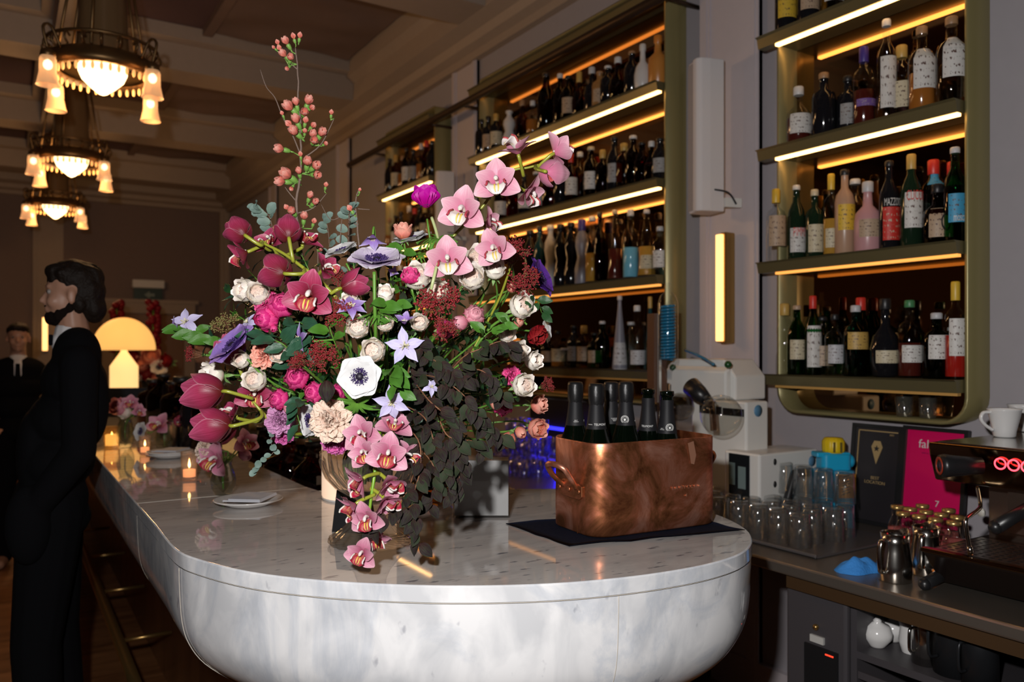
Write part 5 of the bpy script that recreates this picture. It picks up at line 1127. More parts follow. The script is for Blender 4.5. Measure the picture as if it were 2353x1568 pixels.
# ------------------------------------------------------------------ petals and flowers
def shp(kind, v):
    if kind == 'ell': q = .05+.935*v; return max(.01, 1-abs(2*q-1)**2.3)**(1/2.3)*(.6+.4*min(1, v/.4))
    if kind == 'obov': return max(.05, (v**.7)*(1-max(0, (v-.72)/.28)**2.4*.75)*1.05+.12*(1-v))
    if kind == 'point': return max(.015, (math.sin(PI*v**.75))**.9+.07*(1-v))
    if kind == 'broad': return max(.1, .35+.75*math.sin(PI*min(1, v*.86+.04))**.9 if v < .97 else .5)
    if kind == 'fan': return max(.05, (v**.75)*(1-.3*max(0, (v-.85)/.15)**2)*1.1)
    if kind == 'leaf': return max(.012, math.sin(PI*v**.85)**.85)
    return 1
def petal(m, L, Wd, shape, e0, e1, cup, az, r0=0, z0=0, ruf=0, nu=4, nv=6, mi=0, tw=0, seed=0, ef=None):
    pr, pz = r0, z0; cs, sn = math.cos(az), math.sin(az); path = []
    for j in range(nv+1):
        v = j/nv; e = math.radians(ef(v) if ef else e0+(e1-e0)*v)
        if j: pr += L/nv*math.cos(e); pz += L/nv*math.sin(e)
        path.append((pr, pz, e))
    def fn(u, v):
        r, z, e = path[round(v*nv)]; s = 2*u-1; w = Wd/2*shp(shape, v)
        if cup: a = s*cup*(.35+.65*math.sin(PI*min(1, v*.9+.1))); t = w*math.sin(a)/abs(cup)*1.0 if abs(cup) > .2 else w*s; off = w*(1-math.cos(a))/abs(cup) if cup > 0 else -w*(1-math.cos(a))/abs(cup)
        else: t = w*s; off = 0
        if ruf: off += ruf*L*(v**1.5)*(noise.noise(Vector((s*2.3+seed*7.1, v*2.5, seed)))+.45*math.sin(s*9+seed*3)*v)
        r2 = r-math.sin(e)*off; z2 = z+math.cos(e)*off; t += tw*r*v
        return (r2*cs-t*sn, r2*sn+t*cs, z2)
    m.grid(fn, nu, nv, mi)
C = dict
PM = {}
def pm(k):
    if k in PM: return PM[k]
    D = {
     'burg': ((.10, .010, .008), (.36, .035, .095), (.48, .09, .19), dict(streak=.45, streakc=(.16, .008, .02), rough=.38, edge=.35)),
     'pinkorch': ((.58, .14, .26), (.66, .30, .40), (.80, .52, .58), dict(streak=.35, streakc=(.55, .15, .28), rough=.4, edge=.3)),
     'mauveorch': ((.42, .07, .16), (.60, .24, .35), (.74, .42, .50), dict(streak=.4, streakc=(.40, .09, .20), rough=.4, edge=.45)),
     'lipwhite': ((.80, .74, .62), (.82, .77, .74), (.78, .70, .68), dict(streak=.05)),
     'lipred': ((.35, .01, .03), (.42, .01, .05), (.38, .01, .05), dict(streak=.5, streakc=(.75, .5, .3), nscale=5)),
     'lipyellow': ((.80, .55, .04), (.85, .68, .15), (.85, .7, .3), dict(streak=.1)),
     'cream': ((.80, .80, .52), (.90, .87, .74), (.92, .84, .78), dict(streak=.06, streakc=(.85, .68, .6), transl=.1)),
     'creamin': ((.86, .66, .56), (.90, .80, .72), (.92, .84, .78), dict(streak=.15, streakc=(.7, .45, .4))),
     'hot': ((.62, .04, .16), (.72, .01, .20), (.80, .10, .32), dict(streak=.25, streakc=(.85, .25, .42))),
     'hotin': ((.60, .0, .12), (.66, .0, .17), (.72, .04, .26), dict(streak=.2, streakc=(.8, .2, .4))),
     'pink': ((.72, .25, .28), (.78, .24, .34), (.82, .44, .50), dict(streak=.15)),
     'coral': ((.72, .20, .10), (.78, .22, .17), (.82, .42, .32), dict(streak=.3, streakc=(.85, .45, .35))),
     'peach': ((.66, .36, .26), (.76, .55, .44), (.82, .68, .56), dict(streak=.2, streakc=(.62, .35, .32))),
     'mauve': ((.38, .12, .30), (.42, .16, .34), (.55, .26, .46), dict(streak=.4, streakc=(.62, .36, .55))),
     'magcarn': ((.55, .01, .12), (.66, .04, .30), (.66, .20, .50), dict(streak=.4, streakc=(.75, .02, .2))),
     'white': ((.60, .61, .56), (.68, .68, .68), (.70, .70, .70), dict(streak=.12, streakc=(.55, .55, .56), transl=.1)),
     'lavwhite': ((.28, .10, .36), (.66, .58, .72), (.80, .76, .82), dict(streak=.35, streakc=(.35, .18, .50))),
     'magenta': ((.45, .0, .20), (.48, .0, .30), (.52, .01, .36), dict(streak=.3, streakc=(.25, 0, .2))),
     'purple': ((.06, .01, .16), (.13, .03, .36), (.20, .07, .50), dict(streak=.4, streakc=(.04, .01, .14))),
     'lilac': ((.40, .25, .60), (.30, .18, .56), (.46, .30, .68), dict(streak=.3, streakc=(.20, .08, .42))),
     'clem': ((.55, .50, .74), (.64, .61, .84), (.66, .64, .88), dict(streak=.5, streakc=(.32, .22, .62))),
     'clemdark': ((.22, .08, .34), (.36, .25, .60), (.66, .60, .82), dict(streak=.5, streakc=(.16, .04, .30))),
     'wine': ((.16, .0, .01), (.22, .005, .01), (.3, .02, .02), dict(streak=.3)),
     'quince': ((.72, .22, .14), (.76, .22, .17), (.82, .42, .34), dict(streak=.15, transl=.25)),
     'green': ((.07, .20, .02), (.06, .17, .02), (.07, .20, .03), dict(streak=.3, streakc=(.03, .10, .01), rough=.4, transl=.12)),
     'brightgreen': ((.14, .32, .04), (.12, .30, .04), (.15, .34, .06), dict(streak=.3, streakc=(.06, .18, .02), rough=.4)),
     'dgreen': ((.022, .07, .02), (.02, .065, .022), (.03, .09, .03), dict(streak=.3, streakc=(.01, .035, .012), rough=.35, transl=.06)),
     'ivy': ((.03, .09, .04), (.025, .08, .045), (.03, .09, .05), dict(streak=.5, streakc=(.012, .035, .02), rough=.35, transl=.05)),
     'lorop': ((.035, .012, .014), (.022, .012, .015), (.020, .014, .018), dict(streak=.6, streakc=(.035, .05, .022), rough=.6, transl=.04, nscale=6, spec=.06)),
     'loropg': ((.035, .04, .02), (.022, .038, .018), (.025, .03, .018), dict(streak=.5, streakc=(.05, .03, .03), rough=.6, transl=.05, nscale=6, spec=.06)),
     'eucal': ((.16, .24, .19), (.15, .22, .19), (.17, .25, .22), dict(streak=.3, streakc=(.09, .15, .12), rough=.55, transl=.08)),
     'sepalgreen': ((.20, .36, .10), (.22, .40, .12), (.30, .42, .18), dict(streak=.2)),
    }
    a, b, c, kw = D[k]; PM[k] = petal_mat('petal_'+k, a, b, c, **kw); return PM[k]
stem_g = solid('green_stem', (.10, .24, .03), .45); stem_o = solid('olive_orchid_stem', (.26, .28, .03), .3); bark = solid('grey_brown_twig', (.16, .11, .085), .8, var=.3, scale=300); twig_b = solid('rusty_twig', (.20, .085, .04), .7)
dark_c = solid('anemone_black', (.012, .008, .02), .5); stam = solid('anemone_stamens', (.035, .015, .10), .5); stam_y = solid('cream_stamens', (.75, .70, .45), .6); berry = solid('dark_red_bud', (.20, .010, .014), .4, var=.4, scale=200); berry_g = solid('olive_bud', (.16, .14, .04), .5, var=.3, scale=200)
R = random.Random
FM = {}
def rose_parts(colr, inner, seed, openness=1.0):
    r = R(seed); m = M()
    m.ball((0, 0, -.10), (.34, .34, .235), 18, 12, mi=1)          # packed heart of the bloom
    for k in range(6):      # outer guard petals hugging a globe
        az = k*2*PI/6+r.uniform(-.15, .15); petal(m, .80, .72, 'broad', 0, 0, .85, az, .03, -.36, .035, 6, 10, 0, 0, seed+k, ef=lambda v: -4+116*v**.85-max(0, v-.84)*330*openness)
    for k in range(6):
        az = k*2*PI/6+.5+r.uniform(-.2, .2); petal(m, .80, .62, 'broad', 0, 0, .9, az, .02, -.32, .03, 6, 10, 0, 0, seed+k+9, ef=lambda v: 0+128*v**.85-max(0, v-.86)*200)
    for ring, (rr, h, n, w, e) in enumerate(((.285, .015, 8, .30, 96), (.235, .055, 8, .26, 98), (.185, .085, 7, .23, 100), (.135, .105, 6, .19, 102), (.085, .12, 5, .15, 104), (.04, .125, 4, .10, 96))):
        for k in range(n):
            az = k*2*PI/n+ring*.62+r.uniform(-.25, .25); petal(m, .13, w, 'broad', 68, e, .55, az, rr, h-.085, .16, 5, 4, 1 if ring > 1 else 0, r.uniform(-.7, .7), seed+k*3+ring)
    a = m.mesh('petals', [pm(colr), pm(inner)])
    m = M()
    for k in range(5): petal(m, .34, .13, 'leaf', -10, -60, .3, k*2*PI/5, .02, -.38, .1, 2, 4)
    m.ball((0, 0, -.40), (.07, .07, .08), 10, 8); return [('petals', a), ('calyx', m.mesh('calyx', pm('sepalgreen')))]
def ranun_parts(colr, inner, seed):
    r = R(seed); m = M()
    for ring, (L, w, cap_, n) in enumerate(((.86, .80, 150, 6), (.84, .72, 165, 6), (.78, .6, 175, 6))):
        for k in range(n): petal(m, L, w, 'broad', 0, 0, .95, k*2*PI/n+ring*.5+r.uniform(-.1, .1), .02, -.36+.02*ring, .025, 6, 9, 0, 0, seed+k, ef=lambda v, c=cap_: -8+c*v**.85)
    for ring, (rr, n) in enumerate(((.26, 7), (.18, 6), (.11, 5), (.05, 4))):
        for k in range(n): petal(m, .36, .9*rr+.12, 'broad', 75, 120, .8, k*2*PI/n+ring*.6, rr, -.02+.01*ring, .03, 4, 4, 1, 0, seed+ring*9+k)
    m2 = M()
    for k in range(5): petal(m2, .38, .2, 'leaf', -5, 25, .3, k*2*PI/5, .02, -.37, .1, 2, 4)
    return [('petals', m.mesh('petals', [pm(colr), pm(inner)])), ('calyx', m2.mesh('calyx', pm('sepalgreen')))]
def bud_parts(colr, seed):
    m = M(); 
    for k in range(5): petal(m, .95, .62, 'ell', 0, 0, 1.0, k*2*PI/5, .02, -.42, .02, 4, 8, 0, 0, seed+k, ef=lambda v: 25+105*v)
    m2 = M()
    for k in range(5): petal(m2, .5, .2, 'leaf', 20, 75, .3, k*2*PI/5, .02, -.42, .06, 2, 4)
    m2.ball((0, 0, -.44), (.10, .10, .10), 8, 6); return [('petals', m.mesh('petals', pm(colr))), ('calyx', m2.mesh('calyx', pm('sepalgreen')))]
def carn_parts(colr, seed, flat=0):
    r = R(seed); m = M()
    for ring, (L, w, e0, e1, n, r0) in enumerate(((.52, .50, 5, -12, 8, .02), (.48, .46, 18, 2, 8, .02), (.42, .42, 34, 18, 8, .02), (.36, .38, 52, 36, 7, .02), (.30, .34, 68, 62, 6, .03), (.24, .28, 80, 95, 5, .02))):
        for k in range(n): petal(m, L*r.uniform(.9, 1.05), w, 'fan', e0+r.uniform(-8, 8), e1+r.uniform(-10, 14), .35, k*2*PI/n+ring*.45+r.uniform(-.3, .3), r0, -.06, .26, 10, 7, 0, 0, seed*3+ring*11+k)
    m2 = M(); m2.tube([(0, 0, -.05), (0, 0, -.45)], [.10, .075], 12); return [('petals', m.mesh('petals', pm(colr))), ('calyx', m2.mesh('calyx', pm('green')))]
def anem_parts(colr, seed, open_=1.0, cdark=True):
    r = R(seed); m = M()
    for ring in (0, 1):
        for k in range(5 if ring else 6):
            e = (4 if open_ > .9 else 40) if not ring else (16 if open_ > .9 else 55)
            petal(m, .55 if not ring else .50, .70, 'ell', e+20, e-4 if open_ > .4 else e+60, .40 if open_ > .4 else .8, k*2*PI/(5 if ring else 6)+ring*.5+r.uniform(-.12, .12), .02, 0, .05, 8, 10, 0, 0, seed+k+ring*7, ef=None if open_ > .4 else (lambda v, q=ring*10: 8+q+84*v**.55))
    out = [('petals', m.mesh('petals', pm(colr)))]
    m = M(); m.ball((0, 0, .07), (.095, .095, .07), 14, 10)
    out.append(('centre', m.mesh('centre', dark_c))); m = M()
    for k in range(170):
        a = r.uniform(0, 2*PI); q = r.uniform(.11, .225); h = .09+.05*r.random()-.1*(q-.1); p = Vector((q*math.cos(a), q*math.sin(a), h)); m.tube([(p.x*.35, p.y*.35, .03), p], .003, 3); m.ball(p, (.017, .017, .019), 5, 4)
    if open_ < .4: m.v = [q*.55 for q in m.v]
    out.append(('stamens', m.mesh('stamens', stam))); return out
def clem_parts(colr, seed, n=5, bell=False):
    r = R(seed); m = M()
    for k in range(n):
        petal(m, .56, .29 if not bell else .30, 'point', 10 if not bell else 62, (-14+r.uniform(-22, 22)) if not bell else 20, .5, k*2*PI/n+r.uniform(-.12, .12), .02, 0, .06, 6, 9, 0, 0, seed+k)
    out = [('petals', m.mesh('petals', pm(colr)))]; m = M()
    for k in range(34):
        a = r.uniform(0, 2*PI); q = r.uniform(.03, .15); m.tube([(0, 0, .01), (q*.6*math.cos(a), q*.6*math.sin(a), .09), (q*math.cos(a), q*math.sin(a), .11+.06*r.random())], [.006, .005, .007], 4)
    out.append(('stamens', m.mesh('stamens', stam_y))); return out
def orchid_parts(colr, lip, seed, closed=0.0):
    """cymbidium facing +Z, top towards +Y"""
    r = R(seed); m = M(); pts = [(90, 0), (205, 0), (335, 0), (158, 1), (22, 1)]
    for a, k in pts:
        a = math.radians(a)+r.uniform(-.08, .08); e = 38 if k else 26
        if closed: petal(m, .60, .46, 'ell', 0, 0, .9, a, .02, -.02+.01*k, .02, 8, 12, 0, 0, seed+k, ef=lambda v, k=k: (2+12*k)+(66+r.choice((0, 8, 16)))*min(1, v*1.25)**.6+12*v)
        else: petal(m, .56 if not k else .54, .50 if not k else .44, 'ell', 0, 0, .62, a, .02, -.02+.012*k, .02, 8, 12, 0, 0, seed+k, ef=lambda v, e=e: e+8-(16 if e > 30 else 34)*v)
    out = [('petals', m.mesh('petals', pm(colr)))]
    m = M()     # lip: scoop with raised side lobes, mouth turned down
    def lipf(u, v):
        s = 2*u-1; L = .40*v; side = .13*(1+.2*math.sin(PI*v))*(1 if v < .6 else 1+.35*math.sin(PI*(v-.6)/.4)); a = s*(1.35 if v < .62 else 1.35-(v-.62)*2.1)
        x = side*math.sin(a); h = side*(1-math.cos(a))*1.1; bend = max(0, v-.5)*1.9
        y = -.02-L*math.cos(.9)*.5-math.sin(bend)*.14; z = .08+L*math.sin(.95)*.9-(1-math.cos(bend))*.30+h*.9+.012*math.sin(s*14)*v
        return (x, y+h*.25, z)
    m.grid(lipf, 12, 12, 0)
    out.append(('lip', m.mesh('lip', pm('lipwhite' if lip == 'white' else 'lipred'))))
    m = M()     # coloured rim of the side lobes and the two yellow ridges
    rim = [Vector(lipf(0, v/10))+Vector((0, 0, .004)) for v in range(1, 8)]; m.tube(rim, [.020]*len(rim), 6); rim = [Vector(lipf(1, v/10))+Vector((0, 0, .004)) for v in range(1, 8)]; m.tube(rim, [.020]*len(rim), 6)
    out.append(('lip_edge', m.mesh('lip_edge', pm('lipred')if lip == 'white' else pm('lipwhite')))); m = M()
    for s in (.42, .58): m.tube([Vector(lipf(s, v/10))+Vector((0, .006, .012)) for v in range(3, 10)], [.009, .013, .015, .015, .014, .012, .008], 6)
    out.append(('lip_ridges', m.mesh('lip_ridges', pm('lipyellow')))); m = M()
    m.tube(bez([(0, .02, .02), (0, .07, .13), (0, .06, .22), (0, .015, .27)], 4), [.035]*4+[.036]*4+[.04]*4+[.028], 10); m.ball((0, .012, .272), (.03, .024, .026), 10, 8)
    out.append(('column', m.mesh('column', pm('lipwhite'))))
    for _, mm in out[1:]: mm.transform(Matrix.Translation((0, .0, -.03)) @ Matrix.Scale(1.22 if not closed else .62, 4) @ Matrix.Translation((0, 0, .06 if closed else 0)))
    return out
def skim_parts(seed, mat_, n=210):
    r = R(seed); m = M(); s = M(); hubs = []
    for k in range(16):
        a = r.uniform(0, 2*PI); q = math.sqrt(r.random())*.36; hubs.append(Vector((q*math.cos(a), q*math.sin(a), .02+.22*(1-q*q*5)+r.uniform(-.05, .05))))
    for h in hubs: s.tube([(0, 0, -.4), (h.x*.5, h.y*.5, -.15), h*.85], .008, 4)
    for k in range(n):
        h = r.choice(hubs); a = r.uniform(0, 2*PI); q = r.uniform(.03, .15); p = h+Vector((q*math.cos(a), q*math.sin(a), r.uniform(-.05, .1))); s.tube([h*.9, p], .004, 3); m.ball(p, r.uniform(.016, .026), 6, 5)
    return [('buds', m.mesh('buds', mat_)), ('stalks', s.mesh('stalks', twig_b))]
def variants(key):
    if key in FM: return FM[key]
    kind = key[0]; c = key[1]; n = 3 if kind in ('rose', 'ranun', 'orchid', 'skim', 'clem') else 2; out = []
    for s in range(n):
        s2 = s*17+sum(map(ord, kind+c)) % 91
        out.append({'rose': lambda: rose_parts(c, 'creamin' if c == 'cream' else c, s2), 'ranun': lambda: ranun_parts(c, c+'in' if c == 'hot' else c, s2), 'bud': lambda: bud_parts(c, s2), 'carn': lambda: carn_parts(c, s2),
                    'anem': lambda: anem_parts(c, s2), 'anemc': lambda: anem_parts(c, s2, .3), 'clem': lambda: clem_parts(c, s2, 5 if s else 6), 'bell': lambda: clem_parts(c, s2, 4, True),
                    'orchid': lambda: orchid_parts(c, 'white' if c == 'pinkorch' else 'red', s2), 'orchidc': lambda: orchid_parts(c, 'red', s2, .85), 'skim': lambda: skim_parts(s2, berry if c == 'red' else berry_g, 330 if c == 'red' else 180)}[kind]())
    for parts in out:        # bring every bloom to a diameter of one
        me = parts[0][1]; q = sorted(math.hypot(v.co.x, v.co.y) for v in me.vertices); k = .5/q[int(len(q)*.985)]
        if kind in ('anemc', 'bell', 'bud', 'orchidc'): k *= .8 if kind != 'orchidc' else .74
        for _, mm in parts: mm.transform(Matrix.Scale(k, 4))
    FM[key] = out; return out
BCX, BCY = 850, 800
def sd(px, py):
    q = 1-((px-BCX)/450)**2-((py-BCY)/340)**2; return 1.82-.30*math.sqrt(max(0, q))
MOUTH = Vector((VX, VY, CZ+.20))
def stem_to(par, mw, p0, d0, mat, r_=.0022, target=None, bend=.5):
    t = target or MOUTH+Vector((rnd.uniform(-.05, .05), rnd.uniform(-.05, .05), 0)); L = (t-p0).length
    pts = bez([p0]+([p0+d0*L*.22] if d0.z < .3 else [p0+d0*.012, p0+Fv*.012+d0*.010, p0.lerp(t, .12)+Fv*.02])+[p0.lerp(t, .6)+Vector((0, 0, .02))+Fv*.05, t, t-Vector((0, 0, .06))], 5); inv = mw.inverted(); s = mw.to_scale()[0]
    m = M(); m.tube([inv @ q for q in pts], r_/s, 7); return m.build('stem', mat, par)
NAMES = {'rose': 'garden_rose', 'ranun': 'ranunculus', 'bud': 'rose_bud', 'carn': 'carnation', 'anem': 'anemone', 'anemc': 'anemone', 'clem': 'clematis', 'bell': 'clematis', 'skim': 'skimmia'}
FN = 0; FLO = {}
def flower(kind, colr, px, py, size, face, label, d=None, dd=0.0, roll=None, group='flowers of the big bouquet', stem=True, target=None, nm=None):
    global FN; FN += 1
    dist = (d if d else sd(px, py))+dd; p = P(px, py, dist); s = size/F*dist; dirv = cv(*face)
    mw = frame_at(p, dirv, s, roll=roll if roll is not None else rnd.uniform(-.6, .6))
    r = thing(nm or NAMES[kind], label, 'flower' if kind != 'skim' else 'flower cluster', group=group); r.matrix_world = mw
    vs = variants((kind, colr)); v = vs[FN % len(vs)]
    for n_, me in v: link(n_, me, r)
    FLO[label] = r
    if stem: base = p-dirv*s*(.3 if dirv.z > -.6 else .02); stem_to(r, mw, base, -dirv, stem_g, .0021 if kind != 'skim' else .003, target)
    return r
FL = [
 ('rose', 'cream', 563, 668, 56, (-.5, .1, .8), 'cream rose half of the pair nearest the burgundy orchids, outer one'), ('rose', 'cream', 594, 676, 56, (.1, .3, .8), 'cream rose half of the pair nearest the burgundy orchids, inner one'),
 ('rose', 'cream', 555, 828, 42, (-.2, .3, .9), 'closed small cream rose under the purple anemone'), ('rose', 'cream', 587, 874, 56, (-.15, .25, 1), 'full cream rose above the orchid tulip shapes, left of the pink ranunculus'),
 ('rose', 'cream', 487, 862, 62, (-.7, .1, .6), 'blush cream rose on the left rim behind the burgundy orchid'), ('rose', 'cream', 822, 753, 56, (.1, .2, 1), 'cream layered rose left of the small blush one in the middle'),
 ('rose', 'cream', 885, 743, 44, (.1, .3, 1), 'small blush hearted rose right of the green anemone stem'), ('rose', 'cream', 859, 806, 58, (-.1, .1, 1), 'cream rose touching the top of the big white anemone'),
 ('rose', 'cream', 884, 676, 44, (.1, .6, .6), 'small upright cream rose beside the anemone stem'), ('rose', 'cream', 805, 694, 46, (-.2, .4, .8), 'cream rose peeping from behind the striped clematis'),
 ('rose', 'cream', 641, 813, 46, (.2, 0, .9), 'cream rose shaded under the red berries next to the coral bloom'), ('rose', 'cream', 1086, 640, 60, (-.1, .35, .9), 'large pale rose left of its neighbour below the pink orchid'),
 ('rose', 'cream', 1137, 621, 50, (.1, .6, .7), 'upright cream rose bud form beneath the dark berries'), ('rose', 'cream', 1198, 704, 62, (.45, .25, .8), 'large pale rose on long stem at the right shoulder'),
 ('rose', 'cream', 1164, 769, 42, (.4, .2, .9), 'small cream rose above the dark leaf spray at the right'), ('rose', 'cream', 1190, 808, 52, (.6, .1, .7), 'cream rose partly covered by dark leaves at the right'),
 ('rose', 'cream', 1225, 829, 46, (.7, .1, .6), 'small greenish white rose furthest to the right'), ('rose', 'cream', 1202, 886, 56, (.5, .1, .8), 'white rose lowest of the right hand cream roses'),
 ('rose', 'cream', 958, 637, 66, (0, .4, .8), 'ruffled blush rose behind the small hot pink one'), ('rose', 'cream', 1098, 598, 66, (-.1, .3, .7), 'blush rose behind the lower pink orchid', dict(dd=.04)),
 ('rose', 'cream', 1002, 672, 60, (.1, .1, .8), 'white rose mostly hidden behind the large berry cluster', dict(dd=.05)), ('rose', 'cream', 965, 742, 44, (0, .2, .8), 'cream rose half hidden behind the upper lavender clematis', dict(dd=.04)),
 ('ranun', 'hot', 646, 701, 62, (.25, .3, .9), 'glossy hot pink ranunculus on top of the trio'), ('ranun', 'hot', 612, 731, 62, (-.3, -.1, .9), 'hot pink ranunculus lowest of the trio'),
 ('carn', 'hot', 607, 695, 62, (-.4, .4, .7), 'frilly hot pink bloom behind the pink ranunculus trio', dict(dd=.02)), ('bud', 'hot', 629, 755, 22, (.1, -.4, .8), 'tiny hot pink bud hanging below the trio'),
 ('ranun', 'hot', 681, 868, 58, (0, .2, 1), 'hot pink ranunculus with berries over its top'), ('ranun', 'hot', 721, 902, 50, (-.2, .1, 1), 'hot pink ranunculus left of the single black leaf'),
 ('ranun', 'hot', 772, 905, 46, (.2, .1, 1), 'hot pink ranunculus right of the single black leaf', dict(dd=.02)), ('ranun', 'hot', 640, 918, 48, (-.3, .1, 1), 'hot pink ranunculus above the mauve carnation'),
 ('bud', 'pink', 664, 938, 34, (.4, -.2, .8), 'pale pink bud beside the ranunculus above the mauve carnation'), ('anemc', 'hot', 945, 651, 58, (0, .7, .6), 'small open hot pink bloom in front of the blush rose'),
 ('ranun', 'pink', 1090, 724, 50, (.2, .3, .9), 'rounded candy pink rose on the right side'), ('bud', 'pink', 1058, 742, 44, (-.5, .1, .8), 'candy pink rose bud left of the rounded one'),
 ('ranun', 'hot', 1024, 756, 46, (.3, .1, .9), 'hot pink bloom tucked behind small dark berries', dict(dd=.03)), ('bud', 'hot', 735, 764, 36, (-.2, .6, .6), 'hot pink bud with green leaf left of the berry cone'),
 ('ranun', 'hot', 1156, 933, 48, (.3, .1, .9), 'hot pink bloom shaded by dark leaves at lower right', dict(dd=.03)), ('carn', 'hot', 1178, 862, 52, (.5, .2, .6), 'deep pink bloom behind the lowest white roses', dict(dd=.06)),
 ('bud', 'coral', 1140, 928, 36, (.2, -.3, .8), 'dusky coral bud under the shaded hot pink bloom', dict(dd=.02)), ('bud', 'coral', 1192, 741, 30, (.3, .3, .8), 'tiny coral bud between the right hand green stems', dict(dd=.03)),
 ('rose', 'coral', 1234, 985, 48, (.6, -.1, .8), 'coral pink rose lowest at the right edge'), ('bud', 'coral', 1168, 1011, 42, (-.3, -.6, .6), 'coral bud hanging lowest at the right'), ('bud', 'coral', 1196, 994, 34, (.3, -.3, .7), 'coral bud between the two lowest coral blooms'),
 ('rose', 'coral', 1238, 930, 44, (.8, .1, .4), 'dusky red rose in shade at the right edge', dict(dd=.06)), ('carn', 'coral', 606, 812, 74, (-.3, .3, .8), 'ruffled coral bloom beside the big ivy leaf'),
 ('rose', 'coral', 926, 531, 44, (0, .9, .4), 'peachy rose bud at the very top of the middle'), ('bud', 'coral', 1176, 662, 28, (.3, .4, .7), 'small blush bud in the green stems under the berries'),
 ('carn', 'peach', 756, 966, 104, (-.05, 0, 1), 'big ruffled peach carnation at the vase rim', dict(dd=-.035)), ('carn', 'mauve', 640, 968, 74, (-.2, -.1, 1), 'mauve carnation under the pink ranunculus'),
 ('carn', 'magcarn', 770, 1022, 66, (0, -.5, .8), 'magenta carnation spilling below the peach one', dict(dd=.01)), ('carn', 'magcarn', 648, 1004, 52, (0, -.6, .6), 'two tone magenta carnation under the mauve one', dict(dd=.02)),
 ('anem', 'white', 827, 866, 104, (.05, .05, 1), 'big white anemone with black centre facing forward', dict(dd=-.03)), ('anem', 'white', 716, 966, 84, (-.75, 0, .7), 'white anemone turned aside behind the peach carnation', dict(dd=.015)),
 ('anem', 'lavwhite', 866, 606, 135, (.05, .93, .45), 'wide pale lavender anemone held flat on a long stem', dict(dd=-.05)), ('anem', 'white', 786, 582, 84, (-.3, .85, .35), 'white anemone at the top left of the flat lavender one', dict(dd=.0)),
 ('anem', 'white', 945, 556, 88, (-.2, .9, .3), 'white anemone near the magenta one, seen edge on', dict(dd=.05)), ('anemc', 'magenta', 980, 478, 84, (-.05, .95, .05), 'magenta anemone on a tall pale stem', dict(d=1.635)),
 ('anem', 'purple', 1236, 640, 100, (.75, .35, .3), 'deep purple anemone at the right shoulder', dict(dd=.0)), ('anemc', 'wine', 1222, 757, 64, (.5, -.5, .5), 'dark wine coloured bloom leaning out at the right', dict(dd=.0)),
 ('anem', 'white', 1250, 760, 60, (.9, .1, -.2), 'white bloom behind the wine coloured one at the right', dict(dd=.06)), ('anem', 'lilac', 540, 800, 130, (-.5, .6, .45), 'lilac anemone with dark centre leaning left', dict(dd=-.05)),
 ('clem', 'clem', 428, 740, 78, (-.1, .3, 1), 'lavender clematis furthest to the left, upper bloom', dict(d=1.80)), ('clem', 'clemdark', 404, 757, 62, (-.7, -.3, .6), 'lavender clematis furthest to the left, lower bloom', dict(d=1.80)),
 ('clem', 'clem', 930, 796, 98, (0, .1, 1), 'pale lavender star clematis facing forward right of the big anemone', dict(dd=-.035)), ('bell', 'clemdark', 930, 745, 74, (0, .85, .5), 'lavender clematis opening upward above the star one', dict(dd=-.01)),
 ('clem', 'clem', 900, 925, 92, (.1, -.25, .9), 'pale lavender clematis drooping above the cascading orchids', dict(dd=-.03)), ('clem', 'clemdark', 690, 782, 86, (-.75, .1, .6), 'striped purple and white clematis left of the berries', dict(dd=-.03)),
 ('bell', 'clemdark', 857, 540, 84, (0, -.9, .4), 'hanging lavender clematis bell above the flat anemone', dict(dd=-.10)), ('clem', 'clemdark', 806, 704, 80, (.2, .5, .6), 'lavender clematis between berries and rose near the orchids', dict(dd=-.04)),
 ('clem', 'clem', 570, 742, 66, (-.5, .5, .5), 'curling lavender clematis under the cream pair', dict(dd=.0)), ('clem', 'clem', 990, 890, 50, (.4, .3, .7), 'small lavender petals among the dark leaves', dict(dd=.0)),
 ('bell', 'clemdark', 905, 628, 40, (0, .3, .8), 'small dark purple clematis right of the flat anemone', dict(dd=.02)),
 ('skim', 'red', 782, 728, 86, (-.1, .2, 1), 'dark red berry cluster under the burgundy orchid', dict(dd=-.03)), ('skim', 'red', 1010, 690, 104, (0, .2, 1), 'largest dark red berry cluster in the middle', dict(dd=-.05)),
 ('skim', 'red', 1022, 757, 66, (.2, 0, 1), 'small dark red berry cluster below the largest', dict(dd=-.045)), ('skim', 'red', 1178, 590, 92, (.1, .5, .8), 'dark red berry cluster top right beneath the orchids', dict(dd=-.03)),
 ('skim', 'red', 1200, 645, 84, (.3, .2, .9), 'dark red berry cluster against the purple anemone', dict(dd=-.03)), ('skim', 'red', 748, 822, 84, (0, .1, 1), 'dark red berry cluster left of the big white anemone', dict(dd=-.035)),
 ('skim', 'red', 690, 836, 60, (-.2, .4, .9), 'dark red berries over the hot pink ranunculus', dict(dd=-.05)), ('skim', 'green', 522, 752, 74, (-.2, .5, .8), 'olive coloured berry cluster on the left'),
 ('skim', 'red', 448, 812, 50, (-.8, .2, .5), 'brown berry cluster at the left rim', dict(d=1.80)), ('skim', 'red', 1254, 888, 46, (.8, .2, .5), 'little dark red berry cluster at the right rim', dict(d=1.76)),
 ('skim', 'red', 790, 640, 60, (.2, .3, .8), 'dark berries between the orchid spray and flat anemone', dict(dd=.05)),
]
for row in FL: flower(*row[:7], **(row[7] if len(row) > 7 else {}))
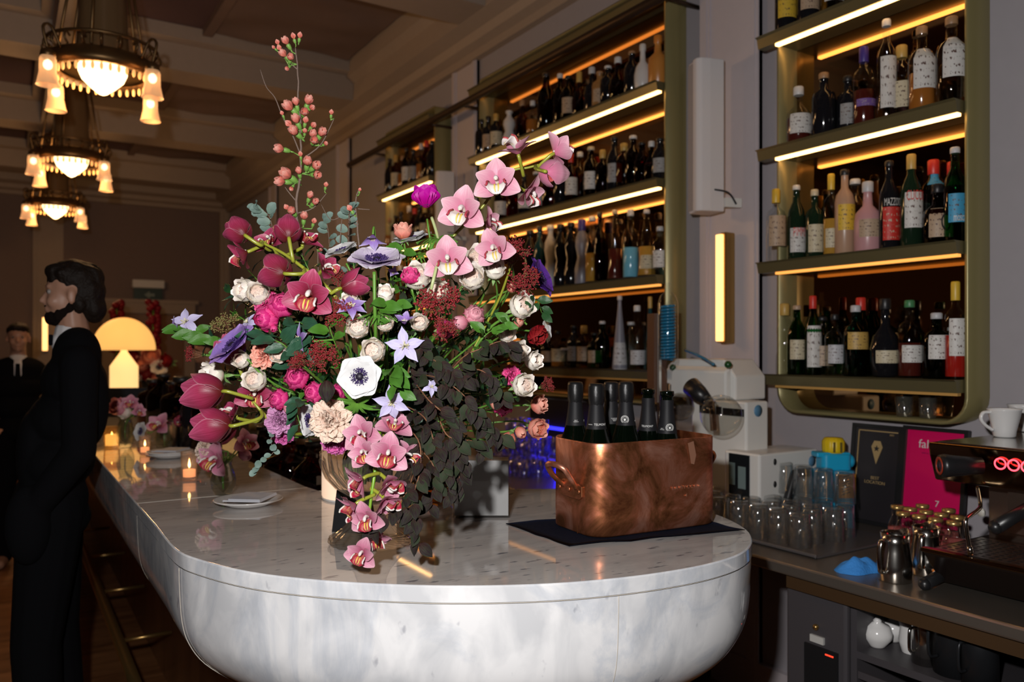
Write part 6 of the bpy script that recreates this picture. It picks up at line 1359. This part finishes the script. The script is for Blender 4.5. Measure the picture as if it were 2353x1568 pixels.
# ------------------------------------------------------------------ orchid sprays: each spray is one thing, its blooms are parts
def spray(label, stem_pts, blooms, colr, r0=.0042):
    pts = [P(*q) for q in stem_pts]; base = pts[0]; r = thing('orchid_spray', label, 'orchid', base, 0, 'orchid sprays of the big bouquet')
    m = M(); path = bez([p-base for p in pts], 6); m.tube(path, [r0*(1-.5*k/len(path)) for k in range(len(path))], 9); m.build('stem', stem_o if colr != 'mauveorch' else mt('lime_stem', (.16, .32, .02), .35), r)
    for k, (px, py, size, d, face, *o) in enumerate(blooms):
        kind = o[0] if o else 'orchid'; roll = o[1] if len(o) > 1 else rnd.uniform(-.35, .35)
        p = P(px, py, d); s = size/F*d; dv = cv(*face); mw = Matrix.Translation(-base) @ frame_at(p, dv, s, roll=roll)
        f = empty('bloom'); f.parent = r; f.matrix_local = mw
        vs = variants((kind, colr))
        for n_, me in vs[k % len(vs)]: link(n_, me, f)
        near = min(path, key=lambda q: (q+base-p-dv*(-s*.35)).length); b0 = p-dv*s*.03; m = M()
        inv = mw.inverted(); pp = bez([near, near.lerp(b0-base, .35)-dv*s*.22+Vector((0, 0, -.004)), (b0-base)-dv*s*.12, b0-base], 5); m.tube([inv @ q for q in pp], [.0036/s]*len(pp), 8); m.build('pedicel', stem_o, f)
    return r
spray('pale pink orchid spray arching to the upper right over the bottle shelves', [(905, 960, 1.74), (985, 700, 1.66), (1005, 600, 1.64), (1040, 545, 1.66), (1105, 480, 1.64), (1165, 400, 1.64), (1215, 385, 1.64), (1255, 375, 1.64)],
 [(1190, 352, 108, 1.60, (-.25, .85, .25)), (1275, 352, 100, 1.62, (.7, .45, -.35)), (1256, 395, 96, 1.56, (.35, .1, -.85), 'orchidc'), (1143, 424, 118, 1.54, (-.1, .15, 1), 'orchid', .1), (1208, 440, 96, 1.64, (.6, -.4, .25)),
  (1066, 488, 122, 1.54, (-.25, 0, 1), 'orchid', -.15), (1118, 512, 80, 1.66, (.8, .1, .3)), (1140, 572, 104, 1.58, (-.25, -.15, .85), 'orchid', .3), (1029, 603, 122, 1.56, (.05, .1, 1), 'orchid', .1), (1088, 450, 50, 1.66, (-.7, -.1, .4), 'orchidc')], 'pinkorch')
spray('burgundy orchid spray arching to the upper left', [(870, 900, 1.72), (800, 730, 1.56), (745, 655, 1.53), (700, 618, 1.52), (650, 582, 1.54), (598, 556, 1.56)],
 [(562, 540, 92, 1.54, (-.55, .35, -.6), 'orchidc'), (566, 580, 100, 1.57, (-.7, -.3, .1), 'orchid'), (664, 546, 96, 1.52, (-.25, .55, -.7), 'orchidc'), (652, 628, 112, 1.50, (-.55, .15, -.65), 'orchidc'), (712, 680, 126, 1.47, (.05, -.1, .95), 'orchid', -.2),
  (786, 662, 92, 1.52, (.55, .25, -.4), 'orchidc'), (625, 560, 84, 1.6, (-.1, .2, .3)), (696, 560, 90, 1.6, (.3, .5, .2)), (745, 620, 80, 1.58, (.6, .3, .3))], 'burg', .0048)
spray('burgundy orchid spray at the lower left with tulip shaped blooms', [(800, 1010, 1.74), (700, 1000, 1.68), (640, 985, 1.62), (600, 945, 1.60), (575, 915, 1.60)],
 [(508, 900, 132, 1.56, (-.9, .0, -.35), 'orchidc', 0), (545, 838, 110, 1.62, (-.35, .85, .2), 'orchidc', 0), (525, 978, 126, 1.55, (-.88, -.02, -.35), 'orchidc', 0), (585, 905, 96, 1.62, (.2, -.1, .7)), (540, 955, 90, 1.64, (-.4, .4, .3))], 'burg', .0048)
spray('mauve pink orchid spray cascading down in front of the vase', [(895, 930, 1.62), (868, 1010, 1.52), (862, 1080, 1.49), (852, 1150, 1.48), (845, 1210, 1.48), (838, 1262, 1.50)],
 [(836, 1000, 100, 1.50, (-.25, .2, 1), 'orchid', .3), (905, 985, 96, 1.54, (.2, .65, .6), 'orchid', -.3), (842, 1042, 86, 1.47, (-.3, .1, .9), 'orchid', .5), (892, 1045, 108, 1.45, (.1, .1, 1), 'orchid', -.2), (928, 1052, 84, 1.52, (.7, .2, .4)),
  (832, 1102, 104, 1.46, (-.6, -.35, .4), 'orchid', .9), (892, 1110, 96, 1.48, (.35, -.4, .35), 'orchid', 2.6), (816, 1160, 98, 1.46, (-.65, -.45, .3), 'orchid', 1.2), (884, 1150, 96, 1.47, (.5, -.6, .35), 'orchid', 2.8), (846, 1190, 90, 1.46, (-.15, -.15, .9), 'orchid', .2),
  (862, 1232, 80, 1.5, (.2, -.4, .4)), (833, 1272, 84, 1.47, (-.15, .0, 1), 'orchid', -.3)], 'mauveorch')
# ------------------------------------------------------------------ quince branches
qm = {}
def qblossom(seed, open_):
    k = (seed % 3, open_ > .5)
    if k in qm: return qm[k]
    m = M()
    for i in range(5): petal(m, .62, .55, 'ell', 0, 0, .8, i*2*PI/5+seed, .02, 0, .03, 5, 6, 0, 0, seed+i, ef=lambda v: (30+75*v) if open_ > .5 else (55+60*v))
    a = m.mesh('petals', pm('quince')); m = M(); m.lathe([(.04, -.42), (.13, -.30), (.16, -.08), (.12, .02)], 10, caps=False); m.tube([(0, 0, -.6), (0, 0, -.4)], .05, 6); b = m.mesh('calyx', mt('lime_calyx', (.16, .32, .06), .5)); qm[k] = (a, b); return a, b
def branch(label, pts, blos, mat_=bark, r0=.0035, side=()):
    P0 = P(*pts[0]); r = thing('quince_branch', label, 'branch', P0, 0, 'flowering twigs of the big bouquet'); path = bez([P(*q)-P0 for q in pts], 5); m = M()
    path = [p+Vector((noise.noise(p*30)*.004, 0, noise.noise(p*31)*.003)) for p in path]
    m.tube(path, [r0*(1-.65*k/len(path)) for k in range(len(path))], 7)
    for sp in side: sp_ = [P(*q)-P0 for q in sp]; q = bez(sp_, 4); m.tube(q, [r0*.5*(1-.6*k/len(q)) for k in range(len(q))], 5)
    m.build('twig', mat_, r)
    allp = path+[P(*q)-P0 for sp in side for q in sp]
    for k, (px, py, size, fr, fu, op) in enumerate(blos):
        d = pts[-1][2]-.01; p = P(px, py, d); s = size/F*d*1.55; dv = cv(fr, fu, .5); mw = Matrix.Translation(-P0) @ frame_at(p, dv, s)
        f = empty('blossom'); f.parent = r; f.matrix_local = mw; a, b = qblossom(k, op); link('petals', a, f); link('calyx', b, f)
        near = min(allp, key=lambda q: (q+P0-(p-dv*s*.6)).length); inv = mw.inverted(); m = M(); m.tube([inv @ near, Vector((0, 0, -.55))], .0012/s, 5); m.build('stalk', mt('lime_calyx', (.16, .32, .06), .5), f)
branch('tallest quince branch with coral blossoms rising above the bouquet', [(740, 900, 1.76), (700, 620, 1.72), (681, 480, 1.70), (690, 400, 1.70), (690, 300, 1.70), (686, 230, 1.70), (684, 160, 1.70), (678, 110, 1.70)],
 [(676, 90, 16, -.2, 1, 0), (688, 88, 16, .3, 1, 0), (661, 102, 22, -.4, .7, 1), (640, 103, 14, -.3, .9, 0), (632, 112, 10, -.6, .6, 0), (645, 116, 15, -.4, .8, 0), (657, 130, 22, -.5, .5, 1), (666, 138, 20, .2, .3, 1), (663, 155, 14, -.3, -.5, 0),
  (672, 252, 30, -.5, .4, 1), (682, 243, 22, -.1, .8, 1), (706, 240, 26, .4, .8, 1), (698, 262, 24, .2, .1, 1), (712, 250, 18, .7, .2, 0), (684, 283, 26, -.2, .6, 1), (670, 290, 20, -.6, .5, 0), (701, 283, 18, .3, .8, 0), (716, 292, 18, .6, .4, 0), (683, 308, 28, -.3, .3, 1), (700, 306, 14, .2, .6, 0),
  (735, 312, 26, .5, .5, 1), (718, 316, 22, .2, .6, 1), (720, 327, 24, .2, .1, 1), (745, 332, 14, .6, .2, 0), (652, 344, 26, -.7, .1, 1), (691, 360, 14, .0, .9, 0), (705, 380, 26, .2, .5, 1), (720, 386, 26, .6, .3, 1), (722, 402, 24, .6, -.1, 1),
  (668, 408, 34, -.4, .3, 1), (655, 418, 28, -.7, 0, 1), (688, 400, 20, .0, .5, 1), (672, 430, 14, -.2, -.6, 0), (761, 264, 14, .2, 1, 0), (650, 265, 12, -.3, .9, 0), (748, 430, 14, .3, .9, 0), (710, 456, 20, .4, .8, 1), (720, 468, 20, .5, .3, 1), (662, 482, 16, -.4, .7, 0), (675, 490, 24, -.1, .2, 1), (698, 505, 22, .2, .9, 1), (720, 514, 16, .4, .9, 0)],
 side=([(684, 160, 1.70), (655, 135, 1.70), (630, 112, 1.70)], [(692, 360, 1.70), (672, 310, 1.70), (650, 270, 1.70), (632, 225, 1.70), (612, 200, 1.70), (598, 160, 1.70)], [(700, 362, 1.70), (735, 335, 1.70), (755, 300, 1.70), (768, 272, 1.70)], [(684, 490, 1.70), (720, 478, 1.70), (750, 445, 1.70)], [(680, 462, 1.70), (662, 440, 1.70), (655, 430, 1.70)], [(686, 100, 1.70), (690, 92, 1.70)]))
branch('shorter bare quince twig with one bud in the middle of the bouquet top', [(840, 760, 1.74), (826, 600, 1.66), (822, 520, 1.66), (818, 460, 1.66), (822, 438, 1.66)], [(808, 485, 18, -.5, .8, 0), (826, 440, 10, .3, 1, 0)], r0=.0026, side=([(822, 480, 1.66), (850, 482, 1.66)], [(781, 560, 1.66), (784, 520, 1.66), (787, 492, 1.66)], [(822, 520, 1.66), (790, 498, 1.66), (760, 505, 1.66), (738, 470, 1.66)]))
branch('coral quince twig low among the leaves beside the burgundy orchids', [(770, 760, 1.74), (735, 640, 1.68), (728, 560, 1.64)], [(727, 556, 24, -.1, .4, 1), (722, 552, 20, -.5, .5, 1), (735, 575, 14, .3, .1, 0)], r0=.002)
# ------------------------------------------------------------------ leafy branches
def leafy(name, label, cat, pts, mat_k, twig_mat, L, dens, droop=.5, asp=.62, group=None, r0=.0016, seed=0, spread=1.0, roundl=False):
    r_ = R(seed); P0 = P(*pts[0]); r = thing(name, label, cat, P0, 0, group); path = bez([P(*q)-P0 for q in pts], 6); m = M(); m.tube(path, [r0*(1-.5*k/len(path)) for k in range(len(path))], 5); m.build('twig', twig_mat, r)
    m = M(); tot = sum((path[k+1]-path[k]).length for k in range(len(path)-1)); n = int(tot/dens); mats = mat_k if isinstance(mat_k, (list, tuple)) else [mat_k]
    for i in range(n):
        t = (i+.5)/n*(len(path)-1); k = min(int(t), len(path)-2); p = path[k].lerp(path[k+1], t-k); tan = (path[k+1]-path[k]).normalized()
        a = r_.uniform(0, 2*PI); side = Rv*math.cos(a)*spread-Fv*(.35+.4*abs(math.sin(a))); side = side-tan*side.dot(tan)*.5
        dv = (side.normalized()*1.0+tan*.5-Vector((0, 0, droop))*r_.uniform(.5, 1.5)).normalized(); nrm = (-Fv*1.2+Vector((0, 0, .5))+Rv*r_.uniform(-.8, .8)); nrm = (nrm-dv*nrm.dot(dv)).normalized(); x = dv.cross(nrm)
        T = Matrix((x, dv, nrm)).transposed().to_4x4(); T.translation = p; ll = L*r_.uniform(.75, 1.15); sh_ = 'ell' if roundl else 'leaf'
        def fn(u, v, ll=ll, q=r_.uniform(-.4, .4)):
            s = 2*u-1; w = ll*asp*.5*shp(sh_, v); return (w*s, ll*(.12+.95*v), -abs(s)*w*-.28-ll*.22*v*v+q*ll*.15*s+.03*ll*math.sin(v*14)*abs(s))
        m.grid(fn, 4, 6, r_.randrange(len(mats)), T)
        m.tube([T @ Vector((0, 0, 0)), T @ Vector((0, ll*.14, 0))], .0007, 4, 0)
    m.build('leaves', [pm(k) for k in mats], r); return r
LG = 'dark leafed branches trailing from the big bouquet'
for k, (pts, lab) in enumerate((
 ([(930, 900, 1.60), (955, 790, 1.52), (985, 820, 1.50), (1035, 850, 1.49), (1075, 870, 1.50)], 'dark purple leaf spray starting beside the star clematis'),
 ([(1000, 900, 1.60), (1060, 825, 1.50), (1110, 800, 1.49), (1150, 785, 1.50), (1178, 795, 1.52)], 'dark leaf spray reaching right under the small cream rose'),
 ([(960, 860, 1.60), (1010, 870, 1.50), (1050, 895, 1.49), (1085, 930, 1.50), (1100, 960, 1.52)], 'dark leaf spray crossing the middle of the dark foliage'),
 ([(940, 860, 1.62), (985, 920, 1.50), (1030, 960, 1.49), (1050, 1010, 1.50), (1058, 1060, 1.52), (1052, 1125, 1.54)], 'dark leaf branch ending above the grey display block'),
 ([(925, 930, 1.62), (975, 960, 1.52), (1000, 1020, 1.50), (1030, 1080, 1.50), (1040, 1140, 1.52)], 'dark leaf branch hanging between vase and display block'),
 ([(905, 960, 1.62), (960, 1010, 1.54), (965, 1080, 1.52), (950, 1140, 1.50), (955, 1190, 1.50), (962, 1250, 1.50)], 'longest dark leaf branch, its tip almost touching the marble'),
 ([(960, 1060, 1.58), (935, 1130, 1.50), (905, 1170, 1.48), (880, 1190, 1.47), (862, 1215, 1.47)], 'nearly black leaf branch curling in front of the cascading orchids'),
 ([(1020, 900, 1.62), (1090, 950, 1.54), (1130, 980, 1.54), (1160, 1010, 1.56)], 'dark leaf spray below the lowest white rose'),
 ([(1040, 860, 1.60), (1100, 850, 1.50), (1135, 880, 1.50), (1160, 915, 1.52)], 'dark leaf spray with reddish veins left of the white roses'),
 ([(985, 880, 1.60), (1020, 990, 1.54), (1055, 1010, 1.53), (1090, 1015, 1.55), (1110, 1035, 1.56)], 'dark leaf branch drooping over the vase side'),
 ([(930, 1000, 1.64), (990, 1060, 1.56), (1000, 1110, 1.56), (985, 1160, 1.56)], 'greenish dark leaf branch close to the mauve orchids'))):
    leafy('loropetalum_branch', lab, 'leaf branch', pts, ['lorop', 'lorop', 'loropg'] if k not in (6,) else 'lorop', twig_b,   .033, .0118, .55, .64, LG, seed=20+k)
for k, (pts, lab, mk, L) in enumerate((
 ([(800, 700, 1.74), (800, 560, 1.68), (803, 500, 1.66), (800, 480, 1.66)], 'grey green eucalyptus sprig under the shorter twig', 'eucal', .022), ([(640, 640, 1.72), (625, 520, 1.68), (612, 490, 1.68), (588, 475, 1.68)], 'grey eucalyptus sprig above the burgundy orchids', 'eucal', .024),
 ([(760, 620, 1.72), (755, 540, 1.68), (748, 500, 1.68)], 'grey eucalyptus sprig beside the white anemone top left', 'eucal', .022), ([(640, 985, 1.62), (622, 1010, 1.60), (628, 1040, 1.60), (600, 1060, 1.60), (590, 1085, 1.60)], 'thin eucalyptus tendril hanging at the lower left', 'eucal', .017))):
    leafy('eucalyptus_sprig', lab, 'leaf sprig', pts, mk, bark, L, .011, .1, .8, None, .0010, 50+k, roundl=True)
for k, (pts, lab, mk, L) in enumerate((
 ([(600, 850, 1.66), (520, 790, 1.68), (470, 775, 1.76), (420, 755, 1.80)], 'green clematis vine reaching furthest left', 'green', .045), ([(880, 900, 1.62), (890, 860, 1.52), (905, 850, 1.50), (915, 900, 1.50)], 'fresh green leaves right of the big white anemone', 'green', .050),
 ([(800, 860, 1.6), (770, 790, 1.52), (755, 740, 1.50), (760, 700, 1.5)], 'fresh green leaves beside the berry cone', 'green', .038), ([(860, 800, 1.60), (850, 740, 1.53), (880, 700, 1.51), (920, 700, 1.52)], 'green leaves around the pale anemone stem', 'green', .036),
 ([(700, 860, 1.62), (660, 800, 1.54), (625, 780, 1.54), (600, 770, 1.56)], 'dark ivy like leaves over the coral bloom', 'ivy', .046), ([(640, 780, 1.62), (680, 740, 1.54), (720, 770, 1.52), (700, 800, 1.52)], 'dark ivy leaves under the hot pink trio', 'ivy', .044),
 ([(1060, 860, 1.62), (1100, 790, 1.54), (1130, 760, 1.54), (1180, 740, 1.56)], 'green rose leaves at the right side', 'green', .034), ([(900, 680, 1.66), (895, 600, 1.62), (880, 570, 1.60), (930, 580, 1.60)], 'green leaves around the white anemone at the top', 'green', .040),
 ([(1150, 800, 1.68), (1210, 730, 1.66), (1232, 690, 1.66), (1245, 720, 1.68)], 'feathery green leaves beyond the large pale rose', 'dgreen', .030), ([(720, 930, 1.60), (700, 920, 1.54), (680, 930, 1.53), (690, 980, 1.54)], 'dark green leaves between ranunculus and peach carnation', 'ivy', .036))):
    leafy('leafy_stem', lab, 'leaf sprig', pts, mk, stem_g, L, .016, .1, .55, None, .0016, 70+k)
# anemone ruffs: finely cut green collars below the bloom
def ruff(px, py, d, s, face, label):
    r = thing('anemone_collar', label, 'leaf collar'); r.matrix_world = frame_at(P(px, py, d), cv(*face), s); m = M(); q = R(px)
    for k in range(26): petal(m, q.uniform(.38, .56), .07, 'leaf', q.uniform(10, 35), q.uniform(-70, -10), 0, k*2*PI/26*1.02, .02, 0, .1, 2, 5, 0, q.uniform(-.6, .6), k)
    m.build('leaflets', pm('brightgreen'), r)
ruff(1008, 548, 1.60, .085, (0, .9, .4), 'feathery green collar on the stem of the magenta anemone'); ruff(820, 925, 1.54, .085, (.1, -.5, .7), 'feathery green collar below the big white anemone'); ruff(962, 585, 1.62, .06, (0, .9, .4), 'feathery green collar behind the lower pink orchid')
ruff(868, 722, 1.52, .075, (-.1, .9, .3), 'leafy green collar halfway down the flat anemone stem')
def long_stem(owner, pts, rr, mat_):
    r = FLO[owner]; inv = r.matrix_world.inverted(); k = r.matrix_world.to_scale()[0]; m = M(); m.tube([inv @ q for q in bez([P(*q) for q in pts], 6)], rr/k, 9); return m.build('tall_stem', mat_, r)
long_stem('magenta anemone on a tall pale stem', [(992, 500, 1.63), (1006, 548, 1.605), (1005, 600, 1.55), (992, 660, 1.53), (980, 720, 1.60)], .0032, mt('pale_stem', (.42, .48, .22), .4)); long_stem('wide pale lavender anemone held flat on a long stem', [(860, 625, 1.50), (861, 700, 1.50), (863, 770, 1.53), (862, 830, 1.6)], .0034, stem_g)
long_stem('dark red berry cluster top right beneath the orchids', [(1060, 860, 1.62), (1120, 740, 1.64), (1150, 680, 1.67), (1175, 608, 1.71)], .0026, stem_o); long_stem('large pale rose on long stem at the right shoulder', [(1080, 820, 1.60), (1130, 750, 1.62), (1188, 720, 1.66)], .0028, stem_g)
# single black leaf
lf = thing('black_leaf', 'single glossy black leaf between two hot pink ranunculus', 'leaf'); lf.matrix_world = frame_at(P(752, 880, 1.47), cv(.1, .2, 1), .042, roll=PI); m = M(); m.grid(lambda u, v: ((2*u-1)*.36*shp('leaf', v), v-.1, -abs(2*u-1)*-.12+.05*math.sin(v*12)*abs(2*u-1)), 4, 8); m.build('leaf_blade', pm('lorop'), lf)
# ------------------------------------------------------------------ filler greenery inside the bouquet
def sprig_mesh(seed, L=.16, ll=.038, n=13, mk='dgreen'):
    r_ = R(seed); m = M(); m.tube([(0, 0, 0), (.004, 0, L*.5), (0, 0, L)], [.0022, .0016, .0008], 5); s = m.mesh('twig', stem_g); m = M()
    for i in range(n):
        z = L*(.15+.85*i/n); a = i*2.4+r_.uniform(-.4, .4); petal(m, ll*r_.uniform(.7, 1.2), ll*.5, 'leaf', r_.uniform(20, 60), r_.uniform(-20, 30), .4, a, .002, z, .08, 3, 4, 0, 0, seed+i)
    return s, m.mesh('leaves', pm(mk))
SPR = [sprig_mesh(1), sprig_mesh(2, mk='green', ll=.032), sprig_mesh(3, mk='ivy', ll=.044), sprig_mesh(4, ll=.03, n=18), sprig_mesh(5, mk='loropg', ll=.034)]
core = P(862, 900, 1.80); fr_ = R(11)
for k in range(96):
    px = 850+fr_.uniform(-1, 1)*390; py = 800+fr_.uniform(-1, 1)*255
    if ((px-850)/400)**2+((py-800)/265)**2 > 1: continue
    tip = P(px, py, sd(px, py)+fr_.uniform(.03, .12)); dv = (tip-core).normalized(); L = .16
    r = thing('filler_sprig', 'sprig of green leaves packed between the blooms inside the big bouquet', 'leaf sprig', group='green filler sprigs inside the big bouquet'); r.matrix_world = frame_at(tip-dv*L, dv, 1.0, roll=fr_.uniform(0, 6))
    a, b = SPR[k % 5]; link('twig', a, r); link('leaves', b, r)

# ------------------------------------------------------------------ small vases along the bar
wgl = thin('small_vase_glass', (.80, .84, .80), .08); gstem = mt('wet_green_stems', (.22, .28, .04), .4)
def small_vase(px, py, w, h, label, kinds):
    d = F*(CAMZ-CZ)/(py-HOR); p = P(px, py, d); k = 1/F*d; r = thing('bud_vase', label, 'vase', (p.x, p.y, CZ+.0005)); R_ = w*k/2; H = h*k
    m = M(); m.lathe([(0, .001), (R_*.6, .001), (R_*.9, H*.2), (R_, H*.45), (R_*.75, H*.8), (R_*.62, H*.9), (R_*.75, H), (R_*.70, H), (R_*.56, H*.9), (R_*.7, H*.78), (R_*.93, H*.45), (0, H*.05)], 24, caps=False); m.build('vase_body', wgl, r)
    for (kk, c, fx_, fy, size, face, lab) in kinds:
        fl_ = flower(kk, c, fx_, fy, size, face, lab, d=d-.02, group='blooms in the small bud vases', target=Vector((p.x, p.y, CZ+H*.75)), nm='orchid_bloom' if kk in ('orchid', 'orchidc') else None)
small_vase(513, 1138, 58, 80, 'small round glass bud vase nearest the single plate', [
 ('orchid', 'mauveorch', 497, 1056, 92, (-.3, 0, 1), 'mauve orchid facing forward in the nearest bud vase'), ('orchidc', 'burg', 508, 1015, 90, (.2, .6, .5), 'dark red orchid on top of the nearest bud vase'), ('orchid', 'mauveorch', 560, 1020, 70, (.6, .3, .5), 'rosy orchid leaning right in the nearest bud vase'),
 ('carn', 'peach', 464, 1032, 50, (-.6, .3, .6), 'pale pink carnation leaning left in the nearest bud vase'), ('bud', 'mauveorch', 562, 1046, 34, (.7, -.2, .5), 'rosy bud lowest right in the nearest bud vase')])
small_vase(378, 1034, 44, 54, 'second small glass bud vase behind the stack of plates', [('orchid', 'mauveorch', 368, 980, 64, (-.1, .5, .8), 'mauve orchid in the second bud vase'), ('anem', 'white', 326, 992, 46, (-.5, .2, .8), 'white lily like bloom left of the mauve orchids'), ('orchidc', 'burg', 405, 975, 40, (.6, .4, .4), 'dark orchid bud right in the second bud vase')])
small_vase(288, 1030, 40, 70, 'far small glass bud vase with pink blooms near the tablet', [('rose', 'pink', 272, 936, 42, (-.2, .4, .8), 'pink rose left in the far bud vase'), ('orchid', 'mauveorch', 300, 930, 48, (.2, .5, .7), 'mauve bloom on top of the far bud vase'), ('rose', 'cream', 287, 948, 30, (0, .1, 1), 'blush rose in the middle of the far bud vase'), ('orchid', 'mauveorch', 318, 945, 36, (.6, 0, .6), 'mauve bloom right in the far bud vase')])
# far dark red arrangement behind the mushroom lamp
p = P(352, 925, 7.6); fa_ = thing('urn_vase', 'dark urn with tall red and orange flowers behind the mushroom lamp', 'vase', (p.x, p.y, CZ)); m = M(); m.lathe([(.05, 0), (.09, .02), (.11, .16), (.07, .22), (.09, .25)], 24); m.build('urn', black, fa_)
fr2 = R(5); 
for k, (px, py, s, c, kk) in enumerate(((300, 822, 34, 'wine', 'rose'), (325, 838, 30, 'coral', 'rose'), (347, 820, 34, 'coral', 'rose'), (365, 845, 32, 'cream', 'anem'), (338, 858, 30, 'wine', 'rose'), (318, 860, 28, 'cream', 'rose'), (382, 830, 26, 'wine', 'rose'), (355, 870, 26, 'coral', 'rose'))):
    flower(kk, c, px, py, s*1.25, (fr2.uniform(-.5, .5), .3, .8), '%s bloom in the dark urn, %s counting from its top left' % ({'wine': 'wine red', 'coral': 'orange red', 'cream': 'pale'}[c], ordn(k)), d=7.4, group='blooms in the far dark urn', target=Vector((p.x, p.y, CZ+.25)))
for k, (px, lab) in enumerate(((352, 'tall dark red flower spike behind the mushroom lamp'), (268, 'second dark red flower spike left of the tall one'))):
    r = thing('flower_spike', lab, 'flower', P(px, 860, 7.5), 0, 'dark red spikes in the far dark urn'); m = M(); m.tube([(0, 0, 0), (0, 0, .66)], .008, 6); m.build('stem', stem_g, r); m = M()
    for i in range(46): a = fr2.uniform(0, 6.3); z = .22+i*.01; m.ball((.04*math.cos(a), .04*math.sin(a), z), (.035, .035, .03), 7, 5)
    m.build('florets', pm('wine'), r)
# bottles in the speed rail behind the bar and glassware further down
for k, (px, py, kk, b, cp_, lb, lab) in enumerate(((726, 1010, 'wine', 'amber', 'black', 'cream', 'amber bottle with cream label in the rail left of the glowing lamp'), (700, 1012, 'round', 'brown', 'cork', None, 'round brown bottle in the rail'), (668, 1015, 'spirit', 'amber', 'silver', 'tan', 'amber bottle with silver cap in the rail'), (640, 1000, 'spirit', 'clear', 'silver', None, 'clear bottle with silver spout in the rail'), (610, 1005, 'wine', 'brown', 'black', None, 'brown wine bottle in the rail'), (588, 990, 'tall', 'clear', 'gold', None, 'tall clear bottle in the rail'))):
    p = W(px, 1000, .98 if k % 2 else .93); p.z = .862; H = .30; bottle(p, H, 1, kk, b, cp_, lb, (.15, .45), None, lab, 'bottles in the speed rail', 0)
for k, (px, h, kk, b) in enumerate(((352, .26, 'spirit', 'amber'), (375, .30, 'wine', 'brown'), (398, .27, 'tall', 'amber'), (418, .30, 'spirit', 'brown'), (440, .25, 'round', 'amber'), (462, .3, 'wine', 'black'), (474, .28, 'tall', 'amber'))):
    p = W(px, 900, .74 if k < 5 else .72); p.z = CZ+.0005; bottle(p, h, 1, kk, b, 'black', None, (.1, .4), None, 'dark bottle far down the bar, %s from the mushroom lamp' % ordn(k), 'bottles far down the bar', 0)
# tumblers stacked on the back counter under a blue lamp, seen between the bouquet and the copper tub
bl_em = emis('blue_under_light', (.03, .03, 1.0), 2.2); p = W(1215, 1000, 2.3); by = p.y
gc = thing('blue_light_rail', 'blue glowing light rail behind stacked glasses between bouquet and copper tub', 'light', (2.5, by, BZ)); m = M(); m.box(0, .02, -.3, .3, .02, .04); m.box(0, .02, -.3, .3, .2, .215); m.build('light_bar', bl_em, gc); m = M(); m.box(.02, .03, -.32, .32, 0, .36); m.build('backing', black, gc)
gb = thin('blue_lit_glass', (.8, .8, .95), .22, .09, .05); m = M(); m.lathe([(.026, 0), (.033, .09), (.031, .09), (.024, .005)], 14, caps=False); mesh_b = m.mesh('stacked_tumbler', gb)
for t in range(3):
    for j in range(5-t):
        for i_ in range(3-(t > 1)):
            o = link('tumbler', mesh_b, None, (2.16+.085*i_+.04*t, by-.17+.085*j+.04*t, BZ+.001+.0915*t)); tag(o, 'clear tumbler stacked in blue light between bouquet and copper tub', 'glass', 'tumblers stacked in the blue light')
L = bpy.data.lights.new('blue_rail_light', 'AREA'); L.energy = 1.6; L.color = (.03, .03, 1); L.shape = 'RECTANGLE'; L.size = .55; L.size_y = .04; lo = bpy.data.objects.new('blue_rail_light', L); col.objects.link(lo); lo.location = (2.48, by, BZ+.15); lo.rotation_euler = (0, PI/2, 0)
